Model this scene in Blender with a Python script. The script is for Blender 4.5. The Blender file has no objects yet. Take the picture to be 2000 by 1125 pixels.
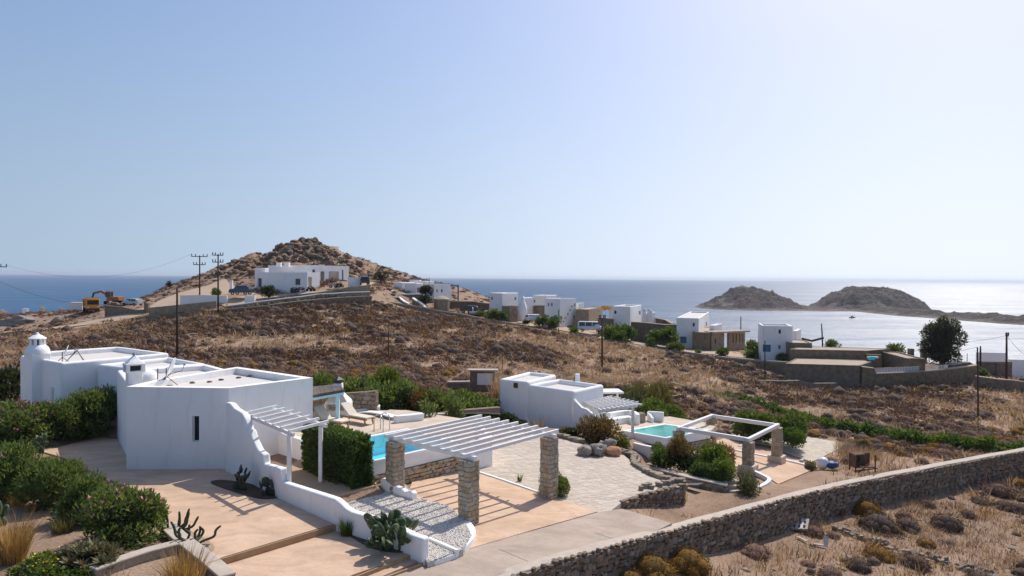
import bpy, bmesh, math, random
import numpy as np
from mathutils import Vector, Matrix, noise
R = math.radians
scene = bpy.context.scene
COL = scene.collection
# ------------------------------------------------------------------ camera
CAM_H = 9.0
PITCH, ROLL, FPX = 0.0158, 0.0085, 1333.33
cam_d = bpy.data.cameras.new('camera'); cam = bpy.data.objects.new('camera', cam_d); COL.objects.link(cam)
cam_d.lens = 24; cam_d.sensor_width = 36; cam_d.clip_start = 0.5; cam_d.clip_end = 60000
CAM_M = Matrix.Rotation(math.pi/2 - PITCH, 4, 'X') @ Matrix.Rotation(ROLL, 4, 'Z')
cam.matrix_world = Matrix.Translation((0, 0, CAM_H)) @ CAM_M
scene.camera = cam
# ------------------------------------------------------------------ world, sun, exposure
SUN_EL, SUN_AZ = R(50.5), R(34)          # azimuth clockwise from +Y
world = bpy.data.worlds.new('World'); scene.world = world; world.use_nodes = True
wt = world.node_tree; wt.nodes.clear()
wo = wt.nodes.new('ShaderNodeOutputWorld'); wb = wt.nodes.new('ShaderNodeBackground')
sk = wt.nodes.new('ShaderNodeTexSky'); sk.sky_type = 'NISHITA'; sk.sun_disc = False
sk.sun_elevation = SUN_EL; sk.sun_rotation = SUN_AZ
sk.altitude = 0; sk.air_density = 1.6; sk.dust_density = 1.5; sk.ozone_density = 1.0
wb.inputs['Strength'].default_value = 0.082
def wn(typ, op=None, **kw):
    n = wt.nodes.new('ShaderNode'+typ)
    if op: n.operation = op
    return n
# summer haze: the lowest band of the sky all round takes the tone of the air a little above it
w1 = wn('TexCoord'); w2 = wn('SeparateXYZ'); w3 = wn('Math', 'MULTIPLY'); w4 = wn('Math', 'ADD'); w5 = wn('Math', 'SQRT'); w6 = wn('CombineXYZ'); w7 = wn('VectorMath', 'NORMALIZE')
wt.links.new(w1.outputs['Generated'], w2.inputs[0])
wt.links.new(w2.outputs[2], w3.inputs[0]); wt.links.new(w2.outputs[2], w3.inputs[1]); wt.links.new(w3.outputs[0], w4.inputs[0]); w4.inputs[1].default_value = 0.22**2
wt.links.new(w4.outputs[0], w5.inputs[0]); wt.links.new(w2.outputs[0], w6.inputs[0]); wt.links.new(w2.outputs[1], w6.inputs[1]); wt.links.new(w5.outputs[0], w6.inputs[2])
wt.links.new(w6.outputs[0], w7.inputs[0]); wt.links.new(w7.outputs[0], sk.inputs[0])
hs = wn('HueSaturation'); hs.inputs['Saturation'].default_value = 1.22
tn = wt.nodes.new('ShaderNodeMix'); tn.data_type = 'RGBA'; tn.blend_type = 'MULTIPLY'; tn.inputs[0].default_value = 1; tn.inputs[7].default_value = (1.03, 0.935, 1.02, 1)
wt.links.new(sk.outputs[0], hs.inputs['Color']); wt.links.new(hs.outputs[0], tn.inputs[6]); wt.links.new(tn.outputs[2], wb.inputs[0]); wt.links.new(wb.outputs[0], wo.inputs[0])
sun_d = bpy.data.lights.new('sun', 'SUN'); sun = bpy.data.objects.new('sun', sun_d); COL.objects.link(sun)
sun_d.energy = 2.8; sun_d.angle = R(0.53); sun_d.color = (1.0, 0.94, 0.85)
sdir = Vector((math.sin(SUN_AZ)*math.cos(SUN_EL), math.cos(SUN_AZ)*math.cos(SUN_EL), math.sin(SUN_EL)))
sun.rotation_euler = sdir.to_track_quat('Z', 'Y').to_euler(); sun.location = (0, 0, 60)
scene.cycles.diffuse_bounces = 8
HAZE = 0.000075
vs = scene.view_settings
vs.view_transform = 'Standard'; vs.look = 'None'; vs.gamma = 1; vs.use_curve_mapping = False; vs.exposure = 0.57
# ------------------------------------------------------------------ survey helpers (photo point -> place on the ground)
def ray(px, py):
    return (CAM_M.to_3x3() @ Vector(((px-1000)/FPX, (562.5-py)/FPX, -1)))
def P(px, py, z=0.0):                   # point at height z
    d = ray(px, py); t = (z-CAM_H)/d.z
    return Vector((d.x*t, d.y*t, z))
def D(px, py, Y):                       # point at depth Y
    d = ray(px, py); t = Y/d.y
    return Vector((d.x*t, Y, CAM_H+d.z*t))
def XY(px, py, z=0.0):
    p = P(px, py, z); return (p.x, p.y)
rnd = random.Random(7)
U = rnd.uniform
# ------------------------------------------------------------------ object helpers
def tag(o, label=None, cat=None, group=None, kind=None):
    if label: o['label'] = label
    if cat: o['category'] = cat
    if group: o['group'] = group
    if kind: o['kind'] = kind
    return o
def thing(name, label, cat, loc=(0, 0, 0), rz=0.0, group=None):
    o = bpy.data.objects.new(name, None); COL.objects.link(o)
    o.empty_display_size = 0.3
    o.location = loc; o.rotation_euler = (0, 0, rz)
    return tag(o, label, cat, group)
def link(name, me, parent=None, loc=None, rz=0.0, sc=None):
    o = bpy.data.objects.new(name, me); COL.objects.link(o)
    if parent is not None: o.parent = parent
    if loc is not None: o.location = loc
    o.rotation_euler = (0, 0, rz)
    if sc is not None: o.scale = (sc, sc, sc) if isinstance(sc, (int, float)) else sc
    return o
def copy_tree(o, parent=None, loc=None, rz=None, sc=None, label=None):
    c = o.copy(); COL.objects.link(c)
    if parent is not None: c.parent = parent
    if loc is not None: c.location = loc
    if rz is not None: c.rotation_euler = (0, 0, rz)
    if sc is not None: c.scale = (sc, sc, sc) if isinstance(sc, (int, float)) else sc
    if label: c['label'] = label
    for ch in o.children: copy_tree(ch, c)
    return c
def world_m(o):
    m = Matrix.LocRotScale(o.location, o.rotation_euler, o.scale)
    return world_m(o.parent) @ m if o.parent else m
class MB:
    """collects shapes; build() links them as one mesh object"""
    def __init__(s): s.v = []; s.f = []
    def add(s, vs, fs):
        n = len(s.v); s.v += [tuple(p) for p in vs]; s.f += [tuple(i+n for i in f) for f in fs]; return s
    def box(s, c, size, rz=0.0, tilt=None):
        hx, hy, hz = size[0]/2, size[1]/2, size[2]/2
        m = Matrix.Rotation(rz, 3, 'Z')
        if tilt is not None: m = m @ tilt
        vs = [Vector(c) + m @ Vector((x*hx, y*hy, z*hz)) for x, y, z in
              ((-1,-1,-1),(1,-1,-1),(1,1,-1),(-1,1,-1),(-1,-1,1),(1,-1,1),(1,1,1),(-1,1,1))]
        return s.add(vs, ((3,2,1,0),(4,5,6,7),(0,1,5,4),(1,2,6,5),(2,3,7,6),(3,0,4,7)))
    def bar(s, a, b, w, h=None):        # rectangular bar from a to b
        a, b = Vector(a), Vector(b); h = h or w; d = (b-a)
        if d.length < 1e-6: return s
        d.normalize()
        up = Vector((0, 0, 1)) if abs(d.z) < 0.95 else Vector((0, 1, 0))
        x = d.cross(up).normalized(); y = x.cross(d).normalized()
        vs = [p + x*(i*w/2) + y*(j*h/2) for p in (a, b) for i, j in ((-1,-1),(1,-1),(1,1),(-1,1))]
        return s.add(vs, ((0,1,2,3),(7,6,5,4),(4,5,1,0),(5,6,2,1),(6,7,3,2),(7,4,0,3)))
    def prism(s, poly, z0, z1):
        n = len(poly)
        if sum(poly[i][0]*poly[(i+1) % n][1]-poly[(i+1) % n][0]*poly[i][1] for i in range(n)) < 0: poly = poly[::-1]
        za = z0 if isinstance(z0, (list, tuple)) else [z0]*n
        zb = z1 if isinstance(z1, (list, tuple)) else [z1]*n
        vs = [(p[0], p[1], za[i]) for i, p in enumerate(poly)] + [(p[0], p[1], zb[i]) for i, p in enumerate(poly)]
        fs = [tuple(range(n-1, -1, -1)), tuple(range(n, 2*n))] + [(i, (i+1) % n, n+(i+1) % n, n+i) for i in range(n)]
        return s.add(vs, fs)
    def tube(s, pts, r, n=8, cap=True):
        pts = [Vector(p) for p in pts]; k = len(pts)
        rs = r if isinstance(r, (list, tuple)) else [r]*k
        base = len(s.v); vs = []; fs = []
        prev = None
        for i, p in enumerate(pts):
            d = (pts[min(i+1, k-1)]-pts[max(i-1, 0)]).normalized()
            x = d.cross(Vector((0, 0, 1)) if abs(d.z) < 0.9 else Vector((1, 0, 0))).normalized()
            if prev is not None:
                x = (prev - d*prev.dot(d)).normalized()
            prev = x; y = d.cross(x)
            for j in range(n):
                a = 2*math.pi*j/n
                vs.append(p + (x*math.cos(a)+y*math.sin(a))*rs[i])
        for i in range(k-1):
            for j in range(n):
                fs.append((i*n+j, i*n+(j+1) % n, (i+1)*n+(j+1) % n, (i+1)*n+j))
        if cap: fs += [tuple(range(n-1, -1, -1)), tuple(range((k-1)*n, k*n))]
        return s.add(vs, fs)
    def lathe(s, c, prof, n=16, rz=0.0):
        vs = []; fs = []; k = len(prof)
        for r, z in prof:
            for j in range(n):
                a = 2*math.pi*j/n+rz; vs.append((c[0]+r*math.cos(a), c[1]+r*math.sin(a), c[2]+z))
        for i in range(k-1):
            for j in range(n): fs.append((i*n+j, i*n+(j+1) % n, (i+1)*n+(j+1) % n, (i+1)*n+j))
        fs += [tuple(range(n-1, -1, -1)), tuple(range((k-1)*n, k*n))]
        return s.add(vs, fs)
    def rock(s, c, size, seed=0, sub=2, rough=0.35, rz=0.0, flat=0.0):
        v, f = ICO[sub]
        m = Matrix.Rotation(rz, 3, 'Z'); off = Vector((seed*3.17, seed*1.31, seed*0.77)); vs = []
        for p in v:
            k = 1 + rough*(noise.noise(p*1.1+off)) + rough*0.6*noise.noise(p*2.7+off)
            q = Vector((p.x*k*size[0]/2, p.y*k*size[1]/2, p.z*k*size[2]/2))
            if flat: q.z = max(q.z, -size[2]*flat)
            vs.append(Vector(c)+m @ q)
        return s.add(vs, f)
    def build(s, name, mat, parent=None, world=True, smooth=False, bevel=0.0, seg=2, label=None, origin=None, angle=40):
        V = [Vector(p) for p in s.v]
        o = bpy.data.objects.new(name, bpy.data.meshes.new(name)); COL.objects.link(o)
        if parent is not None:
            o.parent = parent
            if world:
                mi = world_m(parent).inverted(); V = [mi @ p for p in V]
        else:
            if origin is None:
                xs = [p.x for p in V]; ys = [p.y for p in V]
                origin = Vector(((min(xs)+max(xs))/2, (min(ys)+max(ys))/2, min(p.z for p in V)))
            o.location = origin; V = [p-Vector(origin) for p in V]
        o.data.from_pydata(V, [], s.f); o.data.update()
        if mat is not None: o.data.materials.append(mat)
        if smooth: o.data.shade_smooth()
        if bevel:
            b = o.modifiers.new('bevel', 'BEVEL'); b.width = bevel; b.segments = seg; b.limit_method = 'ANGLE'; b.angle_limit = R(angle)
            o.data.shade_smooth(); b.harden_normals = False
            try: o.data.set_sharp_from_angle(angle=R(60))
            except Exception: pass
        if label: o['label'] = label
        return o
def ico(sub):
    bm = bmesh.new(); bmesh.ops.create_icosphere(bm, subdivisions=sub, radius=1)
    v = [x.co.copy() for x in bm.verts]; f = [tuple(y.index for y in x.verts) for x in bm.faces]; bm.free(); return v, f
ICO = {1: ico(1), 2: ico(2), 3: ico(3)}
def np_mesh(name, V, F, mat, smooth=False):
    """V (n,3) array, F (m,3|4) array"""
    me = bpy.data.meshes.new(name); V = np.asarray(V, dtype=np.float32); F = np.asarray(F, dtype=np.int32); k = F.shape[1]
    me.vertices.add(len(V)); me.vertices.foreach_set('co', V.ravel())
    me.loops.add(F.size); me.loops.foreach_set('vertex_index', F.ravel())
    me.polygons.add(len(F)); me.polygons.foreach_set('loop_start', np.arange(0, F.size, k, dtype=np.int32))
    try: me.polygons.foreach_set('loop_total', np.full(len(F), k, dtype=np.int32))
    except Exception: pass
    me.update(calc_edges=True)
    if smooth: me.shade_smooth()
    if mat is not None: me.materials.append(mat)
    return me
def inset(poly, d):
    """inset a CCW polygon by d"""
    n = len(poly); out = []
    for i in range(n):
        a, b, c = Vector(poly[i-1][:2]), Vector(poly[i][:2]), Vector(poly[(i+1) % n][:2])
        e1 = (b-a).normalized(); e2 = (c-b).normalized()
        n1 = Vector((-e1.y, e1.x)); n2 = Vector((-e2.y, e2.x))
        m = n1+n2; m = m/max(0.35, m.dot(m)/2) if m.length > 1e-6 else n1
        out.append((b.x+m.x*d, b.y+m.y*d))
    return out
def ccw(poly):
    n = len(poly)
    a = sum(poly[i][0]*poly[(i+1) % n][1]-poly[(i+1) % n][0]*poly[i][1] for i in range(n))
    return list(poly) if a > 0 else list(poly)[::-1]
def in_poly(X, Y, poly):
    X = np.asarray(X, float); Y = np.asarray(Y, float); r = np.zeros(X.shape, bool); n = len(poly)
    for i in range(n):
        x1, y1 = poly[i][:2]; x2, y2 = poly[(i+1) % n][:2]
        c = ((y1 > Y) != (y2 > Y)) & (X < (x2-x1)*(Y-y1)/((y2-y1) if y2 != y1 else 1e-9)+x1)
        r ^= c
    return r
def dist_poly(X, Y, poly, closed=True):
    X = np.asarray(X, float); Y = np.asarray(Y, float); d = np.full(X.shape, 1e9); n = len(poly)
    for i in range(n if closed else n-1):
        x1, y1 = poly[i][:2]; x2, y2 = poly[(i+1) % n][:2]
        L = (x2-x1)**2+(y2-y1)**2+1e-12
        t = np.clip(((X-x1)*(x2-x1)+(Y-y1)*(y2-y1))/L, 0, 1)
        d = np.minimum(d, np.hypot(X-x1-t*(x2-x1), Y-y1-t*(y2-y1)))
    return d
def smooth_line(pts, n=6, closed=False):
    """Catmull-Rom through points"""
    pts = [Vector(p) for p in pts]; k = len(pts); out = []
    rng = range(k if closed else k-1)
    for i in rng:
        g = (lambda j: pts[j % k]) if closed else (lambda j: pts[min(max(j, 0), k-1)])
        p0, p1, p2, p3 = g(i-1), g(i), g(i+1), g(i+2)
        for j in range(n):
            t = j/n
            out.append(0.5*((2*p1)+(p2-p0)*t+(2*p0-5*p1+4*p2-p3)*t*t+(3*p1-p0-3*p2+p3)*t**3))
    if not closed: out.append(pts[-1])
    return out
# ------------------------------------------------------------------ materials
class NT:
    def __init__(s, name):
        s.m = bpy.data.materials.new(name); s.m.use_nodes = True; s.t = s.m.node_tree; s.t.nodes.clear()
        s.out = s.t.nodes.new('ShaderNodeOutputMaterial')
    def n(s, typ, **kw):
        nd = s.t.nodes.new('ShaderNode'+typ)
        for k, v in kw.items():
            if k.startswith('i_'):
                key = k[2:].replace('_', ' ')
                nd.inputs[int(key) if key.isdigit() else key].default_value = v
            else: setattr(nd, k, v)
        return nd
    def l(s, a, b): s.t.links.new(a, b)
    def pos(s, scale=(1, 1, 1), obj=False):
        if obj: g = s.n('TexCoord').outputs['Object']
        else: g = s.n('NewGeometry').outputs['Position']
        if tuple(scale) == (1, 1, 1): return g
        m = s.n('Mapping'); m.inputs['Scale'].default_value = scale; s.l(g, m.inputs['Vector']); return m.outputs[0]
    def noise(s, vec, scale, detail=4, rough=0.55, dist=0.0):
        nd = s.n('TexNoise', i_Scale=scale, i_Detail=detail, i_Roughness=rough, i_Distortion=dist); s.l(vec, nd.inputs['Vector']); return nd.outputs[0]
    def ramp(s, fac, stops):
        r = s.n('ValToRGB'); e = r.color_ramp.elements
        while len(e) < len(stops): e.new(0.5)
        for el, (p, c) in zip(e, stops):
            el.position = p; el.color = (*c, 1) if len(c) == 3 else c
        s.l(fac, r.inputs[0]); return r.outputs[0]
    def mix(s, fac, a, b, mode='MIX'):
        x = s.n('Mix', data_type='RGBA', blend_type=mode)
        for sock, val in ((x.inputs[0], fac), (x.inputs[6], a), (x.inputs[7], b)):
            if hasattr(val, 'is_linked') or hasattr(val, 'links'): s.l(val, sock)
            elif isinstance(val, (int, float)): sock.default_value = val
            else: sock.default_value = (*val, 1)
        return x.outputs[2]
    def math(s, op, a, b=0.0):
        x = s.n('Math', operation=op)
        for i, v in enumerate((a, b)):
            if hasattr(v, 'links'): s.l(v, x.inputs[i])
            else: x.inputs[i].default_value = v
        return x.outputs[0]
    def rand(s):
        g = s.n('NewGeometry').outputs['Random Per Island']; o = s.n('ObjectInfo').outputs['Random']
        return s.math('FRACT', s.math('ADD', g, o))
    def bump(s, h, strength=0.3, dist=0.05, normal=None):
        b = s.n('Bump', i_Strength=strength, i_Distance=dist); s.l(h, b.inputs['Height'])
        if normal is not None: s.l(normal, b.inputs['Normal'])
        return b.outputs[0]
    def bsdf(s, color, rough=0.8, normal=None, spec=0.3, metal=0.0, **kw):
        b = s.n('BsdfPrincipled'); b.inputs['Roughness'].default_value = rough; b.inputs['Metallic'].default_value = metal
        b.inputs['Specular IOR Level'].default_value = spec
        if hasattr(color, 'links'): s.l(color, b.inputs['Base Color'])
        else: b.inputs['Base Color'].default_value = (*color, 1)
        if normal is not None: s.l(normal, b.inputs['Normal'])
        s.b = b; return b.outputs[0]
    def done(s, sh): s.l(sh, s.out.inputs['Surface']); return s.m
MATS = {}
def simple(name, c1, c2=None, scale=3.0, rough=0.7, bump=0.0, bscale=None, spec=0.3, metal=0.0, varied=0.0, obj=False, bd=0.03):
    t = NT(name); p = t.pos(obj=obj)
    col = c1
    if c2 is not None:
        f = t.noise(p, scale, 5, 0.6)
        col = t.ramp(f, [(0.32, c1), (0.68, c2)])
    if varied:
        r = t.rand()
        v = t.n('HueSaturation'); t.l(col, v.inputs['Color']) if hasattr(col, 'links') else setattr(v.inputs['Color'], 'default_value', (*col, 1))
        mr = t.n('MapRange'); t.l(r, mr.inputs[0]); mr.inputs[3].default_value = 1-varied; mr.inputs[4].default_value = 1+varied
        t.l(mr.outputs[0], v.inputs['Value']); col = v.outputs[0]
    nm = t.bump(t.noise(p, bscale or scale*3, 6, 0.6), bump, bd) if bump else None
    MATS[name] = t.done(t.bsdf(col, rough, nm, spec, metal)); return MATS[name]
def rand_mat(name, cols, rough=0.85, nscale=14, bump=0.5, bd=0.02, mott=0.35):
    """colour picked per piece from cols, mottled"""
    t = NT(name); p = t.pos(); r = t.rand(); k = len(cols)
    c = t.ramp(r, [(i/(k-1) if k > 1 else 0, x) for i, x in enumerate(cols)])
    f = t.noise(p, nscale, 5, 0.65)
    dk = t.ramp(f, [(0.25, (1-mott,)*3), (0.75, (1+mott*0.4,)*3)])
    c = t.mix(1.0, c, dk, 'MULTIPLY')
    MATS[name] = t.done(t.bsdf(c, rough, t.bump(f, bump, bd), 0.25)); return MATS[name]
def leaf_mat(name, cols, trans=0.42, rough=0.5, spec=0.35):
    t = NT(name); r = t.rand(); k = len(cols)
    c = t.ramp(r, [(i/(k-1), x) for i, x in enumerate(cols)])
    b = t.bsdf(c, rough, None, spec)
    tr = t.n('BsdfTranslucent'); cc = t.mix(1.0, c, (1.25, 1.2, 0.6), 'MULTIPLY'); t.l(cc, tr.inputs[0])
    m = t.n('MixShader'); m.inputs[0].default_value = trans; t.l(b, m.inputs[1]); t.l(tr.outputs[0], m.inputs[2])
    MATS[name] = t.done(m.outputs[0]); return MATS[name]
# whitewash
def whitewash(name, base, dirt, stain=0.25):
    t = NT(name); p = t.pos()
    f = t.noise(p, 0.9, 6, 0.6); f2 = t.noise(t.pos((2.2, 2.2, 0.35)), 1.4, 5, 0.6)
    c = t.ramp(f, [(0.3, base), (0.8, tuple(x*0.93 for x in base))])
    st = t.ramp(f2, [(0.56, (0, 0, 0)), (0.8, (1, 1, 1))])
    c = t.mix(t.math('MULTIPLY', st, stain), c, dirt)
    nm = t.bump(t.noise(p, 7, 6, 0.6), 0.12, 0.05)
    nm = t.bump(t.noise(p, 0.8, 2), 0.12, 0.4, nm)
    MATS[name] = t.done(t.bsdf(c, 0.85, nm, 0.2)); return MATS[name]
whitewash('white', (0.87, 0.86, 0.845), (0.60, 0.55, 0.48), 0.48)
whitewash('roof_white', (0.63, 0.60, 0.565), (0.46, 0.40, 0.34), 0.5)
simple('white_wood', (0.78, 0.77, 0.76), (0.70, 0.68, 0.66), 6, 0.55, 0.15, 30)
simple('blue_paint', (0.05, 0.16, 0.26), (0.07, 0.2, 0.3), 5, 0.5)
simple('turq_paint', (0.45, 0.72, 0.78), (0.5, 0.75, 0.8), 5, 0.5)
simple('dark_glass', (0.02, 0.025, 0.03), rough=0.08, spec=0.6)
simple('dark_void', (0.025, 0.024, 0.023), rough=0.6)
simple('grey_cement', (0.36, 0.33, 0.29), (0.28, 0.26, 0.23), 3, 0.9, 0.3)
simple('cement_cap', (0.52, 0.45, 0.37), (0.42, 0.36, 0.30), 2.5, 0.9, 0.35, 20)
simple('mortar_light', (0.42, 0.34, 0.25), (0.35, 0.28, 0.2), 6, 0.95, 0.5, 25)
simple('mortar', (0.27, 0.20, 0.145), (0.20, 0.155, 0.115), 6, 0.95, 0.5, 25)
rand_mat('pillar_stone', [(0.50, 0.37, 0.22), (0.40, 0.33, 0.25), (0.46, 0.42, 0.36), (0.33, 0.24, 0.15), (0.54, 0.44, 0.30), (0.36, 0.33, 0.30)])
rand_mat('wall_stone', [(0.25, 0.17, 0.105), (0.19, 0.15, 0.115), (0.38, 0.31, 0.24), (0.15, 0.11, 0.08), (0.34, 0.225, 0.135), (0.20, 0.17, 0.145)], mott=0.5)
rand_mat('dry_stone', [(0.30, 0.24, 0.18), (0.24, 0.2, 0.165), (0.38, 0.31, 0.24), (0.20, 0.16, 0.12), (0.42, 0.33, 0.23)])
rand_mat('far_stone', [(0.20, 0.155, 0.11), (0.23, 0.19, 0.14), (0.26, 0.19, 0.12)], nscale=1.6, mott=0.5, bump=0.6, bd=0.2)
rand_mat('far_stone_light', [(0.34, 0.265, 0.185), (0.38, 0.30, 0.21)], nscale=1.6, mott=0.5, bump=0.6, bd=0.2)
rand_mat('boulder', [(0.20, 0.14, 0.10), (0.29, 0.175, 0.11), (0.15, 0.115, 0.09), (0.34, 0.20, 0.115), (0.22, 0.17, 0.13)], nscale=1.3, mott=0.55, bump=0.7, bd=0.3)
rand_mat('patio_rock', [(0.36, 0.30, 0.25), (0.31, 0.27, 0.24)], nscale=5, mott=0.5, bump=0.8, bd=0.06)
rand_mat('orange_rock', [(0.52, 0.25, 0.12), (0.50, 0.27, 0.14)], nscale=5, mott=0.35, bump=0.5, bd=0.04)
rand_mat('paving', [(0.56, 0.475, 0.385), (0.50, 0.425, 0.345), (0.60, 0.52, 0.43), (0.54, 0.455, 0.365), (0.48, 0.425, 0.36)], nscale=5, mott=0.22, bump=0.35, bd=0.01)
simple('paving_joint', (0.55, 0.475, 0.39), (0.49, 0.42, 0.345), 8, 0.95, 0.4)
def ground_mat(name, cols, scale, fine=14, bump=0.6, bd=0.06, lo=0.3, hi=0.72, fmix=0.35):
    t = NT(name); p = t.pos(); k = len(cols)
    f = t.noise(p, scale, 8, 0.68, 0.4)
    c = t.ramp(f, [(lo+(hi-lo)*i/(k-1), x) for i, x in enumerate(cols)])
    f2 = t.noise(p, fine, 6, 0.7)
    c = t.mix(1.0, c, t.ramp(f2, [(0.3, (1-fmix,)*3), (0.7, (1+fmix*0.5,)*3)]), 'MULTIPLY')
    MATS[name] = t.done(t.bsdf(c, 0.95, t.bump(f2, bump, bd), 0.1)); return MATS[name]
def slab_mat(name, a, b, stain, warm):
    t = NT(name); p = t.pos()
    c = t.ramp(t.noise(p, 0.55, 6, 0.6), [(0.3, a), (0.7, b)])
    s2 = t.ramp(t.noise(p, 1.7, 7, 0.7, 0.5), [(0.50, (0, 0, 0)), (0.78, (1, 1, 1))])
    c = t.mix(t.math('MULTIPLY', s2, 0.8), c, stain)
    s3 = t.ramp(t.noise(t.pos((1, 1, 1)), 0.9, 4, 0.6, 1.0), [(0.55, (0, 0, 0)), (0.75, (1, 1, 1))])
    c = t.mix(t.math('MULTIPLY', s3, 0.45), c, warm)
    wr = t.ramp(t.noise(t.pos((1.0, 2.2, 1)), 0.35, 6, 0.65, 1.5), [(0.42, (0.86, 0.85, 0.84)), (0.6, (1.04, 1.03, 1.02))]); c = t.mix(1.0, c, wr, 'MULTIPLY')
    sp = t.ramp(t.noise(p, 26, 3, 0.7), [(0.28, (0.82, 0.8, 0.78)), (0.5, (1, 1, 1))])
    c = t.mix(1.0, c, sp, 'MULTIPLY')
    MATS[name] = t.done(t.bsdf(c, 0.9, t.bump(t.noise(p, 20, 5), 0.15, 0.02), 0.2)); return MATS[name]
slab_mat('terracotta', (0.67, 0.485, 0.345), (0.58, 0.41, 0.285), (0.47, 0.33, 0.235), (0.63, 0.41, 0.27))
slab_mat('riser_clay', (0.46, 0.30, 0.17), (0.42, 0.27, 0.15), (0.36, 0.24, 0.14), (0.45, 0.28, 0.15))
slab_mat('concrete', (0.48, 0.39, 0.32), (0.43, 0.35, 0.285), (0.35, 0.29, 0.24), (0.52, 0.405, 0.31))
slab_mat('deck', (0.66, 0.56, 0.45), (0.60, 0.50, 0.40), (0.55, 0.46, 0.36), (0.64, 0.5, 0.37))
ground_mat('soil', [(0.20, 0.135, 0.095), (0.31, 0.21, 0.145), (0.38, 0.27, 0.19), (0.45, 0.335, 0.245)], 0.16, 9, 0.7, 0.08)
ground_mat('garden_soil', [(0.33, 0.24, 0.165), (0.43, 0.33, 0.235), (0.48, 0.38, 0.28)], 0.8, 22, 0.6, 0.04)
ground_mat('dirt_road', [(0.44, 0.33, 0.235), (0.52, 0.40, 0.29)], 0.3, 4, 0.3, 0.04, fmix=0.2)
ground_mat('yard_soil', [(0.42, 0.30, 0.19), (0.50, 0.38, 0.26)], 0.7, 12, 0.3, 0.03, fmix=0.2)
def islet_mat():
    t = NT('islet_rock'); p = t.pos()
    c = t.ramp(t.noise(p, 0.045, 8, 0.7, 0.6), [(0.30, (0.075, 0.062, 0.055)), (0.43, (0.15, 0.115, 0.095)), (0.52, (0.10, 0.088, 0.08)), (0.60, (0.24, 0.205, 0.175)), (0.72, (0.34, 0.31, 0.28))])
    c = t.mix(1.0, c, t.ramp(t.noise(p, 0.35, 6, 0.7), [(0.3, (0.5, 0.5, 0.5)), (0.7, (1.25, 1.25, 1.25))]), 'MULTIPLY')
    sx = t.n('SeparateXYZ'); t.l(p, sx.inputs[0]); sh = t.n('MapRange'); t.l(t.math('ADD', sx.outputs[2], t.math('MULTIPLY', t.noise(p, 0.08, 4), 5.0)), sh.inputs[0]); sh.inputs[1].default_value = -28.2; sh.inputs[2].default_value = -25.2; sh.inputs[3].default_value = 0.8; sh.inputs[4].default_value = 0.0
    c = t.mix(sh.outputs[0], c, (0.34, 0.29, 0.24))
    return t.done(t.bsdf(c, 0.95, t.bump(t.noise(p, 0.22, 7, 0.7), 1.0, 5.0), 0.1))
MATS['islet_rock'] = islet_mat()
rand_mat('pebble', [(0.76, 0.72, 0.66), (0.66, 0.60, 0.53), (0.82, 0.79, 0.74), (0.58, 0.52, 0.46), (0.74, 0.66, 0.57)], nscale=30, mott=0.15, bump=0.1)
simple('gravel_bed', (0.60, 0.55, 0.49), (0.50, 0.45, 0.39), 30, 0.95, 0.6, 60)
# foliage
leaf_mat('oleander', [(0.06, 0.105, 0.03), (0.10, 0.155, 0.045), (0.17, 0.21, 0.08), (0.09, 0.14, 0.045), (0.14, 0.17, 0.065), (0.07, 0.115, 0.04)], 0.55)
leaf_mat('hedge_leaf', [(0.045, 0.085, 0.024), (0.075, 0.125, 0.035), (0.10, 0.15, 0.045)], 0.55)
leaf_mat('bright_leaf', [(0.065, 0.117, 0.021), (0.111, 0.163, 0.033), (0.156, 0.195, 0.046)])
leaf_mat('rust_leaf', [(0.060, 0.096, 0.024), (0.120, 0.102, 0.036), (0.240, 0.090, 0.048), (0.084, 0.108, 0.030), (0.180, 0.072, 0.036)])
leaf_mat('olive_leaf', [(0.07, 0.085, 0.045), (0.10, 0.115, 0.06), (0.13, 0.14, 0.08)])
leaf_mat('fardark_leaf', [(0.03, 0.05, 0.02), (0.05, 0.075, 0.03)])
ground_mat('rubber_soil', [(0.12, 0.085, 0.06), (0.17, 0.12, 0.085)], 1.0, 20)
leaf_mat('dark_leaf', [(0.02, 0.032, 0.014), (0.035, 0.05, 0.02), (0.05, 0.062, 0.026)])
leaf_mat('tree_leaf', [(0.037, 0.044, 0.025), (0.062, 0.070, 0.037), (0.094, 0.094, 0.056)])
leaf_mat('reed_leaf', [(0.12, 0.11, 0.05), (0.17, 0.14, 0.07), (0.10, 0.105, 0.045)])
leaf_mat('dry_grass', [(0.36, 0.22, 0.085), (0.46, 0.29, 0.12), (0.30, 0.17, 0.06), (0.52, 0.36, 0.18)], 0.3, 0.8, 0.1)
leaf_mat('straw', [(0.41, 0.28, 0.205), (0.48, 0.35, 0.265), (0.32, 0.205, 0.15)], 0.25, 0.9, 0.1)
leaf_mat('scrub', [(0.15, 0.088, 0.064), (0.20, 0.118, 0.086), (0.17, 0.112, 0.088), (0.25, 0.15, 0.105)], 0.1, 0.95, 0.05)
leaf_mat('scrub_grey', [(0.11, 0.076, 0.058), (0.155, 0.108, 0.082), (0.125, 0.094, 0.076)], 0.1, 0.95, 0.05)
leaf_mat('scrub_rust', [(0.17, 0.085, 0.022), (0.24, 0.125, 0.035), (0.14, 0.085, 0.03), (0.30, 0.165, 0.05)], 0.15, 0.95, 0.05)
leaf_mat('aloe_leaf', [(0.12, 0.13, 0.06), (0.17, 0.16, 0.08), (0.2, 0.15, 0.07)], 0.15, 0.5)
simple('cactus', (0.055, 0.085, 0.04), (0.10, 0.13, 0.055), 5, 0.5, 0.2, 20, varied=0.25)
simple('cactus_dark', (0.035, 0.045, 0.028), (0.06, 0.07, 0.04), 6, 0.6, 0.2, 20, varied=0.2)
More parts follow.
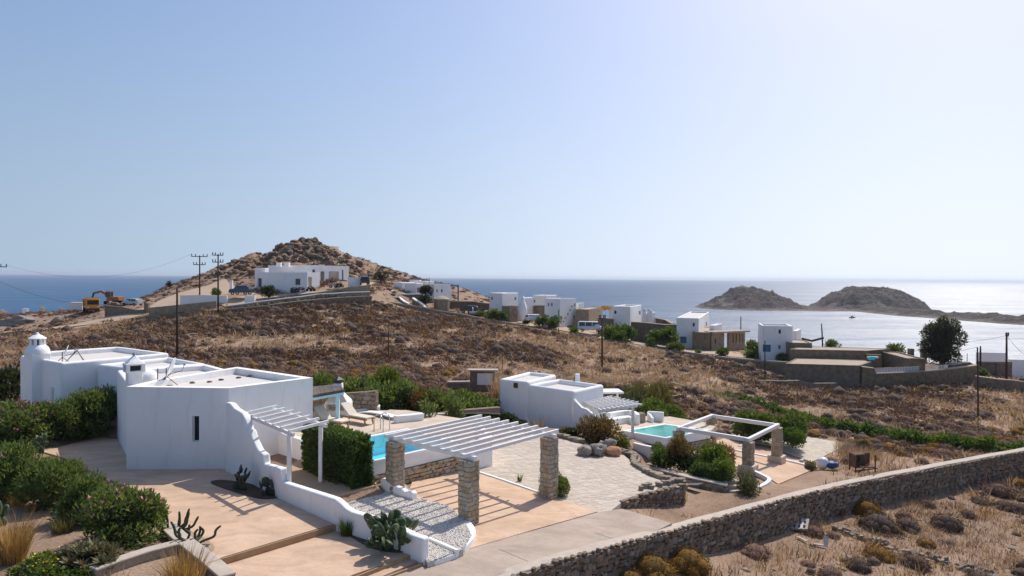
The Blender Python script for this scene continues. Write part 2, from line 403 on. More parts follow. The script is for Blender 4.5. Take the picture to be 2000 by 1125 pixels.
simple('bark', (0.12, 0.085, 0.06), (0.18, 0.13, 0.09), 8, 0.95, 0.5)
simple('pole_wood', (0.085, 0.05, 0.034), (0.06, 0.038, 0.028), 4, 0.9, 0.3)
simple('pink_petal', (0.62, 0.10, 0.26), (0.75, 0.2, 0.38), 20, 0.6)
simple('yellow_petal', (0.75, 0.42, 0.03), (0.7, 0.5, 0.05), 20, 0.6)
simple('steel', (0.55, 0.55, 0.56), rough=0.2, metal=1.0)
simple('dark_metal', (0.06, 0.06, 0.065), (0.04, 0.04, 0.045), 6, 0.5, metal=0.3)
simple('rust', (0.085, 0.045, 0.028), (0.18, 0.10, 0.06), 5, 0.9, 0.5, 20)
simple('rubber', (0.02, 0.02, 0.02), rough=0.8)
simple('teak', (0.40, 0.22, 0.11), (0.32, 0.17, 0.08), 8, 0.6, 0.2)
simple('cushion', (0.72, 0.65, 0.54), (0.66, 0.59, 0.48), 6, 0.9, 0.2)
simple('cane', (0.17, 0.14, 0.12), (0.11, 0.09, 0.08), 12, 0.9, 0.5, 40, varied=0.25)
simple('grey_wood', (0.40, 0.37, 0.33), (0.55, 0.52, 0.48), 6, 0.85, 0.3, varied=0.25)
simple('truck_yellow', (0.72, 0.30, 0.01), (0.62, 0.25, 0.012), 2, 0.45)
simple('excav_blue', (0.03, 0.08, 0.22), rough=0.5)
simple('excav_orange', (0.40, 0.18, 0.06), (0.25, 0.11, 0.05), 2, 0.6)
simple('car_white', (0.72, 0.73, 0.74), rough=0.25, spec=0.5)
simple('car_silver', (0.38, 0.42, 0.46), rough=0.25, spec=0.5, metal=0.3)
simple('car_blue', (0.02, 0.04, 0.08), rough=0.2, spec=0.6)
simple('car_dark', (0.02, 0.022, 0.026), rough=0.25, spec=0.6)
simple('car_red', (0.20, 0.03, 0.025), rough=0.3, spec=0.5)
simple('grey_sheet', (0.085, 0.09, 0.10), (0.12, 0.12, 0.125), 3, 0.6)
simple('pool_tile', (0.12, 0.80, 0.93), (0.15, 0.83, 0.95), 3, 0.4)
simple('pool_tile_green', (0.30, 0.84, 0.78), (0.34, 0.86, 0.8), 3, 0.4)
simple('stone_roof', (0.44, 0.36, 0.28), (0.36, 0.29, 0.22), 0.9, 0.95, 0.4)
def water_pool(name, tint):
    t = NT(name); p = t.pos()
    nm = t.bump(t.noise(p, 3.2, 3, 0.5), 0.25, 0.03)
    g = t.n('BsdfGlossy', i_Roughness=0.03); t.l(nm, g.inputs['Normal'])
    tr = t.n('BsdfTransparent'); tr.inputs[0].default_value = (*tint, 1)
    fr = t.n('Fresnel', i_IOR=1.33); t.l(nm, fr.inputs['Normal'])
    m = t.n('MixShader'); t.l(fr.outputs[0], m.inputs[0]); t.l(tr.outputs[0], m.inputs[1]); t.l(g.outputs[0], m.inputs[2])
    MATS[name] = t.done(m.outputs[0]); return MATS[name]
water_pool('pool_water', (0.5, 0.96, 1.0)); water_pool('pool_water_green', (0.6, 0.97, 0.95))
def sea_mat():
    t = NT('sea_water'); p = t.pos((1, 1, 1)); ps = t.pos((1.0, 0.45, 1))
    big = t.noise(t.pos((0.0025, 0.008, 1)), 1.0, 5, 0.6)
    c = t.ramp(big, [(0.35, (0.001, 0.05, 0.125)), (0.65, (0.003, 0.075, 0.17))])
    h1 = t.noise(t.pos((0.6, 1, 1)), 0.05, 4, 0.6); h2 = t.noise(t.pos((0.5, 1, 1)), 0.28, 5, 0.7)
    nm = t.bump(h1, 1.0, 1.7); nm = t.bump(h2, 1.0, 1.3, nm)
    b = t.bsdf(c, 0.52, nm, 0.5); t.b.inputs['IOR'].default_value = 1.85
    wp = t.math('ADD', t.math('MULTIPLY', t.noise(t.pos((0.004, 0.016, 1)), 1.0, 6, 0.65, 0.8), 0.6), t.math('MULTIPLY', t.noise(t.pos((0.05, 0.11, 1)), 1.0, 5, 0.7), 0.4))
    mr = t.n('MapRange'); t.l(wp, mr.inputs[0]); mr.inputs[1].default_value = 0.36; mr.inputs[2].default_value = 0.64; mr.inputs[3].default_value = 0.40; mr.inputs[4].default_value = 0.64; t.l(mr.outputs[0], t.b.inputs['Roughness'])      # wind patches
    # the swell runs with the wind: facets tilt more along it than across
    t.b.inputs['Anisotropic'].default_value = 0.6
    tv = t.n('CombineXYZ'); tv.inputs[0].default_value = math.sin(SUN_AZ); tv.inputs[1].default_value = math.cos(SUN_AZ); t.l(tv.outputs[0], t.b.inputs['Tangent'])
    return t.done(b)
MATS['sea'] = sea_mat()
MT = MATS
# ------------------------------------------------------------------ land form
class RBF:
    def __init__(s, pts, c=5.0, lam=0.02):
        a = np.array(pts, float); s.c = a[:, :2]; s.k = c; n = len(a)
        d = np.hypot(s.c[:, None, 0]-s.c[None, :, 0], s.c[:, None, 1]-s.c[None, :, 1])
        A = np.zeros((n+3, n+3)); A[:n, :n] = -np.sqrt(d*d+c*c) - lam*np.eye(n)*0
        A[:n, :n] += np.eye(n)*lam
        Q = np.c_[np.ones(n), s.c/50]; A[:n, n:] = Q; A[n:, :n] = Q.T
        s.w = np.linalg.solve(A, np.r_[a[:, 2], 0, 0, 0])
    def __call__(s, X, Y):
        X = np.asarray(X, float); Y = np.asarray(Y, float); o = np.zeros(X.shape)
        for (cx, cy), w in zip(s.c, s.w[:-3]): o -= w*np.sqrt((X-cx)**2+(Y-cy)**2+s.k**2)
        return o+s.w[-3]+s.w[-2]*X/50+s.w[-1]*Y/50
def pd(px, py, Y): return tuple(D(px, py, Y))
def pz(px, py, z): return tuple(P(px, py, z))
CTRL = [(-14,31,.1),(-8,23,.4),(-20,30,.15),(-13,20,.45),(-18,14,.5),(-22,36,.15),(-3,29,.15),(0,25,0),(2,29,-.2),(-6,29,.5),(-9,36,.8),(-5,36,.8),
    (-30,45,0),(-36,60,-.4),(-25,52,-.1),(0,38,-.15),(4,40,-.4),(6,34,-.75),(4,47,-1.35),(0,48,-1.0),(9,46,-1.5),(11,36,-2.05),(14,40,-2.5),
    (17,44,-2.95),(20,48,-3.3),(26,51,-3.7),(30,47,-3.4),(8,31.7,-1.55),(6.5,30.5,-1.25),(5,29.4,-.75),(9.5,32.5,-1.75),(12,32.5,-1.75),(16,34.5,-2.0),(21,38,-2.4),(-30,20,.5),(-45,40,.2),(-6,8,0),(0,10,-.2),
    (12,41,-2.2),(8,38,-1.6),(-4,44,-.1),(-10,44,.3),
    pd(346,697,80),pd(700,745,54),pd(760,703,82),pd(1176,727,95),pd(560,603,120),pd(440,606,122),pd(720,582,135),pd(800,600,140),pd(1000,633,140),
    pd(1200,666,130),pd(1400,699,118),pd(1600,740,106),pd(1640,758,100),pd(1900,752,100),pd(2000,765,96),pd(0,655,128),pd(140,642,128),pd(250,622,125),
    pd(340,616,123),pd(180,606,152),pd(960,790,58),pd(1340,760,68),pd(1365,778,74),pd(1500,795,72),pd(1600,830,63),pd(1700,850,58.5),pd(1800,875,53),pd(1950,880,51.5),
    pd(1910,820,70),pd(1494,750,96),pd(1750,790,80),pd(2000,810,75),pd(900,680,96),pd(600,660,97),pd(450,650,100),pd(1100,700,95),pd(1300,725,92),
    pd(100,690,85),pd(0,690,85),pd(-150,700,85),pd(-200,655,125),
    pd(500,574,133),pd(560,572,134),pd(660,562,136),pd(470,576,131),pd(720,560,142),pd(400,588,128),
    # behind the boundary road: plots of the far houses
    pd(850,588,152),pd(940,612,148),pd(1010,628,146),pd(1100,640,142),pd(1230,664,136),pd(1350,684,128),pd(1520,700,118),pd(1680,715,112),pd(1840,715,112),pd(1950,735,112),
    # rocky hill
    pd(590,468,205),pd(500,504,196),pd(655,490,200),pd(545,492,202),pd(725,538,188),pd(780,546,182),pd(430,525,188),pd(380,542,182),pd(300,574,172),pd(330,566,165),pd(430,560,160),
    pd(620,480,206),pd(860,554,188),pd(900,562,188),pd(950,580,188),pd(1000,600,185),pd(250,600,170),pd(120,608,170),pd(20,615,165),pd(-150,620,165),
    (-45,245,6),(-65,250,6),(-90,240,0),(-25,235,1),(0,235,-6),(-120,220,-10),(-160,200,-14),(-220,180,-16),
    (30,215,-14),(60,200,-16),(90,180,-16),(120,160,-16),(160,140,-14),
    (-250,300,-42),(-150,300,-42),(-60,310,-42),(0,300,-42),(60,280,-42),(120,260,-42),(180,230,-42),(260,190,-42),(120,90,-8),(80,60,-5),(-120,100,0),(-180,130,-3)]
WALL = [(940,1146,.0),(1010,1121,-.08),(1100,1093,-.15),(1200,1065,-.25),(1300,1040,-.5),(1400,1012,-.9),(1500,985,-1.3),(1600,958,-1.7),(1700,936,-2.1),(1800,917,-2.38),(1900,898,-2.55),(2000,880,-2.7),(2100,862,-2.85),(2250,838,-3.0)]
WALLP = [P(*w) for w in WALL]
WALL_H = [1.2,1.2,1.2,1.2,1.25,1.35,1.5,1.6,1.7,1.75,1.75,1.75,1.7,1.6]
# outer face runs along WALLP; the wall is .5 m thick inward
def offset_line(pts, d):
    out = []
    for i, p in enumerate(pts):
        a = pts[max(i-1, 0)]; b = pts[min(i+1, len(pts)-1)]; t = Vector((b[0]-a[0], b[1]-a[1])).normalized()
        out.append(Vector((p[0]-t.y*d, p[1]+t.x*d, p[2])))
    return out
WALLC = offset_line(WALLP, 0.25); WALLI = offset_line(WALLP, 0.5)
OUT = [(p.x, p.y, p.z-h-0.02) for p, h in zip(WALLP, WALL_H)] + [pz(1900,1000,-4.2),pz(1900,1120,-3.6),pz(1500,1120,-2.7),pz(1200,1130,-1.6),pz(1050,1200,-1.2),
      pz(1700,1060,-3.4),pz(1300,1180,-1.8),(40,40,-4.8),(60,50,-5.2),(20,10,-2.5),(50,15,-4.5)]
G_IN, G_OUT = RBF(CTRL), RBF(OUT, 3.0)
ZONE_OUT = [(p.x, p.y) for p in WALLC] + [(120, 70), (120, 0), (0, 0), (-4, 12)]
PADS = []                                # (polygon, height function, margin)
def ground(X, Y, pads=True):
    X = np.asarray(X, float); Y = np.asarray(Y, float)
    zi = G_IN(X, Y)
    m = (Y < 75) & (X > -8)
    z = zi
    if m.any():
        zz = z.copy() if z.shape else z
        xo, yo = X[m], Y[m]
        ins = in_poly(xo, yo, ZONE_OUT); d = dist_poly(xo, yo, [(p.x, p.y) for p in WALLC], False)
        w = np.clip(0.5+np.where(ins, d, -d)/0.36, 0, 1)
        zi2 = zi[m]
        if pads: zi2 = apply_pads(xo, yo, zi2)
        zz[m] = zi2*(1-w)+G_OUT(xo, yo)*w
        z = zz
        if pads:
            k = ~m; z[k] = apply_pads(X[k], Y[k], z[k])
    elif pads: z = apply_pads(X, Y, z)
    return z
def apply_pads(X, Y, z):
    for poly, zf, mg in PADS:
        xs = [p[0] for p in poly]; ys = [p[1] for p in poly]
        ins_only = mg < 0; mg = abs(mg)
        k = (X > min(xs)-mg) & (X < max(xs)+mg) & (Y > min(ys)-mg) & (Y < max(ys)+mg)
        if not k.any(): continue
        x, y = X[k], Y[k]; ins = in_poly(x, y, poly); d = dist_poly(x, y, poly)
        w = np.where(ins, np.clip(d/mg, 0, 1), 0) if ins_only else np.where(ins, 1, np.clip(1-d/mg, 0, 1)); w = w*w*(3-2*w)
        zk = z[k]; z = z.copy(); z[k] = zk*(1-w)+(zf(x, y)-0.07)*w
    return z
def g1(x, y): return float(ground(np.array([x]), np.array([y]))[0])
def plane(a, bx=0.0, by=0.0):
    f = lambda x, y: a+bx*np.asarray(x)+by*np.asarray(y)
    f.k = (a, bx, by); return f
def PF(px, py, f):                       # point of the photo on a plane
    d = ray(px, py); a, bx, by = f.k
    t = (a-CAM_H)/(d.z-bx*d.x-by*d.y); return Vector((d.x*t, d.y*t, CAM_H+d.z*t))
def pad(pxs, f, margin=0.6, world=False):
    poly = ccw([tuple(p) for p in pxs] if world else [tuple(PF(x, y, f))[:2] for x, y in pxs])
    PADS.append((poly, f, margin)); return poly
def slab(name, poly, f, mat, thick=0.25, lift=0.0, kind='structure'):
    zs = [float(f(x, y))+lift for x, y in poly]
    b = MB().prism(poly, [z-thick for z in zs], zs)
    o = b.build(name, MT[mat]); return tag(o, kind=kind)
# pavements and terraces (planes follow the fall of the plot)
F_FORE = plane(0.15+0.35*(17*9+31*8)/145, 0.35*9/145, -0.35*8/145)
F_LOW = plane(0.33, 0.0, 0.0); F_TREAD = plane(0.21)
F_DRIVE = plane(-0.07, -0.07, 0.0); F_COURT = plane(-0.066, -0.07, 0.0)
F_GRAVEL = plane(0.22, -0.02, 0.0); F_YARD = plane(0.6); F_DECK = plane(1.38)
F_PATIO = plane(-0.06, -0.075, 0.0)
F_COURT2 = plane(-2.45+0.13*14.1, -0.13, 0.0); F_DECK2 = plane(-1.02); F_PLANTER2 = plane(-1.75)
F_PAVE2 = plane(-2.3+0.13*14.1, -0.13, 0.0)
fore = [XY(60,868,.1),XY(110,868,.1),XY(190,845,.1),(-21,37),(-17,33),(-12.2,31.5)]+[tuple(PF(*q,F_FORE))[:2] for q in ((545,955),(600,985),(658,1021),(402,1098),(372,1076),(340,1052),(320,1010),(290,965),(235,945),(190,925),(130,895))]
P_FORE = pad(fore, F_FORE, 0.8, True)
P_LOW = pad([(660,1024),(700,1050),(760,1065),(812,1080),(690,1122),(600,1160),(420,1160),(404,1108)], F_LOW, 0.5)
P_TREAD = pad([(808,1074),(826,1092),(740,1128),(640,1165),(560,1165),(672,1122)], F_TREAD, 0.4)
P_DRIVE = pad([tuple(PF(*q, F_DRIVE))[:2] for q in ((1167,1000),(1040,1036),(917,1070),(903,1046),(860,1052),(822,1086),(700,1150))]+[(-4, 15)]+[(p.x, p.y) for p in offset_line(WALLP, 0.3)[0:5]]+[tuple(PF(1312,1021,F_DRIVE))[:2], tuple(PF(1215,993,F_DRIVE))[:2]], F_DRIVE, 0.25, True)
P_COURT = pad([(800,955),(806,938),(905,912),(1065,965),(1167,999),(1040,1035),(917,1071),(922,1040),(905,1010),(870,985),(815,975)], F_COURT, 0.5)
P_PATIO = pad([(905,912),(935,893),(930,862),(945,838),(1000,828),(1060,845),(1110,858),(1165,878),(1215,886),(1238,905),(1262,925),(1295,938),(1328,950),(1270,962),(1215,980),(1190,1000),(1167,1000),(1065,966)], F_PATIO, -0.35)
P_GRAVEL = pad([(700,960),(790,945),(815,972),(870,985),(905,1012),(921,1045),(905,1072),(835,1098),(806,1052),(745,1020),(690,1005),(660,975)], F_GRAVEL, -0.3)
P_YARD = pad([(556,912),(620,880),(712,915),(735,925),(735,948),(655,968),(600,955),(556,945)], F_YARD, 0.5)
# ------------------------------------------------------------------ pool plots
PA = Vector((-0.70, -0.714)); PV = Vector((-0.714, 0.70))
R0 = Vector((-2.35, 31.1)); FL = R0+PA*5.0; BL = FL+PV*3.9; BR = R0+PV*3.9
DECK1 = ccw([tuple(BL), tuple(BR), tuple(R0), (-1.2, 32.4), (-2.2, 36.3), (-6, 38.8), (-11.0, 38.2), (-11.8, 33.4)])
pad(DECK1, F_DECK, -0.4, True)
PADS.append((ccw([tuple(R0), tuple(FL), tuple(BL), tuple(BR)]), plane(-0.2), 0.05))
P2 = [P(1214,842,-1.0), P(1300,857,-1.0), P(1388,841,-1.0), P(1268,823,-1.0)]; P2 = [Vector(p[:2]) for p in P2]
P2[3] = P2[0]+(P2[2]-P2[1])*0.93
DECK2 = ccw([tuple(P2[0]), tuple(P2[3]), tuple(P2[2]), (14.2, 46.8), (11.5, 49.5), (7.0, 49.5), (4.6, 46.5), (4.9, 43.2)])
pad(DECK2, F_DECK2, -0.35, True)
PADS.append((ccw([tuple(p) for p in P2]), plane(-2.5), 0.05))
P_COURT2 = pad([(1395,862),(1440,848),(1500,872),(1605,906),(1585,918),(1520,945),(1490,925),(1440,912),(1390,890)], F_COURT2, 0.6)
P_PAVE2 = pad([(1418,852),(1480,842),(1560,850),(1630,862),(1640,876),(1585,902),(1500,868)], F_PAVE2, 0.6)
P_PLANT2 = pad([(1262,905),(1300,890),(1400,915),(1440,930),(1418,948),(1360,935),(1300,918)], F_PLANTER2, 0.6)
# pads of the pools are added by their builders before this point
def fbm(X, Y, s, o=4):
    """cheap value noise on arrays"""
    r = np.zeros(X.shape); a = 1.0; tot = 0
    for k in range(o):
        x = X*s+17.3*k; y = Y*s-9.1*k
        xi = np.floor(x).astype(np.int64); yi = np.floor(y).astype(np.int64); fx = x-xi; fy = y-yi
        fx = fx*fx*(3-2*fx); fy = fy*fy*(3-2*fy)
        def h(i, j):
            n = (i*374761393+j*668265263+k*974711) & 0x7fffffff
            n = ((n ^ (n >> 13))*1274126177) & 0x7fffffff
            return ((n ^ (n >> 16)) & 0xffff)/65535.0
        v = (h(xi, yi)*(1-fx)+h(xi+1, yi)*fx)*(1-fy)+(h(xi, yi+1)*(1-fx)+h(xi+1, yi+1)*fx)*fy
        r += a*(v*2-1); tot += a; a *= 0.55; s *= 2.03
    return r/tot
def near_pads(X, Y, m=0.8):
    w = np.zeros(X.shape)
    for poly, zf, mg in PADS:
        xs = [p[0] for p in poly]; ys = [p[1] for p in poly]
        k = (X > min(xs)-m) & (X < max(xs)+m) & (Y > min(ys)-m) & (Y < max(ys)+m)
        if k.any():
            x, y = X[k], Y[k]; ins = in_poly(x, y, poly); d = dist_poly(x, y, poly)
            w[k] = np.maximum(w[k], np.where(ins, 1, np.clip(1-d/m, 0, 1)))
    return w
HILL_C = (-61, 200)
def relief(X, Y):
    d = fbm(X, Y, 0.13)*0.28 + fbm(X+50, Y, 0.9, 3)*0.07
    d *= np.clip((Y-18)/30, 0.25, 1)
    hill = np.exp(-(((X+64)/30)**2+((Y-200)/24)**2)*1.1)*np.clip((Y-152)/18, 0, 1)
    d += hill*(np.abs(fbm(X, Y, 0.11, 5))*5.0-0.6+fbm(X, Y, 0.5, 3)*1.1)
    return d*(1-near_pads(X, Y))
def ground_full(X, Y): return ground(X, Y)+relief(np.asarray(X, float), np.asarray(Y, float))
def gz(x, y): return float(ground_full(np.array([float(x)]), np.array([float(y)]))[0])
NA, NR = 470, 400
az = np.linspace(R(-54), R(56), NA); rr = 7*np.exp(np.linspace(0, math.log(340/7), NR))
RR, AZ = np.meshgrid(rr, az, indexing='ij'); TX, TY = RR*np.sin(AZ), RR*np.cos(AZ)
TZ = ground_full(TX, TY)
V = np.c_[TX.ravel(), TY.ravel(), TZ.ravel()]
i = np.arange(NR-1)[:, None]*NA+np.arange(NA-1)[None, :]
F = np.stack([i, i+1, i+NA+1, i+NA], -1).reshape(-1, 4)
me = np_mesh('terrain', V, F[:, ::-1], MT['soil'], True)
tag(link('terrain', me), kind='structure')
_LR, _L7 = math.log(340/7)/(NR-1), math.log(7)
def gz(x, y):
    """height of the built land sheet"""
    r = min(max((math.log(max(math.hypot(x, y), 7.01))-_L7)/_LR, 0), NR-1.001); a = min(max((math.atan2(x, y)-R(-54))/(R(110)/(NA-1)), 0), NA-1.001)
    i, j = int(r), int(a); f, g = r-i, a-j
    return float((TZ[i, j]*(1-g)+TZ[i, j+1]*g)*(1-f)+(TZ[i+1, j]*(1-g)+TZ[i+1, j+1]*g)*f)
def gzv(X, Y):
    r = np.clip((np.log(np.maximum(np.hypot(X, Y), 7.01))-_L7)/_LR, 0, NR-1.001); a = np.clip((np.arctan2(X, Y)-R(-54))/(R(110)/(NA-1)), 0, NA-1.001)
    i, j = r.astype(int), a.astype(int); f, g = r-i, a-j
    return (TZ[i, j]*(1-g)+TZ[i, j+1]*g)*(1-f)+(TZ[i+1, j]*(1-g)+TZ[i+1, j+1]*g)*f
# sea
n = 60; L = 26000
sea = MB().prism([(-L, -200), (L, -200), (L, 20000), (-L, 20000)], -36, -31)
tag(sea.build('sea', MT['sea']), kind='structure')
# islets and the low spit joining them
gx, gy = np.meshgrid(np.linspace(215, 1050, 300), np.linspace(520, 1080, 190))
ix = D(1460, 557, 930); h = np.full(gx.shape, -9.0)
def bump_at(cx, cy, a, b, H, p=1.0, rot=0.0):
    x, y = gx-cx, gy-cy; u = x*math.cos(rot)+y*math.sin(rot); v = -x*math.sin(rot)+y*math.cos(rot)
    d = np.sqrt((u/a)**2+(v/b)**2); return H*np.clip(1-d**p, -0.6, 1)
def asym(cx, cy, al, ar, b, H, p):
    x, y = gx-cx, gy-cy; d = np.sqrt((x/np.where(x < 0, al, ar))**2+(y/b)**2); return H*np.clip(1-d**p, -0.6, 1)
h = np.maximum(h, asym(319, 940, 66, 112, 75, 40, 0.85))
h = np.maximum(h, asym(400, 905, 70, 50, 40, 5.5, 1.2))
h = np.maximum(h, asym(497, 960, 76, 82, 80, 33.5, 2.1))
q = np.array([D(1500,600,930)[:2],D(1600,601,905)[:2],D(1700,603,885)[:2],D(1790,613,780)[:2],D(1880,621,720)[:2],D(2000,632,650)[:2],D(2150,645,600)[:2]])
dl = dist_poly(gx, gy, [tuple(p) for p in q], False)
wd = np.interp(gx, [380, 560, 800], [30, 24, 36]); h = np.maximum(h, 6.5*(1-(dl/wd)**2))
h = h + (fbm(gx, gy, 0.018, 5)*8+(0.35-np.abs(fbm(gx+9, gy, 0.05, 5)))*10+np.abs(fbm(gx, gy+40, 0.13, 3))*6-4.0)*np.clip((h+2)/14, 0.16, 1)
lowgap = np.exp(-((gx-408)/26)**2)*np.clip((gy-560)/100, 0, 1); h = h*(1-.75*lowgap*(h > 2.5))+lowgap*1.2*(h > 2.5)
h = np.where((h > 30.5) & (gx > 430), 30.5+(h-30.5)*.5, np.where(h > 34, 34+(h-34)*.5, h))
V = np.c_[gx.ravel(), gy.ravel(), (h-31).ravel()]; NA2 = 300
i = np.arange(189)[:, None]*NA2+np.arange(NA2-1)[None, :]
F = np.stack([i, i+1, i+NA2+1, i+NA2], -1).reshape(-1, 4)
keep = (h.ravel()[F].max(1) > -3); F = F[keep]
tag(link('islets', np_mesh('islets', V, F, MT['islet_rock'], False)), kind='structure')
# flat pavements
slab('forecourt', P_FORE, F_FORE, 'terracotta'); slab('forecourt', P_LOW, F_LOW, 'terracotta'); slab('forecourt', P_TREAD, F_TREAD, 'terracotta')
slab('driveway', P_DRIVE, F_DRIVE, 'concrete', 0.5, -0.012)
slab('courtyard', P_COURT, F_COURT, 'terracotta', 0.2)
PATIO = slab('patio', P_PATIO, F_PATIO, 'paving_joint', 0.3, -0.004)
GRAVEL = slab('gravel_court', P_GRAVEL, F_GRAVEL, 'gravel_bed', 0.25, -0.02)
slab('yard', P_YARD, F_YARD, 'yard_soil', 0.4)
slab('lower_courtyard', P_COURT2, F_COURT2, 'terracotta', 0.2)
PAVE2 = slab('paved_terrace', P_PAVE2, F_PAVE2, 'paving_joint', 0.2, -0.004)
slab('planting_bed', P_PLANT2, F_PLANTER2, 'garden_soil', 0.3)
tag(MB().prism(DECK2, -1.35, -1.02).build('pool_deck', MT['deck']), kind='structure')
# ------------------------------------------------------------------ stone pieces
def rough_block(seed, j=0.10, rounded=True):
    r = random.Random(seed); v = []
    for z in (-1, 1):
        for (x, y) in ((-1, -.55), (-.55, -1), (.55, -1), (1, -.55), (1, .55), (.55, 1), (-.55, 1), (-1, .55)):
            v.append(((x+r.uniform(-j, j)*2)*0.5, (y+r.uniform(-j, j)*2)*0.5, (z*r.uniform(.86, 1))*0.5))
    f = [(7,6,5,4,3,2,1,0), tuple(range(8, 16))]+[(i, (i+1) % 8, 8+(i+1) % 8, 8+i) for i in range(8)]
    return v, f
RB = [rough_block(i, .13) for i in range(8)]
BANK = {}
def block_mesh(mat, i):
    k = (mat, i % 8)
    if k not in BANK:
        me = bpy.data.meshes.new('stone'); me.from_pydata(RB[i % 8][0], [], RB[i % 8][1]); me.materials.append(MT[mat]); BANK[k] = me
    return BANK[k]
def stone_part(parent, c, size, rz, mat, name='stone', tilt=0.0, roll=0.0):
    """one stone as its own part; c in world coordinates, parent unscaled"""
    m = world_m(parent).inverted()
    o = bpy.data.objects.new(name, block_mesh(mat, rnd.randrange(8))); COL.objects.link(o); o.parent = parent
    o.location = m @ Vector(c); o.rotation_euler = (tilt, roll, rz-parent.rotation_euler.z); o.scale = size
    return o
def blocks_merged(name, items, mat, parent=None, kind='stuff', origin=None, roll=.25):
    b = MB()
    for c, size, rz in items:
        v, f = RB[rnd.randrange(8)]; m = Matrix.Translation(c) @ Matrix.Rotation(rz, 4, 'Z') @ Matrix.Rotation(U(-roll, roll), 4, 'Y') @ Matrix.Diagonal((*size, 1))
        b.add([m @ Vector(p) for p in v], f)
    return tag(b.build(name, MT[mat], parent, origin=origin), kind=kind)
def face_stones(a, b, za0, za1, zb0, zb1, out, w=(.2, .42), h=(.14, .26), th=0.12, irr=.1):
    """stones covering a wall face a->b (xy), bottom/top heights at both ends; out = outward normal side (+1 right of a->b)"""
    a, b = Vector(a[:2]), Vector(b[:2]); L = (b-a).length; t = (b-a)/L; n = Vector((t.y, -t.x))*out; rz = math.atan2(t.y, t.x)
    items = []; H = max(za1-za0, zb1-zb0); z = 0.0
    while z < H-0.04:
        hh = min(U(*h), H-z) if H-z > 0.12 else H-z
        u = U(-.15, 0)
        while u < L:
            ww = U(*w); um = min(max(u+ww/2, 0.02), L-0.02); k = um/L
            lo = za0+(zb0-za0)*k; hi = za1+(zb1-za1)*k; zc = lo+z+hh/2
            if zc < hi-0.03 or z == 0:
                p = a+t*um+n*U(-.015, .03)
                items.append(((p.x, p.y, min(zc+U(-irr, irr)*hh, hi-.05)), (max(.08, ww*U(.86, 1)*(1+U(-irr, irr))), th*2, hh*U(.84, .97)*(1+U(-irr, irr)*1.2)), rz+U(-.06, .06)))
            u += ww
        z += hh
    return items
# ------------------------------------------------------------------ placing along a plan line seen in the photo
def on_path(px, py, path):
    """point where the photo column px meets the plan polyline, at the height of py"""
    d = ray(px, py); best = None
    for i in range(len(path)-1):
        a, b = Vector(path[i][:2]), Vector(path[i+1][:2]); e = b-a
        den = d.x*e.y-d.y*e.x
        if abs(den) < 1e-9: continue
        s = (d.y*a.x-d.x*a.y)/den if False else None
        # t*d = a+s*e
        t = (a.x*e.y-a.y*e.x)/den; s = (a.x*d.y-a.y*d.x)/den
        lo = -1e-6 if i else -5; hi = 1+1e-6 if i < len(path)-2 else 6
        if t > 0 and lo <= s <= hi:
            q = Vector((d.x*t, d.y*t, CAM_H+d.z*t))
            if best is None or abs(s-0.5) < best[0]: best = (abs(s-0.5), q)
    return best[1]
def wall_strip(pts, th, zb, side=0.0):
    """wall along pts (x,y,ztop); zb: base height list, number or function. returns MB"""
    n = len(pts); L = offset_line(pts, th/2+side); Rr = offset_line(pts, -th/2+side); b = MB()
    base = [zb[i] if isinstance(zb, (list, tuple)) else (zb(pts[i][0], pts[i][1]) if callable(zb) else zb) for i in range(n)]
    vs = []
    for i in range(n):
        z = pts[i][2]
        vs += [(Rr[i].x, Rr[i].y, base[i]), (L[i].x, L[i].y, base[i]), (L[i].x, L[i].y, z), (Rr[i].x, Rr[i].y, z)]
    fs = [(0, 1, 2, 3), tuple(4*(n-1)+k for k in (3, 2, 1, 0))]
    for i in range(n-1):
        p, q = 4*i, 4*i+4
        for k in range(4): fs.append((p+k, q+k, q+(k+1) % 4, p+(k+1) % 4))
    return b.add(vs, [f[::-1] for f in fs])
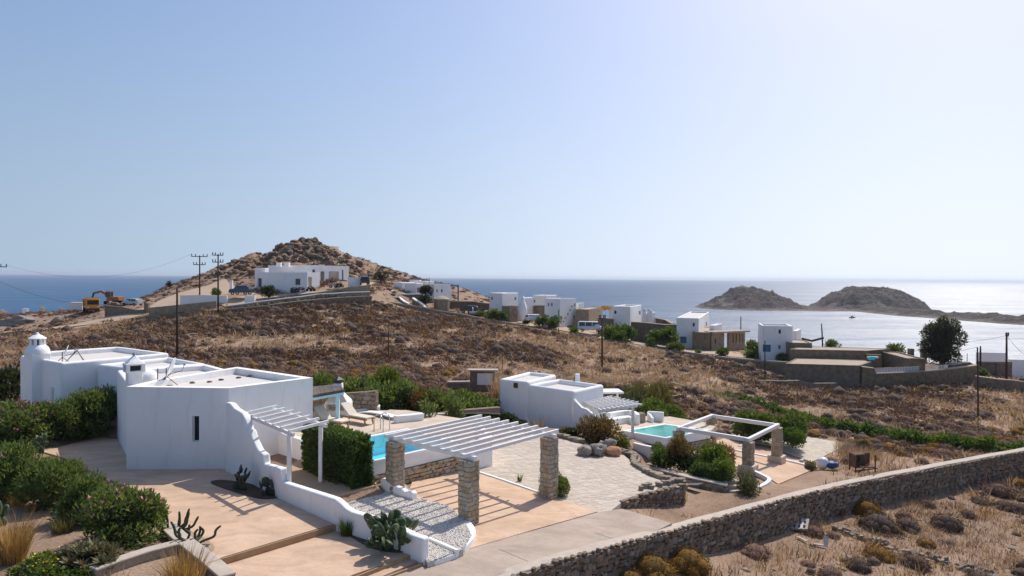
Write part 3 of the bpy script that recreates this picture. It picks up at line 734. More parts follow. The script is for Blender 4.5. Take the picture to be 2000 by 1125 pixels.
# ------------------------------------------------------------------ houses
def wall_shell(poly, z0, z1, par=0.35, th=0.3, openings=()):
    """outer walls with openings, a parapet and its inner face. openings: (edge, u0, u1, za, zb) with u in metres"""
    poly = ccw(poly); n = len(poly); ins = inset(poly, th); b = MB(); zr = z1-par
    zs = sorted({z0, z1} | {o[3] for o in openings} | {o[4] for o in openings})
    for i in range(n):
        a, c = Vector(poly[i]), Vector(poly[(i+1) % n]); L = (c-a).length; t = (c-a)/L; nn = Vector((-t.y, t.x))
        ops = [o for o in openings if o[0] == i]
        us = sorted({0.0, L} | {o[1] for o in ops} | {o[2] for o in ops})
        pt = lambda u, z, d=0.0: (a.x+t.x*u+nn.x*d, a.y+t.y*u+nn.y*d, z)
        for k in range(len(us)-1):
            for m in range(len(zs)-1):
                um, zm = (us[k]+us[k+1])/2, (zs[m]+zs[m+1])/2
                if any(o[1] < um < o[2] and o[3] < zm < o[4] for o in ops): continue
                b.add([pt(us[k], zs[m]), pt(us[k+1], zs[m]), pt(us[k+1], zs[m+1]), pt(us[k], zs[m+1])], [(0, 1, 2, 3)])
        for o in ops:
            d = 0.26; q = [(o[1], o[3]), (o[2], o[3]), (o[2], o[4]), (o[1], o[4])]
            for k in range(4):
                (u1, w1), (u2, w2) = q[k], q[(k+1) % 4]
                b.add([pt(u1, w1), pt(u1, w1, d), pt(u2, w2, d), pt(u2, w2)], [(0, 1, 2, 3)])
        ni = ins[i]; nj = ins[(i+1) % n]
        b.add([pt(u, z1) for u in us]+[(nj[0], nj[1], z1), (ni[0], ni[1], z1)], [tuple(range(len(us)+2))])
        b.add([(ni[0], ni[1], zr), (ni[0], ni[1], z1), (nj[0], nj[1], z1), (nj[0], nj[1], zr)], [(0, 1, 2, 3)])
    return b, ins, zr
def weld(o):
    bm = bmesh.new(); bm.from_mesh(o.data); bmesh.ops.remove_doubles(bm, verts=bm.verts, dist=1e-4)
    bmesh.ops.recalc_face_normals(bm, faces=bm.faces); bm.to_mesh(o.data); bm.free(); o.data.update()
def volume(parent, poly, z0, z1, mat='white', roof='roof_white', par=0.35, th=0.3, bevel=0.12, openings=(), wname='wall', seg=3):
    """one walled volume of a house: wall, roof and a window part for each opening. opening: (edge,u0,u1,za,zb,kind)"""
    poly = ccw(poly); b, ins, zr = wall_shell(poly, z0, z1, par, th, openings)
    w = b.build(wname, MT[mat], parent, bevel=0); weld(w)
    if bevel:
        md = w.modifiers.new('bevel', 'BEVEL'); md.width = bevel; md.segments = seg; md.limit_method = 'ANGLE'; md.angle_limit = R(25); w.data.shade_smooth()
        md.harden_normals = True
    MB().prism(inset(poly, th*0.6), zr-0.12, zr).build('roof', MT[roof], parent)
    for o in openings:
        a, c = Vector(poly[o[0]]), Vector(poly[(o[0]+1) % len(poly)]); t = (c-a).normalized(); nn = Vector((-t.y, t.x)); kind = o[5] if len(o) > 5 else 'glass'
        def bx(u0, u1, za, zb, d0, d1):
            q = a+t*((u0+u1)/2)+nn*((d0+d1)/2)
            return ((q.x, q.y, (za+zb)/2), (u1-u0, abs(d1-d0), zb-za))
        rz = math.atan2(t.y, t.x); m = MB(); f = 0.05 if (o[2]-o[1]) > 0.5 else 0.035
        if kind in ('glass', 'shutter', 'door'):
            fm = 'white_wood' if kind == 'glass' else 'blue_paint'
            for (u0, u1, za, zb) in ((o[1], o[1]+f, o[3], o[4]), (o[2]-f, o[2], o[3], o[4]), (o[1]+f, o[2]-f, o[3], o[3]+f), (o[1]+f, o[2]-f, o[4]-f, o[4])):
                m.box(*bx(u0, u1, za, zb, .14, .2), rz)
            if kind != 'glass':
                mid = (o[1]+o[2])/2; m.box(*bx(mid-.02, mid+.02, o[3]+f, o[4]-f, .15, .19), rz)
            fr = m.build('window' if kind != 'door' else 'door', MT[fm], parent)
            MB().box(*bx(o[1]+f*.5, o[2]-f*.5, o[3]+f*.5, o[4]-f*.5, .165, .18), rz).build('pane', MT['dark_glass' if kind == 'glass' else 'blue_paint'], fr)
        else:
            mm = {'void': 'dark_void', 'stone': 'far_stone_light', 'beige': 'deck'}[kind]
            MB().box(*bx(o[1], o[2], o[3], o[4], .235, .255), rz).build('doorway' if kind != 'void' else 'window', MT[mm], parent)
    return w
def corner_vol(pl, pc, pr, ytop, ybot, Yc, th=38, sink=0.8):
    """plan polygon of a box-shaped house from its visible corner: left end, corner and right end columns"""
    a = R(th); cpt = D(pc, ytop, Yc); z1 = cpt.z; z0 = D(pc, ybot, Yc).z-sink
    def hit(px, d):
        r = ray(px, 560); k = r.x/r.y; t = (k*cpt.y-cpt.x)/(d[0]-k*d[1]); return Vector((cpt.x+d[0]*t, cpt.y+d[1]*t))
    l = hit(pl, (-math.cos(a), math.sin(a))); r = hit(pr, (math.sin(a), math.cos(a))); c = Vector((cpt.x, cpt.y))
    poly = [tuple(l), tuple(c), tuple(r), tuple(l+r-c)]
    return poly, z0, z1
def px_open(poly, edge, x0, x1, y0, y1, kind='glass'):
    """opening of a wall face from its corners in the photo"""
    a, c = Vector(poly[edge]), Vector(poly[(edge+1) % len(poly)]); L = (c-a).length; t = (c-a)/L
    u = []; z = []
    for px, py in ((x0, y0), (x1, y1)):
        q = on_path(px, py, [tuple(a), tuple(c)]); u.append((Vector((q.x, q.y))-a).dot(t)); z.append(q.z)
    u0, u1 = max(.05, min(u)), min(L-.05, max(u))
    return (edge, u0, u1, min(z), max(z), kind)
# ------------------------------------------------------------------ foliage
def leaf_cloud(seed, lobes, n, L, W, up=0.35, zmin=0.02, shell=0.55, stretch=1.0, jit=0.9):
    r = np.random.default_rng(seed); lb = np.array(lobes, float); w = lb[:, 3]**2; w /= w.sum()
    k = r.choice(len(lb), n, p=w); d = r.normal(size=(n, 3)); d /= np.linalg.norm(d, axis=1)[:, None]
    rad = lb[k, 3]*(shell+(1-shell)*r.random(n)**0.5)*(1+0.10*r.normal(size=n))
    p = lb[k, :3]+d*rad[:, None]*np.array([1, 1, stretch])
    ok = p[:, 2] > zmin; p = p[ok]; d = d[ok]; m = len(p)
    ld = d*0.7+r.normal(size=(m, 3))*jit*0.6; ld[:, 2] += up; ld /= np.linalg.norm(ld, axis=1)[:, None]
    s = np.cross(ld, r.normal(size=(m, 3))); s /= np.linalg.norm(s, axis=1)[:, None]+1e-9
    l = L*(0.6+0.7*r.random(m))[:, None]; w2 = W*(0.7+0.6*r.random(m))[:, None]
    V = np.stack([p-ld*l*.15, p+ld*l*.35+s*w2*.5, p+ld*l*.85, p+ld*l*.35-s*w2*.5], 1).reshape(-1, 3)
    F = np.arange(m*4).reshape(-1, 4); return V, F
def dome_lobes(seed, k=16, flat=0.8, r=(.26, .42), spread=0.68):
    q = random.Random(seed); out = [(0, 0, .35, .5)]
    for i in range(k):
        a = q.uniform(0, 2*math.pi); e = math.asin(q.uniform(0.0, 1)); rr = spread*q.uniform(.75, 1.05)
        out.append((rr*math.cos(a)*math.cos(e), rr*math.sin(a)*math.cos(e), (0.25+rr*math.sin(e))*flat, q.uniform(*r)))
    return out
def blades(seed, n, h, spread, w=0.02, lean=0.5):
    """tuft of grass blades"""
    r = np.random.default_rng(seed); a = r.random(n)*2*np.pi; q = spread*np.sqrt(r.random(n))
    b = np.stack([np.cos(a)*q, np.sin(a)*q, np.zeros(n)], 1); hh = h*(0.55+0.5*r.random(n))
    la = a+r.normal(size=n)*.6; ln = lean*(0.3+0.9*r.random(n))*(0.3+q/spread)
    tip = b+np.stack([np.cos(la)*ln*hh, np.sin(la)*ln*hh, hh], 1); mid = b*.5+tip*.5-np.stack([np.cos(la)*ln*hh*.14, np.sin(la)*ln*hh*.14, -hh*.08], 1)
    s = np.stack([-np.sin(la+r.normal(size=n)), np.cos(la), np.zeros(n)], 1); ww = w*(0.6+.8*r.random(n))[:, None]
    V = np.stack([b-s*ww*.5, b+s*ww*.5, mid+s*ww*.4, tip, mid-s*ww*.4], 1).reshape(-1, 3)
    i = np.arange(n)[:, None]*5; F = np.concatenate([i+np.array([[0, 1, 2, 4]]), i+np.array([[4, 2, 3, 3]])]); return V, F[:n], i
def tuft_mesh(name, seed, n, h, spread, w, mat, lean=0.5):
    V, F, i = blades(seed, n, h, spread, w, lean)
    T = np.concatenate([np.c_[i, i+1, i+2], np.c_[i, i+2, i+4], np.c_[i+4, i+2, i+3]]); return np_mesh(name, V, T, MT[mat])
def stems_mesh(name, seed, k, h, spread, r0, mat='bark'):
    q = random.Random(seed); b = MB()
    for i in range(k):
        a = q.uniform(0, 6.28); s = spread*q.uniform(.4, 1)
        b.tube([(q.uniform(-.06, .06), q.uniform(-.06, .06), -.12), (math.cos(a)*s*.4, math.sin(a)*s*.4, h*.45), (math.cos(a)*s, math.sin(a)*s, h*q.uniform(.8, 1))], [r0, r0*.7, r0*.35], 5)
    me = bpy.data.meshes.new(name); me.from_pydata([tuple(p) for p in b.v], [], b.f); me.materials.append(MT[mat]); return me
FOL = {}
def foliage(kind, variant):
    """bank of shared crown meshes, unit radius"""
    k = (kind, variant)
    if k in FOL: return FOL[k]
    mat, n, L, W, nl, flat, up = {
        'oleander': ('oleander', 7500, .14, .042, 20, 1.0, .45), 'olemid': ('oleander', 3000, .2, .07, 16, 1.0, .45), 'bright': ('bright_leaf', 2600, .2, .07, 14, .95, .4),
        'rust': ('rust_leaf', 3000, .17, .05, 18, .95, .5), 'ball': ('hedge_leaf', 2800, .12, .06, 22, 1.0, .3), 'ballb': ('bright_leaf', 3000, .12, .06, 22, 1.0, .3), 'olive': ('olive_leaf', 1600, .22, .05, 14, .9, .6),
        'dark': ('dark_leaf', 2000, .2, .08, 14, .9, .4), 'far': ('bright_leaf', 700, .32, .13, 12, .9, .3), 'fardark': ('hedge_leaf', 700, .32, .13, 12, .9, .3), 'reed': ('reed_leaf', 1600, .36, .035, 12, 1.1, 1.6)}[kind]
    sd = 100+variant*17+sum(map(ord, kind))
    lobes = dome_lobes(sd, nl, flat) if kind not in ('ball', 'ballb') else [(0, 0, .55, .62)]+dome_lobes(sd, nl, 1.0, (.2, .3), .62)
    V, F = leaf_cloud(sd, lobes, n, L, W, up)
    FOL[k] = np_mesh('foliage', V, F, MT[mat]); return FOL[k]
STEM = {}
def shrub(name, label, kind, loc, size, cat='shrub', group=None, flowers=None, variant=None, part=True):
    """shrub > foliage, stem (> flowers)"""
    v = rnd.randrange(3) if variant is None else variant
    s = size if isinstance(size, (tuple, list)) else (size, size, size)
    t = thing(name, label, cat, loc, U(0, 6.28), group)
    link('foliage', foliage(kind, v), t, sc=s)
    if v not in STEM: STEM[v] = stems_mesh('stem', v, 7, .75, .5, .045)
    if part: link('stem', STEM[v], t, sc=s)
    if flowers:
        mat, n = flowers; lb = dome_lobes(100+v*17+sum(map(ord, kind)), 20, 1.0); V, F = leaf_cloud(v+5, [(x, y, z+.08, r) for x, y, z, r in lb if z > .62], n, .075, .07, .2, .5, .98)
        tag(link('flowers', np_mesh('flowers', V, F, MT[mat]), t, sc=s), kind='stuff')
    return t
def scatter(name, base_list, P3, sizes, rots, mat, label=None, kind='stuff'):
    """many copies of small base shapes (V, T arrays) joined into one piece of ground cover"""
    Vs, Fs, off = [], [], 0
    for j, (bv, bf) in enumerate(base_list):
        k = np.arange(len(P3)) % len(base_list) == j
        p, s, a = P3[k], sizes[k], rots[k]; m = len(p)
        if not m: continue
        c, sn = np.cos(a)[:, None], np.sin(a)[:, None]
        x = bv[None, :, 0]*s[:, None, 0]; y = bv[None, :, 1]*s[:, None, 1]; z = bv[None, :, 2]*s[:, None, 2]
        V = np.stack([x*c-y*sn+p[:, None, 0], x*sn+y*c+p[:, None, 1], z+p[:, None, 2]], -1).reshape(-1, 3)
        F = (bf[None]+(np.arange(m)*len(bv))[:, None, None]).reshape(-1, bf.shape[1])+off
        off += len(V); Vs.append(V); Fs.append(F)
    V = np.concatenate(Vs); F = np.concatenate(Fs); o = V.mean(0); o[2] = V[:, 2].min()
    ob = link(name, np_mesh(name, V-o, F, MT[mat]), loc=tuple(o))
    return tag(ob, label, kind=kind)
# ------------------------------------------------------------------ the near villa on the left
vA, vB, vC, vD, vE = (-17.4, 30.8), (-12.7, 30.65), (-9.9, 34.0), (-15.2, 37.8), (-17.2, 32.7)
villa = thing('villa', 'nearest white flat-roofed villa with narrow slit window and stepped white garden wall beside', 'villa', (-14, 33, 0.1))
zt = 3.9
volume(villa, [vA, vB, vC, vD, vE], -0.3, zt, bevel=0.2, th=0.36, par=0.32, seg=4,
       openings=[(0, 3.02, 3.34, 1.45, 2.62, 'glass'), px_open([vA, vB, vC, vD, vE], 1, 497, 509, 862, 925, 'door')])
vL = [(-17.42, 31.3), (-17.24, 32.72), (-15.25, 37.84), (-18.3, 41), (-22, 38)]
volume(villa, vL, -0.3, 3.62, bevel=0.2, th=0.4, par=0.3)
ch = MB(); c0 = D(262, 740, 33.4); cx, cy = c0.x, c0.y
ch.box((cx, cy, 3.8), (.64, .64, .9), .7); ch.box((cx, cy, 4.6), (.86, .86, .09), .7)
for i in range(4):
    a = .7+math.pi/4+i*math.pi/2; ch.box((cx+math.cos(a)*.48, cy+math.sin(a)*.48, 4.4), (.17, .17, .36), .7)
ch.box((cx, cy, 4.24), (.82, .82, .1), .7); ch.lathe((cx, cy, 4.64), [(.55, 0), (.32, .16), (.12, .32), (.1, .38)], 4, .7+math.pi/4)
chim = ch.build('chimney', MT['white'], villa, bevel=.03)
MB().box((cx, cy, 4.42), (.5, .5, .3), .7).build('flue', MT['dark_void'], chim)
MB().lathe((cx, cy, 5.0), [(.05, 0), (.09, .06), (.05, .14)], 8).build('finial', MT['grey_cement'], chim)
dm = D(286, 745, 33.9)
MB().lathe((dm.x, dm.y, 3.2), [(.55, 0), (.55, .55), (.5, .8), (.36, .98), (.16, 1.06), (.02, 1.08)], 20).build('flue_dome', MT['white'], villa, smooth=True)
# ------------------------------------------------------------------ the villa behind it
v2 = thing('villa', 'white villa at far left behind the nearest villa with a round-shouldered chimney tower', 'villa', (-25, 43, 0))
hA, hB, hC = (-30.3, 42.0), (-25.7, 38.9), (-24.5, 40.5)
volume(v2, [hA, hB, hC, (-22.2, 44.2), (-27.6, 47.9), (-30.6, 44.3)], -0.6, 3.9, bevel=.2, par=.32, th=.36, openings=[(0, 4.25, 4.52, 1.0, 2.3, 'glass')], seg=4)
volume(v2, [(-24.48, 40.2), (-21.3, 38.6), (-18.35, 41.05), (-22.15, 44.15)], -0.6, 3.66, bevel=.2, par=.3, th=.36, seg=4)
tx, ty = D(73, 690, 40.6).x, 40.6; t2 = MB()
t2.box((tx, ty, 1.8), (1.1, 1.0, 4.9), -.6); t2.lathe((tx, ty, 4.2), [(.64, 0), (.63, .2), (.57, .36), (.46, .48), (.4, .54)], 20)
for i in range(8):
    a = i*math.pi/4+.3; t2.box((tx+math.cos(a)*.34, ty+math.sin(a)*.34, 4.9), (.13, .16, .46), a)
t2.lathe((tx, ty, 5.08), [(.48, 0), (.48, .06), (.38, .1), (.24, .22), (.1, .28), (.09, .36), (.02, .4)], 16)
tw = t2.build('chimney', MT['white'], v2, bevel=.05, angle=50)
MB().lathe((tx, ty, 4.7), [(.27, 0), (.27, .4)], 10).build('flue', MT['dark_void'], tw)
# satellite dishes
def dish(label, loc, az_, el, s=1.0, grp=None):
    t = thing('satellite_dish', label, 'satellite dish', loc, az_, grp)
    b = MB(); n = 18; vs = [(0, 0, 0)]; fs = []
    m = Matrix.Rotation(-el, 3, 'X')
    for k in (1, 2, 3):
        r = .45*s*k/3
        for j in range(n):
            a = 2*math.pi*j/n; vs.append((r*math.cos(a), .35*r*r/s, r*math.sin(a)*1.1))
    for j in range(n):
        fs.append((0, 1+j, 1+(j+1) % n))
        for k in (0, 1): fs.append((1+k*n+j, 1+(k+1)*n+j, 1+(k+1)*n+(j+1) % n, 1+k*n+(j+1) % n))
    b.add([m @ Vector(v)+Vector((0, 0, .75*s)) for v in vs], fs)
    o = b.build('reflector', MT['car_white'], t, world=False, smooth=True); sm = o.modifiers.new('thick', 'SOLIDIFY'); sm.thickness = .02
    MB().tube([(0, -.12, 0), (0, -.12, .75*s), (0, 0, .75*s)], .025, 6).build('mast', MT['dark_metal'], t, world=False)
    MB().tube([(0, -.05, .45*s), (0, .5*s, .62*s), (0, .6*s, .85*s)], .014, 5).build('feed_arm', MT['dark_metal'], t, world=False)
    MB().box((0, .6*s, .88*s), (.08, .1, .08)).build('receiver', MT['grey_cement'], t, world=False)
    b = MB()
    for dx, dy in ((-.4, -.5), (.4, -.5), (0, .35)): b.tube([(0, -.12, .4*s), (dx*s, dy*s, .0)], .018, 5)
    b.build('bracket', MT['rust'], t, world=False); return t
q = D(330, 745, 33.2); dish('white satellite dish on a rusty frame on the roof of the nearest villa', (q.x, q.y, 3.58), R(-75), .35, 1.15)
q = D(150, 697, 41.5); dish('satellite dish standing left of the bare tripod mount on the far left villa roof', (D(122, 697, 41).x, 41.2, 3.58), R(-60), .3, .9)
t = thing('antenna_mount', 'bare metal tripod mount beside the satellite dish on the far left villa roof', 'antenna mount', (q.x, q.y, 3.58))
b = MB()
for dx, dy in ((-.6, -.2), (.7, -.3), (.1, .6)): b.tube([(0, 0, .75), (dx, dy, 0)], .022, 5)
b.build('leg', MT['dark_metal'], t, world=False); MB().tube([(-.55, 0, .15), (.1, 0, .8)], .02, 5).build('arm', MT['dark_metal'], t, world=False)
q = D(308, 752, 33.0); t = thing('antenna_mast', 'rusty braced mast left of the dish on the nearest villa roof', 'mast', (q.x, q.y, 3.58))
MB().tube([(0, 0, 0), (0, 0, .85)], .025, 6).build('pole', MT['rust'], t, world=False); MB().tube([(.02, 0, .1), (.6, .1, .62)], .018, 5).tube([(.02, 0, .02), (.7, .05, .04)], .018, 5).build('brace', MT['rust'], t, world=False)
for i, (px, py) in enumerate(((376, 748), (409, 746), (432, 742), (466, 738), (486, 735))):  # dark lumps added where the roof shows shadow-like spots
    q = P(px, py, 3.6); tag(MB().rock((q.x, q.y, 3.62), (.3, .22, .13), i, 1).build('loose_stone', MT['boulder']), 'small dark stone lying on the flat roof of the nearest villa', 'stone', 'stones lying on the near roof')
# stepped white garden wall
CURVE = [(-12.75, 30.6)]+[tuple(PF(*q, F_FORE))[:2] for q in ((548, 970), (660, 1021))]+[tuple(PF(745, 1060, F_LOW))[:2], tuple(PF(834, 1101, plane(.14)))[:2]]
tops = [(447,785),(455,787),(463,797),(470,801),(478,806),(486,820),(490,838),(494,838.5),(499,856),(508,875),(514,882),(520,886),(521.5,905),(530,907),(545,911),(554,914),(556,940),(575,946),(610,957),(645,968),(660,973),(670,981),(680,991),(692,998),(720,1006),(745,1014),(780,1028),(804,1039),(806,1041),(833,1050)]
gw = wall_strip([on_path(x, y, CURVE) for x, y in tops], .3, -.25)
tag(gw.build('garden_wall', MT['white'], bevel=.07, seg=3, angle=50), 'white garden wall stepping down in waves from the nearest villa to the driveway', 'garden wall')
# white timber pergola of the near villa
pg = thing('pergola', 'small white timber pergola against the side of the nearest villa above the clipped hedge', 'pergola', tuple(P(600, 950, .6)))
zp = 2.92; A0, A1 = P(484, 812, zp), P(570, 848, zp); B0, B1 = P(535, 800, zp), P(634, 831, zp)
for a, b_ in ((A0, A1), (B0, B1)):
    d = (b_-a).normalized(); MB().bar(a-d*.1, b_+d*.15, .1, .14).build('beam', MT['white_wood'], pg)
for i in range(7):
    k = i/6; a = A0.lerp(A1, k); b_ = B0.lerp(B1, k); d = (b_-a).normalized(); up = Vector((0, 0, .13))
    MB().bar(a-d*.16+up, b_+d*.2+up, .085, .11).build('rafter', MT['white_wood'], pg)
for px, py, z in ((565, 850, .45), (626.5, 833, .52)):
    q = P(px, py, zp-.07); MB().bar((q.x, q.y, z-.1), (q.x, q.y, zp-.07), .15).build('post', MT['white_wood'], pg, bevel=.01)
# stone-pillared pergola over the court
sp = thing('pergola', 'big white slatted pergola on three square stone pillars over the terracotta court', 'pergola', (-1.6, 28.5, 0))
zb = 2.42
cFL, cF, cR, cB = P(772, 857, zb), P(916, 893, zb), P(1073, 850, zb), P(917, 818, zb)
cB = cFL+(cR-cF)
def stone_pillar(parent, x, y, z0, z1, w, rz, mat='pillar_stone', core='mortar_light', course=.19):
    core_o = MB().box((x, y, (z0+z1)/2), (w-.06, w-.06, z1-z0), rz).build('pillar', MT[core], parent)
    c, s = math.cos(rz), math.sin(rz); z = z0
    while z < z1-.05:
        h = min(U(course*.8, course*1.2), z1-z)
        if z1-z-h < .08: h = z1-z
        for side in range(4):
            a = rz+side*math.pi/2; tx_, ty_ = math.cos(a), math.sin(a); u = -w/2
            cuts = [U(.28, .42), U(.3, .4)]; cuts.append(1-sum(cuts))
            if rnd.random() < .45: cuts = [U(.38, .62)]; cuts.append(1-cuts[0])
            for f in cuts:
                ww = f*w; um = u+ww/2; u += ww; th = .12
                px_ = x+tx_*um+ty_*(w/2-th/2+U(-.01, .02)); py_ = y+ty_*um-tx_*(w/2-th/2+U(-.01, .02))
                stone_part(core_o, (px_, py_, z+h/2), (ww*.95, th, h*.93), a+U(-.03, .03), mat)
        z += h
    return core_o
rzp = math.atan2((cR-cF).y, (cR-cF).x)
for c in (cFL, cF, cR):
    z0 = float(F_COURT(c.x, c.y))-.05; stone_pillar(sp, c.x, c.y, z0, zb-.09, .56, rzp)
MB().box((cB.x, cB.y, 1.9), (.14, .14, .95), rzp).build('post', MT['white_wood'], sp)
for a, b_ in ((cFL, cF), (cB, cR)):
    d = (b_-a).normalized(); MB().bar(a-d*.34, b_+d*.34, .16, .17).build('beam', MT['white_wood'], sp, bevel=.015)
for i in range(9):
    k = -.03+1.06*i/8; a = cFL.lerp(cF, k); b_ = cB.lerp(cR, k); d = (b_-a).normalized(); up = Vector((0, 0, .15))
    MB().bar(a-d*.42+up+Vector((0, 0, U(-.01, .01))), b_+d*.42+up, .1, .13).build('rafter', MT['white_wood'], sp, bevel=.012)
# pool
def ringwall(b, poly, t, z0, z1):
    poly = ccw(poly); i = inset(poly, t); n = len(poly)
    for k in range(n):
        j = (k+1) % n; o0, o1, i0, i1 = poly[k], poly[j], i[k], i[j]
        b.add([(*o0, z0), (*o1, z0), (*o1, z1), (*o0, z1), (*i0, z0), (*i1, z0), (*i1, z1), (*i0, z1)], [(0, 1, 2, 3), (3, 2, 6, 7), (5, 4, 7, 6)])
    return i
def pool(label, poly, zr, zband, zbase, water, tile, rim=.34, drop=.05, stone='pillar_stone', faces=()):
    t = thing('swimming_pool', label, 'swimming pool', (poly[0][0], poly[0][1], zbase))
    poly = ccw([tuple(p)[:2] for p in poly]); b = MB(); ins = ringwall(b, poly, rim, zband, zr); o = b.build('rim_wall', MT['white'], t); weld(o)
    md = o.modifiers.new('bevel', 'BEVEL'); md.width = .03; md.segments = 2; o.data.shade_smooth()
    b = MB(); zf = zr-.95; n = len(ins)
    b.add([(*p, zf) for p in ins]+[(*p, zband+.02) for p in ins], [tuple(range(n))]+[((i+1) % n, i, n+i, n+(i+1) % n) for i in range(n)])
    b.build('basin', MT[tile], t)
    MB().add([(*p, zr-drop) for p in inset(ins, .003)], [tuple(range(n))]).build('water', MT[water], t)
    core = MB().prism(inset(poly, .06), zbase-.2, zband).build('plinth', MT['mortar'], t)
    # hollow: the plinth carries the basin, cut away inside
    bm = bmesh.new(); bm.from_mesh(core.data)
    bmesh.ops.delete(bm, geom=[f for f in bm.faces if abs(f.normal.z) > .9], context='FACES'); bm.to_mesh(core.data); bm.free()
    for a, c in faces:
        its = face_stones(poly[a], poly[c], zbase-.05, zband-.02, zbase-.05, zband-.02, 1, (.16, .4), (.1, .2), .09)
        for ctr, size, rz in its: stone_part(core, ctr, size, rz, stone)
    return t, poly, ins
pl, pp, pi_ = pool('bright turquoise swimming pool with white rim and stone plinth beside the slatted pergola', [R0, BR, BL, FL], 1.45, .84, .0, 'pool_water', 'pool_tile', rim=.16, drop=.025,
                   faces=[(i, (i+1) % 4) for i in range(4) if (Vector(ccw([tuple(R0), tuple(BR), tuple(BL), tuple(FL)])[i])-FL).length < .1])
tag(MB().prism(DECK1, 1.1, 1.38).build('pool_deck', MT['deck']), kind='structure')
tw_ = [Vector((-11.6, 33.1, 1.5)), Vector((*(BL+PA*.1), 1.5))]
tag(wall_strip(tw_, .3, .2, .1).build('terrace_wall', MT['white'], bevel=.04), 'low white retaining wall between the nearest villa and the clipped hedge', 'retaining wall')
tw_ = [Vector((*(R0+PV*.2), 1.43)), Vector((-1.1, 32.4, 1.43)), Vector((-2.1, 36.4, 1.43))]
tag(wall_strip(tw_, .3, -.3, -.1).build('terrace_wall', MT['white'], bevel=.04), 'white retaining wall edging the pool deck towards the pale stone patio', 'retaining wall')
# pool ladder
lp = P(748, 841, 1.38); ld = thing('pool_ladder', 'chrome pool ladder with two curved rails at the turquoise pool edge', 'pool ladder', tuple(lp), math.atan2(PV.y, PV.x)+.3)
for s in (-.25, .25):
    pts = [(.35, s, 0), (.35, s, .55)]+[(.35-.28*(1-math.cos(k*math.pi/6)), s, .55+.28*math.sin(k*math.pi/6)) for k in range(1, 7)]+[(-.21, s, -.6)]
    MB().tube(pts, .025, 8).build('rail', MT['steel'], ld, world=False, smooth=True)
for z in (-.2, -.45): MB().box((-.21, 0, z), (.08, .5, .03)).build('step', MT['steel'], ld, world=False)
# sun loungers
def lounger(label, head, foot):
    d = Vector(foot)-Vector(head); t = thing('sun_lounger', label, 'sun lounger', tuple(head), math.atan2(d.y, d.x), 'sun loungers on the pool deck')
    f = MB(); f.box((1.0, .3, .3), (1.95, .06, .07)); f.box((1.0, -.3, .3), (1.95, .06, .07))
    for i in range(9): f.box((.78+i*.14, 0, .33), (.09, .58, .02))
    f.build('frame', MT['teak'], t, world=False)
    for x in (.15, 1.8):
        for s in (-.27, .27): MB().bar((x, s, .28), (x+(.1 if x > 1 else -.08), s, 0), .06).build('leg', MT['teak'], t, world=False)
    MB().box((1.34, 0, .385), (1.26, .6, .08)).build('seat_cushion', MT['cushion'], t, world=False, bevel=.025)
    a = R(42); m = Matrix.Rotation(a, 3, 'Y')
    bk = MB().box((.36, 0, .66), (.86, .6, .08), tilt=m).build('back_cushion', MT['cushion'], t, world=False, bevel=.025)
    MB().box((.40, 0, .585), (.8, .56, .03), tilt=m).build('backrest', MT['teak'], t, world=False)
    MB().box((.44, 0, .70), (.16, .44, .1), tilt=m).build('pillow', MT['grey_wood'], bk, bevel=.03)
    return t
lounger('teak sun lounger with raised back standing nearer the low curved wall', P(672, 821, 1.38), P(716, 829, 1.38))
t = lounger('teak sun lounger half hidden behind the slim turquoise post', P(620, 829, 1.38), P(670, 837, 1.38))
# cane-roofed shelter with turquoise post
sh = thing('shelter', 'pool shelter with grey cane roof, turquoise post and rough stone back wall', 'shelter', (-9.5, 36.5, 1.38))
r1, r2, r3, r4 = D(600, 776, 34.2), D(672, 763, 34.4), D(664, 752, 39), D(598, 758, 39)
rf = MB().add([*[tuple(p) for p in (r1, r2, r3, r4)], *[tuple(p+Vector((0, 0, -.08))) for p in (r1, r2, r3, r4)]], [(3, 2, 1, 0)[::-1], (7, 6, 5, 4), (0, 4, 5, 1), (1, 5, 6, 2), (2, 6, 7, 3), (3, 7, 4, 0)]).build('roof', MT['cane'], sh)
for i in range(34):
    k = (i+.5)/34; a = r1.lerp(r2, k)+Vector((0, 0, .02)); c = r4.lerp(r3, k)+Vector((0, 0, .02)); MB().tube([a, c], .055, 5).build('cane', MT['cane'], rf)
q = P(659.5, 833, 1.38); MB().bar((q.x, q.y, 1.3), (q.x, q.y, D(659, 770, q.y).z), .17).build('post', MT['turq_paint'], sh)
MB().bar(r1+Vector((0, 0, -.14)), r2+Vector((0, 0, -.14)), .1, .12).build('beam', MT['turq_paint'], sh)
sw = [D(606, 775, 39.2), D(670, 768, 39.2), D(736, 763, 38.6)]
core = wall_strip(sw, .4, 1.1).build('back_wall', MT['mortar'], sh)
for a, c in ((sw[0], sw[1]), (sw[1], sw[2])):
    d = Vector((c.x-a.x, c.y-a.y)).normalized(); n = Vector((d.y, -d.x))*.2
    for ctr, size, rz in face_stones(a.xy+n, c.xy+n, 1.2, a.z, 1.2, c.z, 1, (.25, .5), (.16, .3), .08): stone_part(core, ctr, size, rz, 'dry_stone')
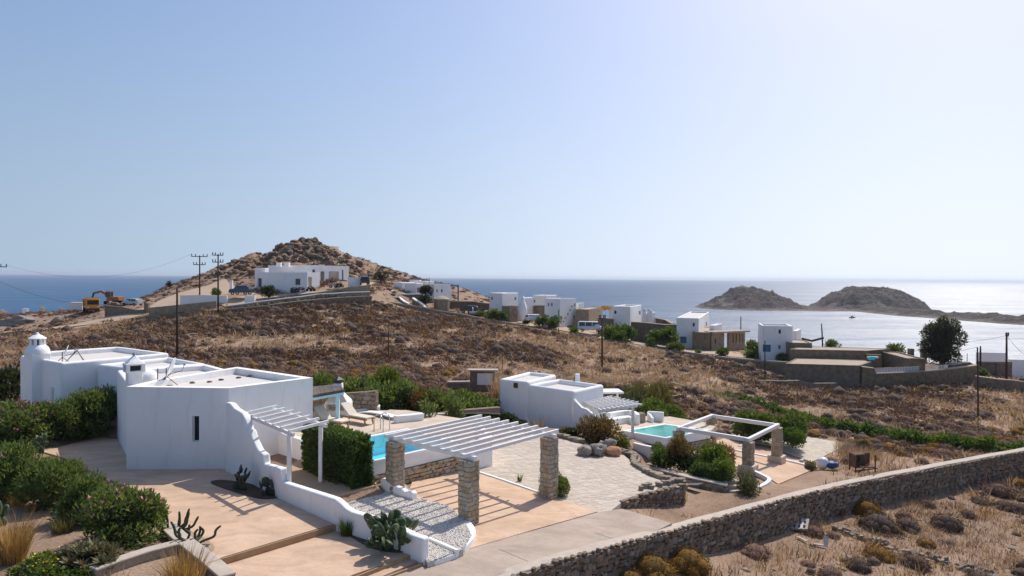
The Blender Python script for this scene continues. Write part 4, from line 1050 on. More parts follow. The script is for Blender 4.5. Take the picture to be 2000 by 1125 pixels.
# barbecue
bq = thing('barbecue', 'white masonry barbecue with pyramid hood and dark chimney cap under the cane roof edge', 'barbecue', tuple(D(661, 800, 37.6)))
h0 = D(661, 789, 37.4); hx, hy = h0.x, h0.y
MB().add([(hx-.62, hy-.5, 2.02), (hx+.62, hy-.5, 2.02), (hx+.62, hy+.5, 2.02), (hx-.62, hy+.5, 2.02), (hx-.62, hy-.5, 2.12), (hx+.62, hy-.5, 2.12), (hx+.62, hy+.5, 2.12), (hx-.62, hy+.5, 2.12), (hx-.22, hy-.18, 2.62), (hx+.22, hy-.18, 2.62), (hx+.22, hy+.18, 2.62), (hx-.22, hy+.18, 2.62)],
         [(3, 2, 1, 0), (0, 1, 5, 4), (1, 2, 6, 5), (2, 3, 7, 6), (3, 0, 4, 7), (4, 5, 9, 8), (5, 6, 10, 9), (6, 7, 11, 10), (7, 4, 8, 11), (8, 9, 10, 11)]).build('hood', MT['white'], bq)
MB().box((hx, hy, 2.85), (.44, .36, .5)).build('chimney', MT['white'], bq)
MB().box((hx, hy, 3.2), (.34, .28, .22)).lathe((hx, hy, 3.3), [(.3, 0), (.05, .16)], 4).build('chimney_cap', MT['dark_metal'], bq)
MB().box((hx, hy+.45, 1.7), (1.3, .12, .7)).box((hx-.6, hy, 1.7), (.12, 1, .64)).box((hx+.6, hy, 1.7), (.12, 1, .64)).box((hx, hy, 1.5), (1.1, .9, .3)).build('firebox', MT['white'], bq)
# low walls round the deck
def low_wall(label, tops, Ys, th, zb, mat='mortar', cap='white', stones=True, capw=.08, name='low_wall'):
    pts = [D(x, y, Y) for (x, y), Y in zip(tops, Ys)]; pts = smooth_line(pts, 4) if len(pts) > 2 else pts
    t = thing(name, label, 'low wall', (pts[0].x, pts[0].y, zb)); w = wall_strip([p-Vector((0, 0, .07)) for p in pts], th, zb).build('core', MT[mat], t)
    if stones:
        for a, c in zip(pts[:-1], pts[1:]):
            d = Vector((c.x-a.x, c.y-a.y)).normalized(); n = Vector((d.y, -d.x))*th/2
            for ctr, size, rz in face_stones(a.xy+n, c.xy+n, zb, a.z-.09, zb, c.z-.09, 1, (.2, .42), (.12, .24), .08): stone_part(w, ctr, size, rz, 'dry_stone')
    wall_strip(pts, th+capw, [p.z-.075 for p in pts]).build('coping', MT[cap], t, bevel=.025)
    return t
low_wall('low curved stone wall with white coping behind the right sun lounger', [(697, 805), (720, 803), (745, 806), (771, 813)], [38, 37.6, 37, 36.2], .42, 1.3)
low_wall('short straight white-topped bench wall below the stone shelter wall', [(682, 801), (742, 792)], [38.6, 38.9], .55, 1.3, stones=False, mat='white')
low_wall('brown stone retaining wall with pale coping in front of the oleander row', [(757, 801), (785, 803), (811, 808), (880, 806), (940, 804), (975, 806)], [39.5, 39, 38.6, 41, 42, 42.5], .4, .9, cap='cement_cap')
pw = [D(771, 814, 35.4), D(826, 807, 36.2)]
tag(wall_strip([on_path(771, 812, [pw[0], pw[1]])]+[on_path(799, 809.5, [pw[0], pw[1]]), on_path(826, 806, [pw[0], pw[1]])], .35, 1.2).build('pool_wall', MT['white'], bevel=.05), 'short plain white screen wall at the far corner of the turquoise pool', 'screen wall')
# court details
lw = thing('garden_wall', 'low white scalloped wall between the pebble bed and the stone pillars', 'garden wall', tuple(P(780, 970, .2)))
pth = [P(747, 960, .2), P(812, 984, .12)]
wall_strip([on_path(x, y, pth) for x, y in ((747, 935), (751, 933), (757, 934), (760, 939), (768, 946), (780, 950), (790, 955), (794, 960), (799, 958), (806, 958), (811, 963))], .26, .0).build('wall', MT['white'], lw, bevel=.05, angle=60)
def curb(label, pxs, f, w=.2, h=.12, mat='white', n=6, name='kerb'):
    pts = smooth_line([PF(x, y, f) for x, y in pxs], n) if len(pxs) > 2 else [PF(x, y, f) for x, y in pxs]
    return tag(wall_strip([p+Vector((0, 0, h)) for p in pts], w, [p.z-.15 for p in pts]).build(name, MT[mat], bevel=.02), label, 'kerb')
curb('white curved kerb rounding the pebble bed down to the driveway', [(812, 982), (852, 994), (893, 1010), (917, 1030), (921, 1050), (897, 1077), (866, 1092), (834, 1103)], plane(.12), .24, .1)
curb('thin white kerb crossing the top of the pebble bed', [(668, 972), (747, 949)], F_GRAVEL, .16, .1)
curb('short white kerb crossing the lower tip of the pebble bed', [(838, 1054), (893, 1078)], F_GRAVEL, .14, .08)
curb('thin white kerb between the terracotta court and the pale stone patio', [(905, 913), (985, 939), (1060, 965)], F_COURT, .14, .05)
# forecourt steps
for f, f2, (p, q), lab in ((F_FORE, F_LOW, ((402, 1099), (660, 1022)), 'longest clay-coloured step edge crossing the forecourt from the low garden wall to the white wall'), (F_LOW, F_TREAD, ((640, 1146), (811, 1078)), 'middle clay-coloured step edge running up to the large prickly pear'), (F_TREAD, F_DRIVE, ((700, 1147), (826, 1097)), 'lowest clay-coloured step edge meeting the grey driveway at the white wall end')):
    a, c = PF(*p, f), PF(*q, f); d = (c-a).normalized(); nrm = Vector((d.y, -d.x, 0))*.03
    if nrm.y > 0: nrm = -nrm
    b = wall_strip([a+nrm+Vector((0, 0, -.004)), c+nrm+Vector((0, 0, -.004))], .05, -.12)
    tag(b.build('step', MT['riser_clay']), lab, 'step', 'step edges across the forecourt')
# ------------------------------------------------------------------ paving stones of the patio
def paving(parent, poly, f, cell, n_parts=300, name='paving_stone', mat='paving', rz=.6):
    xs = [p[0] for p in poly]; ys = [p[1] for p in poly]; cx, cy = sum(xs)/len(xs), sum(ys)/len(ys); L = max(max(xs)-min(xs), max(ys)-min(ys))
    n = int(L/cell)+2; c, s = math.cos(rz), math.sin(rz); q = random.Random(3); G = {}
    for i in range(-n, n+1):
        for j in range(-n, n+1):
            u, v = i*cell*1.5+q.uniform(-.42, .42)*cell+(.5*cell if j % 2 else 0), j*cell*.8+q.uniform(-.24, .24)*cell
            G[i, j] = Vector((cx+u*c-v*s, cy+u*s+v*c))
    out = []
    for i in range(-n, n):
        for j in range(-n, n):
            cr = [G[i, j], G[i+1, j], G[i+1, j+1], G[i, j+1]]; m = sum(cr, Vector((0, 0)))/4
            if not in_poly([p.x for p in cr], [p.y for p in cr], poly).all(): continue
            g = q.uniform(.006, .018); k = [p+(m-p).normalized()*g*1.4 for p in cr]; lift = q.uniform(.001, .006)
            k8 = []
            for a in range(4):                       # knock the corners off
                p0, p1, p2 = k[a-1], k[a], k[(a+1) % 4]; ch = q.uniform(.1, .22); k8 += [p1.lerp(p0, ch), p1.lerp(p2, ch)]
            out.append((m, k8, lift))
    out.sort(key=lambda t: t[0].length)
    rest = MB()
    for idx, (m, k, lift) in enumerate(out):
        b = MB() if idx < n_parts else rest
        zs = [float(f(p.x, p.y))+lift for p in k]
        b.prism([(p.x, p.y) for p in k], [z-.04 for z in zs], zs)
        if idx < n_parts: b.build(name, MT[mat], parent)
    if rest.v: tag(rest.build('paving_stones', MT[mat], parent), kind='stuff')
paving(PATIO, P_PATIO, F_PATIO, .33)
paving(PAVE2, P_PAVE2, F_PAVE2, .55, 150)
# ------------------------------------------------------------------ long stone boundary wall
bw = thing('boundary_wall', 'long rubble stone boundary wall with pale concrete coping sweeping along the dry slope', 'stone wall', tuple(WALLP[1]))
fine = smooth_line(WALLP, 4); hs_ = np.interp(np.linspace(0, len(WALLP)-1, len(fine)), range(len(WALLP)), WALL_H)
offm = [p-Vector((0, 0, .07)) for p in offset_line(fine, .25)]
wall_strip(offm, .44, [p.z-h-.4 for p, h in zip(fine, hs_)]).build('core', MT['mortar'], bw)
capl = [p+Vector((0, 0, .012*math.sin(i*1.7))) for i, p in enumerate(offset_line(fine, .29))]
wall_strip(capl, .52, [p.z-.1 for p in capl]).build('coping', MT['cement_cap'], bw, bevel=.03)
its = []
for i in range(2, len(fine)-4):
    a, c = fine[i], fine[i+1]; ha, hc = hs_[i], hs_[i+1]; far = a.y > 34
    its += face_stones(a, c, a.z-ha-.25, a.z-.05, c.z-hc-.25, c.z-.05, 1, (.13, .40), (.11, .26), .065, .28)
    if not far:
        d = (c-a); n_ = int(d.length/.24)
        for k in range(n_):
            p = a.lerp(c, (k+U(.2, .8))/n_); its.append(((p.x, p.y, p.z-.01+U(-.03, .03)), (U(.10, .2), U(.12, .22), U(.06, .11)), math.atan2(d.y, d.x)+U(-.4, .4)))
def vis(p):
    return p[1] > 1 and abs(p[0]/p[1]) < .77 and (9-p[2])/p[1] < .44
its.sort(key=lambda t: (not vis(t[0]), t[0][0]**2+t[0][1]**2))
for c, s, rz in its[:300]: stone_part(bw, c, s, rz, 'wall_stone', roll=U(-.25, .25))
blocks_merged('stones', its[300:], 'wall_stone', bw)
# retaining wall at the patio corner
rw = thing('retaining_wall', 'short rubble retaining wall holding the lower corner of the pale patio', 'stone wall', tuple(PF(1270, 975, F_PATIO)))
rp = [PF(x, y, F_PATIO) for x, y in ((1214, 980), (1240, 972), (1270, 962), (1300, 955), (1333, 947))]; rp = [p+Vector((0, 0, .06)) for p in rp]
hh = [.25, .5, .75, .95, 1.15]; rcore = wall_strip([p-Vector((0, 0, .05)) for p in rp], .36, [p.z-h-.4 for p, h in zip(rp, hh)], .16).build('core', MT['mortar'], rw)
for i in range(4):
    for c, s, rz in face_stones(rp[i], rp[i+1], rp[i].z-hh[i]-.15, rp[i].z, rp[i+1].z-hh[i+1]-.15, rp[i+1].z, 1, (.16, .34), (.1, .2), .1): stone_part(rcore, c, s, rz, 'wall_stone')
e0 = rp[-1]; e1 = e0+Vector((.25, .9, 0))
for c, s, rz in face_stones(e0, e1, e0.z-1.3, e0.z, e0.z-1.2, e0.z, 1, (.16, .34), (.1, .2), .1): stone_part(rcore, c, s, rz, 'wall_stone')
for px, py in ((1252, 957), (1258, 953), (1266, 952), (1272, 955), (1284, 949), (1290, 950), (1297, 947), (1306, 947), (1312, 944)):
    q = PF(px, py, F_PATIO); stone_part(rcore, (q.x, q.y, q.z+.1), (U(.16, .32), U(.16, .28), U(.14, .26)), U(0, 3), 'dry_stone')
ed = thing('stone_edging', 'curved row of loose brown stones edging the pale patio above the planting bed', 'stone edging', tuple(PF(1250, 915, F_PATIO)))
edge = smooth_line([PF(x, y, F_PATIO) for x, y in ((1332, 944), (1305, 938), (1275, 928), (1250, 915), (1237, 903), (1240, 893), (1225, 887), (1205, 882))], 6)
cum = 0
for a, c in zip(edge[:-1], edge[1:]):
    L = (c-a).length; k = max(1, round(L/.3))
    for i in range(k):
        p = a.lerp(c, (i+.5)/k); big = U(.26, .42)
        stone_part(ed, (p.x+U(-.05, .05), p.y+U(-.05, .05), p.z+.07), (big, U(.22, .36), U(.16, .3)), U(0, 3), 'dry_stone', tilt=U(-.15, .15))
        stone_part(ed, (p.x+.12, p.y-.02, p.z-.15), (U(.25, .4), .3, .25), U(0, 3), 'dry_stone')
ed2 = thing('stone_edging', 'straight row of small brown stones along the rear of the patio before the red-tinged shrub', 'stone edging', tuple(PF(1150, 868, F_PATIO)))
for px, py in ((1085, 852), (1092, 854), (1100, 855), (1107, 857), (1114, 859), (1121, 861), (1128, 863), (1134, 864), (1190, 884), (1222, 886)):
    q = PF(px, py, F_PATIO); stone_part(ed2, (q.x, q.y, q.z+.08), (U(.3, .5), U(.25, .4), U(.18, .3)), U(0, 3), 'dry_stone')
for px, py, w, h, mat, lab in ((1145, 889, .85, .6, 'patio_rock', 'grey rounded boulder at the left of the patio rock group'), (1166, 889, 1.0, .75, 'patio_rock', 'grey humped boulder in the middle of the patio rock group'),
                               (1184, 883, .85, .85, 'patio_rock', 'tallest grey-brown boulder beside the orange rock'), (1198, 889, .95, .55, 'orange_rock', 'smooth orange boulder lying on the patio edge')):
    q = PF(px, py, F_PATIO); b = MB().rock((q.x, q.y, q.z+h*.36), (w, w*.8, h), px, 3, .65 if mat == 'patio_rock' else .2, .4)
    tag(b.build('boulder', MT[mat], smooth=True), lab, 'boulder', 'boulders on the patio')
# ------------------------------------------------------------------ second pool and its terrace
P2w = [tuple(p) for p in P2]
cc = ccw(P2w); fa = [(i, (i+1) % 4) for i in range(4) if (Vector(cc[i])-P2[1]).length < .05 or (Vector(cc[(i+1) % 4])-P2[1]).length < .05]
pool('small green-tinted swimming pool with white rim at the second villa', P2w, -.95, -1.5, -2.3, 'pool_water_green', 'pool_tile_green', rim=.22, drop=.03, faces=fa)
vc = thing('villa', 'small white two-level flat-roofed villa with rounded edges in the middle of the plot', 'villa', (2.5, 47, -1.2))
volume(vc, [(1.0, 46.25), (4.0, 43.6), (6.35, 46.4), (3.4, 49.0)], -2.2, 1.74, bevel=.22, th=.36, par=.3, seg=4, openings=[(0, 3.1, 3.5, .6, .95, 'void')] if False else [])
upp = [(-.85, 47.05), (1.12, 45.85), (3.3, 49.3), (1.3, 50.9)]
volume(vc, upp, -2.2, 1.98, bevel=.24, th=.36, par=.22, seg=4)
q = on_path(1008, 752.5, upp[:2]); MB().box((q.x-.03, q.y-.03, q.z), (.32, .08, .36), math.atan2(-1.2, 1.97)).build('wall_lamp', MT['rust'], vc, bevel=.02)
q = D(1128, 741, 48.2); MB().box((q.x, q.y, 1.75), (.3, .3, .9)).build('chimney', MT['white'], vc)
wp = [(4.0, 43.52), (6.6, 41.2)]
wg = wall_strip([on_path(x, y, wp) for x, y in ((1122, 778), (1125, 783), (1131, 789), (1138, 796), (1143, 797), (1148, 799), (1156, 806), (1163, 811), (1168, 815), (1176, 826), (1184, 828))], .28, -2.0)
tag(wg.build('garden_wall', MT['white'], bevel=.06, angle=50), 'white wavy wing wall descending from the corner of the small two-level villa', 'garden wall')
p2 = thing('pergola', 'white slatted pergola attached to the small two-level villa beside the green pool', 'pergola', (6.2, 44, -1.0))
zq = .7; A, B, C2, D2 = (P(*q, zq) for q in ((1143, 791), (1170, 804), (1262, 797), (1187, 780)))
for a, b_ in ((B, P(1244, 793, zq)), (A, D2)): MB().bar(a, b_, .12, .14).build('beam', MT['white_wood'], p2)
A_, B_, C_, D_ = P(1143, 791, zq), P(1170, 804, zq), P(1246, 793, zq), P(1188, 779.5, zq)
for i in range(10):
    k = i/9; a = D_.lerp(A_, k); b_ = C_.lerp(B_, k); d = (b_-a).normalized(); up = Vector((0, 0, .14)); MB().bar(a-d*.1+up, b_+d*.35+up, .1, .1).build('rafter', MT['white_wood'], p2)
for i in range(7):
    k = (i+.5)/7; a = A_.lerp(B_, k); b_ = D_.lerp(C_, k); d = (b_-a).normalized(); up = Vector((0, 0, .23)); MB().bar(a-d*.25+up, b_+d*.25+up, .05, .05).build('lath', MT['white_wood'], p2)
for (px, py, zb_) in ((1236, 795, -1.6), (1181, 806, -1.3)):
    q = P(px, py, zq); MB().bar((q.x, q.y, zb_), (q.x, q.y, zq), .17).build('post', MT['white_wood'], p2)
cn = thing('canopy', 'small white flat canopy on one post behind the right end of the two-level villa', 'canopy', tuple(D(1204, 785, 49)))
a, c = D(1180, 769, 48.5), D(1211, 771, 49.5); MB().box(((a.x+c.x)/2, 49.6, a.z), (1.5, 1.6, .12), .1).build('roof', MT['white_wood'], cn)
q = D(1206, 772, 49.2); MB().bar((q.x, q.y, -1.2), (q.x, q.y, a.z), .14).build('post', MT['white_wood'], cn)
be = thing('bench', 'white masonry corner bench on the terrace under the slatted pergola', 'bench', tuple(D(1215, 822, 47)))
bp = [D(x, y, Y) for x, y, Y in ((1188, 806, 46.4), (1200, 804, 47.4), (1225, 801, 48.3), (1240, 804, 47.4), (1246, 810, 46.6))]
wall_strip(smooth_line(bp, 4), .3, -1.1).build('back', MT['white'], be, bevel=.05)
wall_strip([p+Vector((0, -.5, 0)) for p in smooth_line([D(x, y+9, Y) for (x, y, Y) in ((1190, 806, 46.4), (1202, 804, 47.2), (1225, 801, 47.9), (1238, 804, 47.2))], 4)], .55, -1.1).build('seat', MT['white'], be, bevel=.05)
q = D(1249, 808, 47.4); tag(MB().box((q.x, q.y, -.75), (.7, .5, .75), .4).build('stone_block', MT['dry_stone'], bevel=.03), 'squat stone block beside the white corner bench', 'stone block')
sc_ = [D(1265, 803, 48.2), D(1296, 805, 47.6)]
t = thing('screen_wall', 'small white L-shaped screen wall at the back of the green pool', 'screen wall', tuple(D(1270, 825, 48)))
wall_strip(sc_, .25, -1.1).build('wall', MT['white'], t, bevel=.04); wall_strip([D(1266, 804, 48.1), D(1275, 817, 47.3)], .22, -1.1).build('wing', MT['white'], t, bevel=.04)
pm = [D(x, y, Y) for x, y, Y in ((1238, 864, 41.3), (1258, 869, 40.6), (1279, 873, 40.2))]
tag(wall_strip(pm, .25, -2.2).build('garden_wall', MT['white'], bevel=.04), 'low white garden wall below the green pool partly hidden by round shrubs', 'garden wall')
# frame pergola
fp = thing('pergola', 'open white beam frame on four square stone pillars over the lower court', 'pergola', (14, 44, -2.5))
zf = -.5; K = [P(x, y, zf) for x, y in ((1462, 859), (1518, 831), (1390, 812.5))]; K.append(K[0]+(K[2]-K[1])); 
for i, j in ((0, 1), (1, 2), (2, 3), (3, 0)):
    d = (K[j]-K[i]).normalized(); ex = .2 if i in (0, 2) else -.09
    MB().bar(K[i]-d*ex, K[j]+d*ex, .22, .24).build('beam', MT['white_wood'], fp, bevel=.04)
rz2 = math.atan2((K[1]-K[0]).y, (K[1]-K[0]).x)
for k, zb_, base in ((K[0], -2.47, True), (K[1], -2.95, True), (K[2], -2.5, False), (K[3], -2.0, False)):
    stone_pillar(fp, k.x, k.y, zb_, zf-.12, .56, rz2, course=.24)
    if base: MB().box((k.x, k.y, zb_+.24), (.92, .92, .56), rz2).build('plinth', MT['deck'], fp, bevel=.03)
# planting bed walls and steps
low_wall('curved low stone wall with pale coping round the planting bed of clipped shrubs', [(1268, 911), (1300, 918), (1343, 929), (1385, 938), (1421, 946)], [37.6, 36.8, 35.9, 35.4, 35.0], .4, -2.5, cap='cement_cap')
st = thing('garden_steps', 'three pale stone garden steps at the end of the planting bed wall', 'steps', tuple(D(1432, 962, 35.2)))
for i, (px, py) in enumerate(((1429, 938), (1434, 947), (1439, 957))):
    q = D(px, py, 35.6-i*.32); MB().box((q.x, q.y, q.z-.15), (.9, .36, .3), .15).build('step', MT['cement_cap'], st, bevel=.02)
q = [D(1318, 941, 34.5), D(1330, 938, 35), D(1374, 949, 34.6), D(1362, 954, 34)]
tag(MB().prism([(p.x, p.y) for p in q], [p.z-.06 for p in q], [p.z for p in q]).build('panel', MT['grey_sheet'], bevel=.01), 'flat dark grey panel lying against the foot of the planting bed wall', 'panel')
curb('white curved kerb at the foot of the front plinth of the open frame pergola', [(1440, 913), (1462, 918), (1485, 928), (1500, 936), (1502, 941), (1492, 949), (1478, 955)], plane(-2.32), .22, .12)
curb('white straight kerb running right from the far stone plinth', [(1529, 899), (1552, 904), (1574, 910)], F_COURT2, .2, .1)
curb('white straight kerb between the two stone plinths', [(1436, 880), (1500, 893)], F_COURT2, .18, .08)
curb('grey stone kerb slanting across the paved terrace', [(1564, 903), (1592, 886)], F_COURT2, .2, .15, 'cement_cap')
curb('low white kerb beside the green pool terrace', [(1443, 872), (1470, 866)], F_COURT2, .16, .08)
# rusty frame, sacks, timber, rubble
q = PF(1684, 920, plane(-2.15)); rt = thing('brazier', 'rusty broken iron stove frame standing by the boundary wall', 'iron stove', tuple(q), .1)
b = MB()
for x in (-.6, .6):
    for y in (-.3, .3): b.bar((x, y, 0), (x, y, 1.0), .06)
b.build('frame', MT['rust'], rt, world=False)
MB().box((0, .3, .62), (1.16, .04, .72)).box((-.6, 0, .62), (.04, .56, .72)).box((0, 0, .28), (1.16, .56, .05)).box((-.25, .1, 1.0), (.7, .5, .04), .1).build('casing', MT['rust'], rt, world=False)
MB().tube([(-.3+.3*math.cos(a*.5), .2, .65+.22*math.sin(a*.5)) for a in range(14)], .035, 6).build('ring', MT['dark_metal'], rt, world=False)
MB().bar((-.7, -.35, .1), (.7, -.35, .25), .07).bar((-.5, -.4, .02), (.2, -.3, .5), .06).build('scrap', MT['rust'], rt, world=False)
q = PF(1608, 912, plane(-2.75)); tag(MB().rock(q+Vector((0, 0, .25)), (.75, .6, .75), 4, 2, .3).build('sack', MT['car_white'], smooth=True), 'crumpled white sack dumped beside the lower court', 'sack')
q = PF(1624, 913, plane(-2.75)); tag(MB().rock(q+Vector((0, 0, .16)), (.9, .6, .45), 9, 2, .4).build('tarp', MT['excav_blue'], smooth=True), 'small blue bundle lying beside the white sack', 'bundle')
def gout(px, py):
    """where the photo point meets the open ground"""
    d = ray(px, py); t0, t = 8.0, 8.0
    while t < 420:
        p = Vector((d.x*t, d.y*t, CAM_H+d.z*t))
        if p.z < gz(p.x, p.y): break
        t0 = t; t *= 1.012
    for _ in range(9):
        m = (t0+t)/2; p = Vector((d.x*m, d.y*m, CAM_H+d.z*m))
        if p.z < gz(p.x, p.y): t = m
        else: t0 = m
    return Vector((d.x*t, d.y*t, gz(d.x*t, d.y*t)))
q = gout(1553, 1030); pa = thing('pallet', 'broken grey wooden pallet lying on rubble below the boundary wall', 'pallet', tuple(q+Vector((0, 0, .1))), -.5)
pa.rotation_euler = (.18, -.1, -.5)
for i in range(6): MB().box((-.55+i*.22, 0, .12), (.12, 1.0, .025)).build('slat', MT['grey_wood'], pa, world=False)
for y in (-.42, 0, .42): MB().box((0, y, .05), (1.2, .09, .09)).build('bearer', MT['grey_wood'], pa, world=False)
for (p, r, lab) in (((1508, 1046), (1513, 1022), 'weathered grey plank propped upright by the boundary wall'), ((1589, 1066), (1614, 1071), 'pale broken board lying flat on the dry slope'), ((1613, 1072), (1616, 1061), 'short pale board end standing on the dry slope'),
                    ((1558, 1052), (1576, 1062), 'dark thin stick of timber lying left of the pale boards'), ((1688, 964), (1752, 961), 'long pale pipe lying along the foot of the boundary wall')):
    a, c = gout(*p), gout(*r)
    if r[1] < p[1]-8 and abs(r[0]-p[0]) < 10: c = a+Vector((.12, .3, .62 if p[0] == 1508 else .35))
    tag(MB().bar(a+Vector((0, 0, .09)), c+Vector((0, 0, .12)), .16, .04).build('plank', MT['grey_wood']), lab, 'plank', 'timber scraps on the slope')
rb = thing('rubble_wall', 'collapsed dry stone wall running down the open slope at lower right', 'stone wall', tuple(gout(1740, 1072)))
rl = smooth_line([gout(x, y) for x, y in ((1628, 1038), (1662, 1046), (1700, 1058), (1740, 1072), (1790, 1086), (1840, 1098), (1890, 1115), (1940, 1128))], 8)
for a, c in zip(rl[:-1], rl[1:]):
    L = (c-a).length; d = (c-a).normalized(); n = Vector((d.y, -d.x, 0))
    for k in range(max(1, round(L/.2))):
        p = a.lerp(c, rnd.random())
        for lay in range(rnd.choice((1, 1, 2, 2, 3))):
            w = U(.13, .34); o = n*U(-.38, .38)*(1-lay*.3)
            stone_part(rb, (p.x+o.x+U(-.1, .1), p.y+o.y, p.z+.02+lay*.11), (w, w*U(.6, .9), U(.08, .19)), U(0, 3.1), 'dry_stone', tilt=U(-.5, .5), roll=U(-.4, .4))
for p_, q_ in (((975, 1072), (1032, 1096)), ((1162, 1040), (1198, 1052))):
    a, c = PF(*p_, F_DRIVE), PF(*q_, F_DRIVE); tag(MB().bar(a-Vector((0, 0, .013)), c-Vector((0, 0, .013)), .022, .012).build('slab_joint', MT['mortar']), kind='structure')
# cabinet in a stone pier behind the plot
cb = thing('meter_cabinet', 'white metal meter cabinet set in a stone pier beside the tall dry reeds', 'cabinet', tuple(D(945, 756, 60)))
a, c = D(918, 726, 60), D(966, 756, 60)
MB().box(((a.x+c.x)/2, 60.3, (a.z+c.z)/2-.2), (c.x-a.x, .6, a.z-c.z+.5)).build('pier', MT['far_stone'], cb)
a, c = D(932, 729, 59.9), D(962, 752, 59.9); MB().box(((a.x+c.x)/2, 59.95, (a.z+c.z)/2), (c.x-a.x, .1, a.z-c.z)).build('door', MT['car_white'], cb, bevel=.01)
a, c = D(914, 724, 60), D(972, 724, 60); MB().box(((a.x+c.x)/2, 60.2, a.z+.05), (c.x-a.x, .9, .12)).build('cap', MT['cement_cap'], cb)
def stone_wall(label, pts, th=.5, depth=1.0, mat='far_stone', cap=None, capw=.1, name='stone_wall', cat='stone wall', caph=.1, bump=.06, group=None):
    """far wall along pts (px,py top,Y): body, optional coping"""
    p = [D(x, y, Y) for x, y, Y in pts]; f = []
    for a, c in zip(p[:-1], p[1:]):
        k = max(1, int((c-a).length/2.5)); f += [a.lerp(c, i/k) for i in range(k)]
    f.append(p[-1]); f = [q+Vector((0, 0, U(-bump, bump))) for q in f]
    t = thing(name, label, cat, (f[0].x, f[0].y, gz(f[0].x, f[0].y)), 0, group)
    wall_strip(f, th, lambda x, y: gz(x, y)-depth).build('body', MT[mat], t)
    if cap: wall_strip([q+Vector((0, 0, caph)) for q in f], th+capw, [q.z-.03 for q in f]).build('coping', MT[cap], t)
    return t
stone_wall('short low dry stone wall right of the tall reeds running towards the long hedge', [(1312, 745, 74), (1340, 753, 72), (1366, 762, 70)], .6)
stone_wall('low dry stone wall in the field joining the start of the long hedge', [(1290, 777, 60), (1330, 770, 63), (1362, 768, 66)], .5)
stone_wall('thin low wall with pale top left of the meter cabinet', [(876, 747, 62), (920, 745, 61)], .5, cap='cement_cap')
# ------------------------------------------------------------------ far houses
def house(name_label, base, cat='house', name='house', group=None):
    return thing(name, name_label, cat, tuple(base), 0, group)
def cv(t, pl, pc, pr, yt, yb, Yc, ops=(), th=38, mat='white', roof='roof_white', par=.3, wname='wall', bevel=.12, sink=1.0):
    poly, z0, z1 = corner_vol(pl, pc, pr, yt, yb, Yc, th, sink); poly = ccw(poly)
    volume(t, poly, z0, z1, mat, roof, par, .3, bevel, [px_open(poly, *o) for o in ops], wname, 2)
    return poly, z0, z1
# edges after ccw of [left, corner, right, back]: 0 = left face, 1 = right face
h = house('large low white modern house below the rocky hill with flat stepped roofs and tall openings', D(600, 566, 133), 'house')
cv(h, 523, 607, 681, 518, 556, 141, [(1, 642, 662, 530, 552, 'beige'), (1, 626, 634, 530, 549, 'stone'), (1, 668, 671, 527, 550, 'glass'), (1, 610, 616, 526, 552, 'glass')], th=30)
cv(h, 502, 600, 624.5, 532, 568, 133, [(0, 576, 586.5, 544, 557, 'glass'), (0, 503.5, 511, 543, 562, 'glass'), (1, 601.5, 609.5, 541, 562, 'beige')], th=24)
cv(h, 497, 517, 525, 523.5, 556, 139, [], th=24)
for px in (545, 561): q = D(px, 517, 143); MB().box((q.x, q.y, q.z), (.9, .9, .9)).build('roof_vent', MT['white'], h)
MB().bar(D(452, 548, 138), D(452, 577, 138), .5).build('column', MT['white'], h)
stone_wall('long white garden wall beside the two cross-armed poles left of the hill house', [(353, 577, 128), (400, 576, 127), (444, 577.5, 126)], .35, 1.0, 'white', bump=0, name='garden_wall', cat='garden wall')
stone_wall('short white wall at the right end of the low hill house', [(680, 541, 137), (704, 543, 138)], .35, 1.5, 'white', bump=0, name='garden_wall', cat='garden wall')
stone_wall('stubby white gate pier wall on the slope road below the hill house', [(479, 577.5, 124), (498, 577, 124)], .4, 1.0, 'white', bump=0, name='gate_wall', cat='gate wall')
stone_wall('stone wall with bright white coping climbing the slope road to the hill house', [(444, 598, 121), (500, 591, 122.5), (560, 583, 125), (620, 575.5, 128), (680, 572, 131), (722, 570, 134)], .5, .9, 'far_stone_light', 'white', .15, caph=.14)
stone_wall('upper stone retaining wall beside the slope road under the hill house', [(500, 584, 127), (560, 577, 129), (620, 571, 131), (680, 561, 134), (722, 556, 137)], .5, .8, 'far_stone_light')
stone_wall('lower stone wall with patchy white top at the upper edge of the dry field', [(446, 604.5, 119), (520, 597, 120), (585, 588, 123), (660, 582, 127), (725, 579, 131)], .5, .8, 'far_stone', 'stone_roof', .05)
stone_wall('pale straight stone wall along the dirt road right of the silver car', [(291, 600.5, 121), (340, 596, 122), (423, 588, 124)], .5, 1.2, 'far_stone_light')
stone_wall('curved brown stone wall along the dirt road in front of the silver car', [(207, 596, 138), (240, 599, 134), (268, 605, 129), (290, 604, 127)], .5, 1.0, 'far_stone')
stone_wall('old dry stone field wall running across the left edge of the brown field', [(-60, 656, 126), (0, 651, 127), (70, 645, 127), (140, 639, 127), (200, 632, 126), (250, 624, 125), (291, 615, 122), (340, 612, 121), (440, 604, 120)], .6, .6, 'far_stone', bump=.14)
stone_wall('small stone gate pier standing behind the brown roadside wall', [(283, 592, 131), (291, 592, 131)], .7, 1.2, 'far_stone')
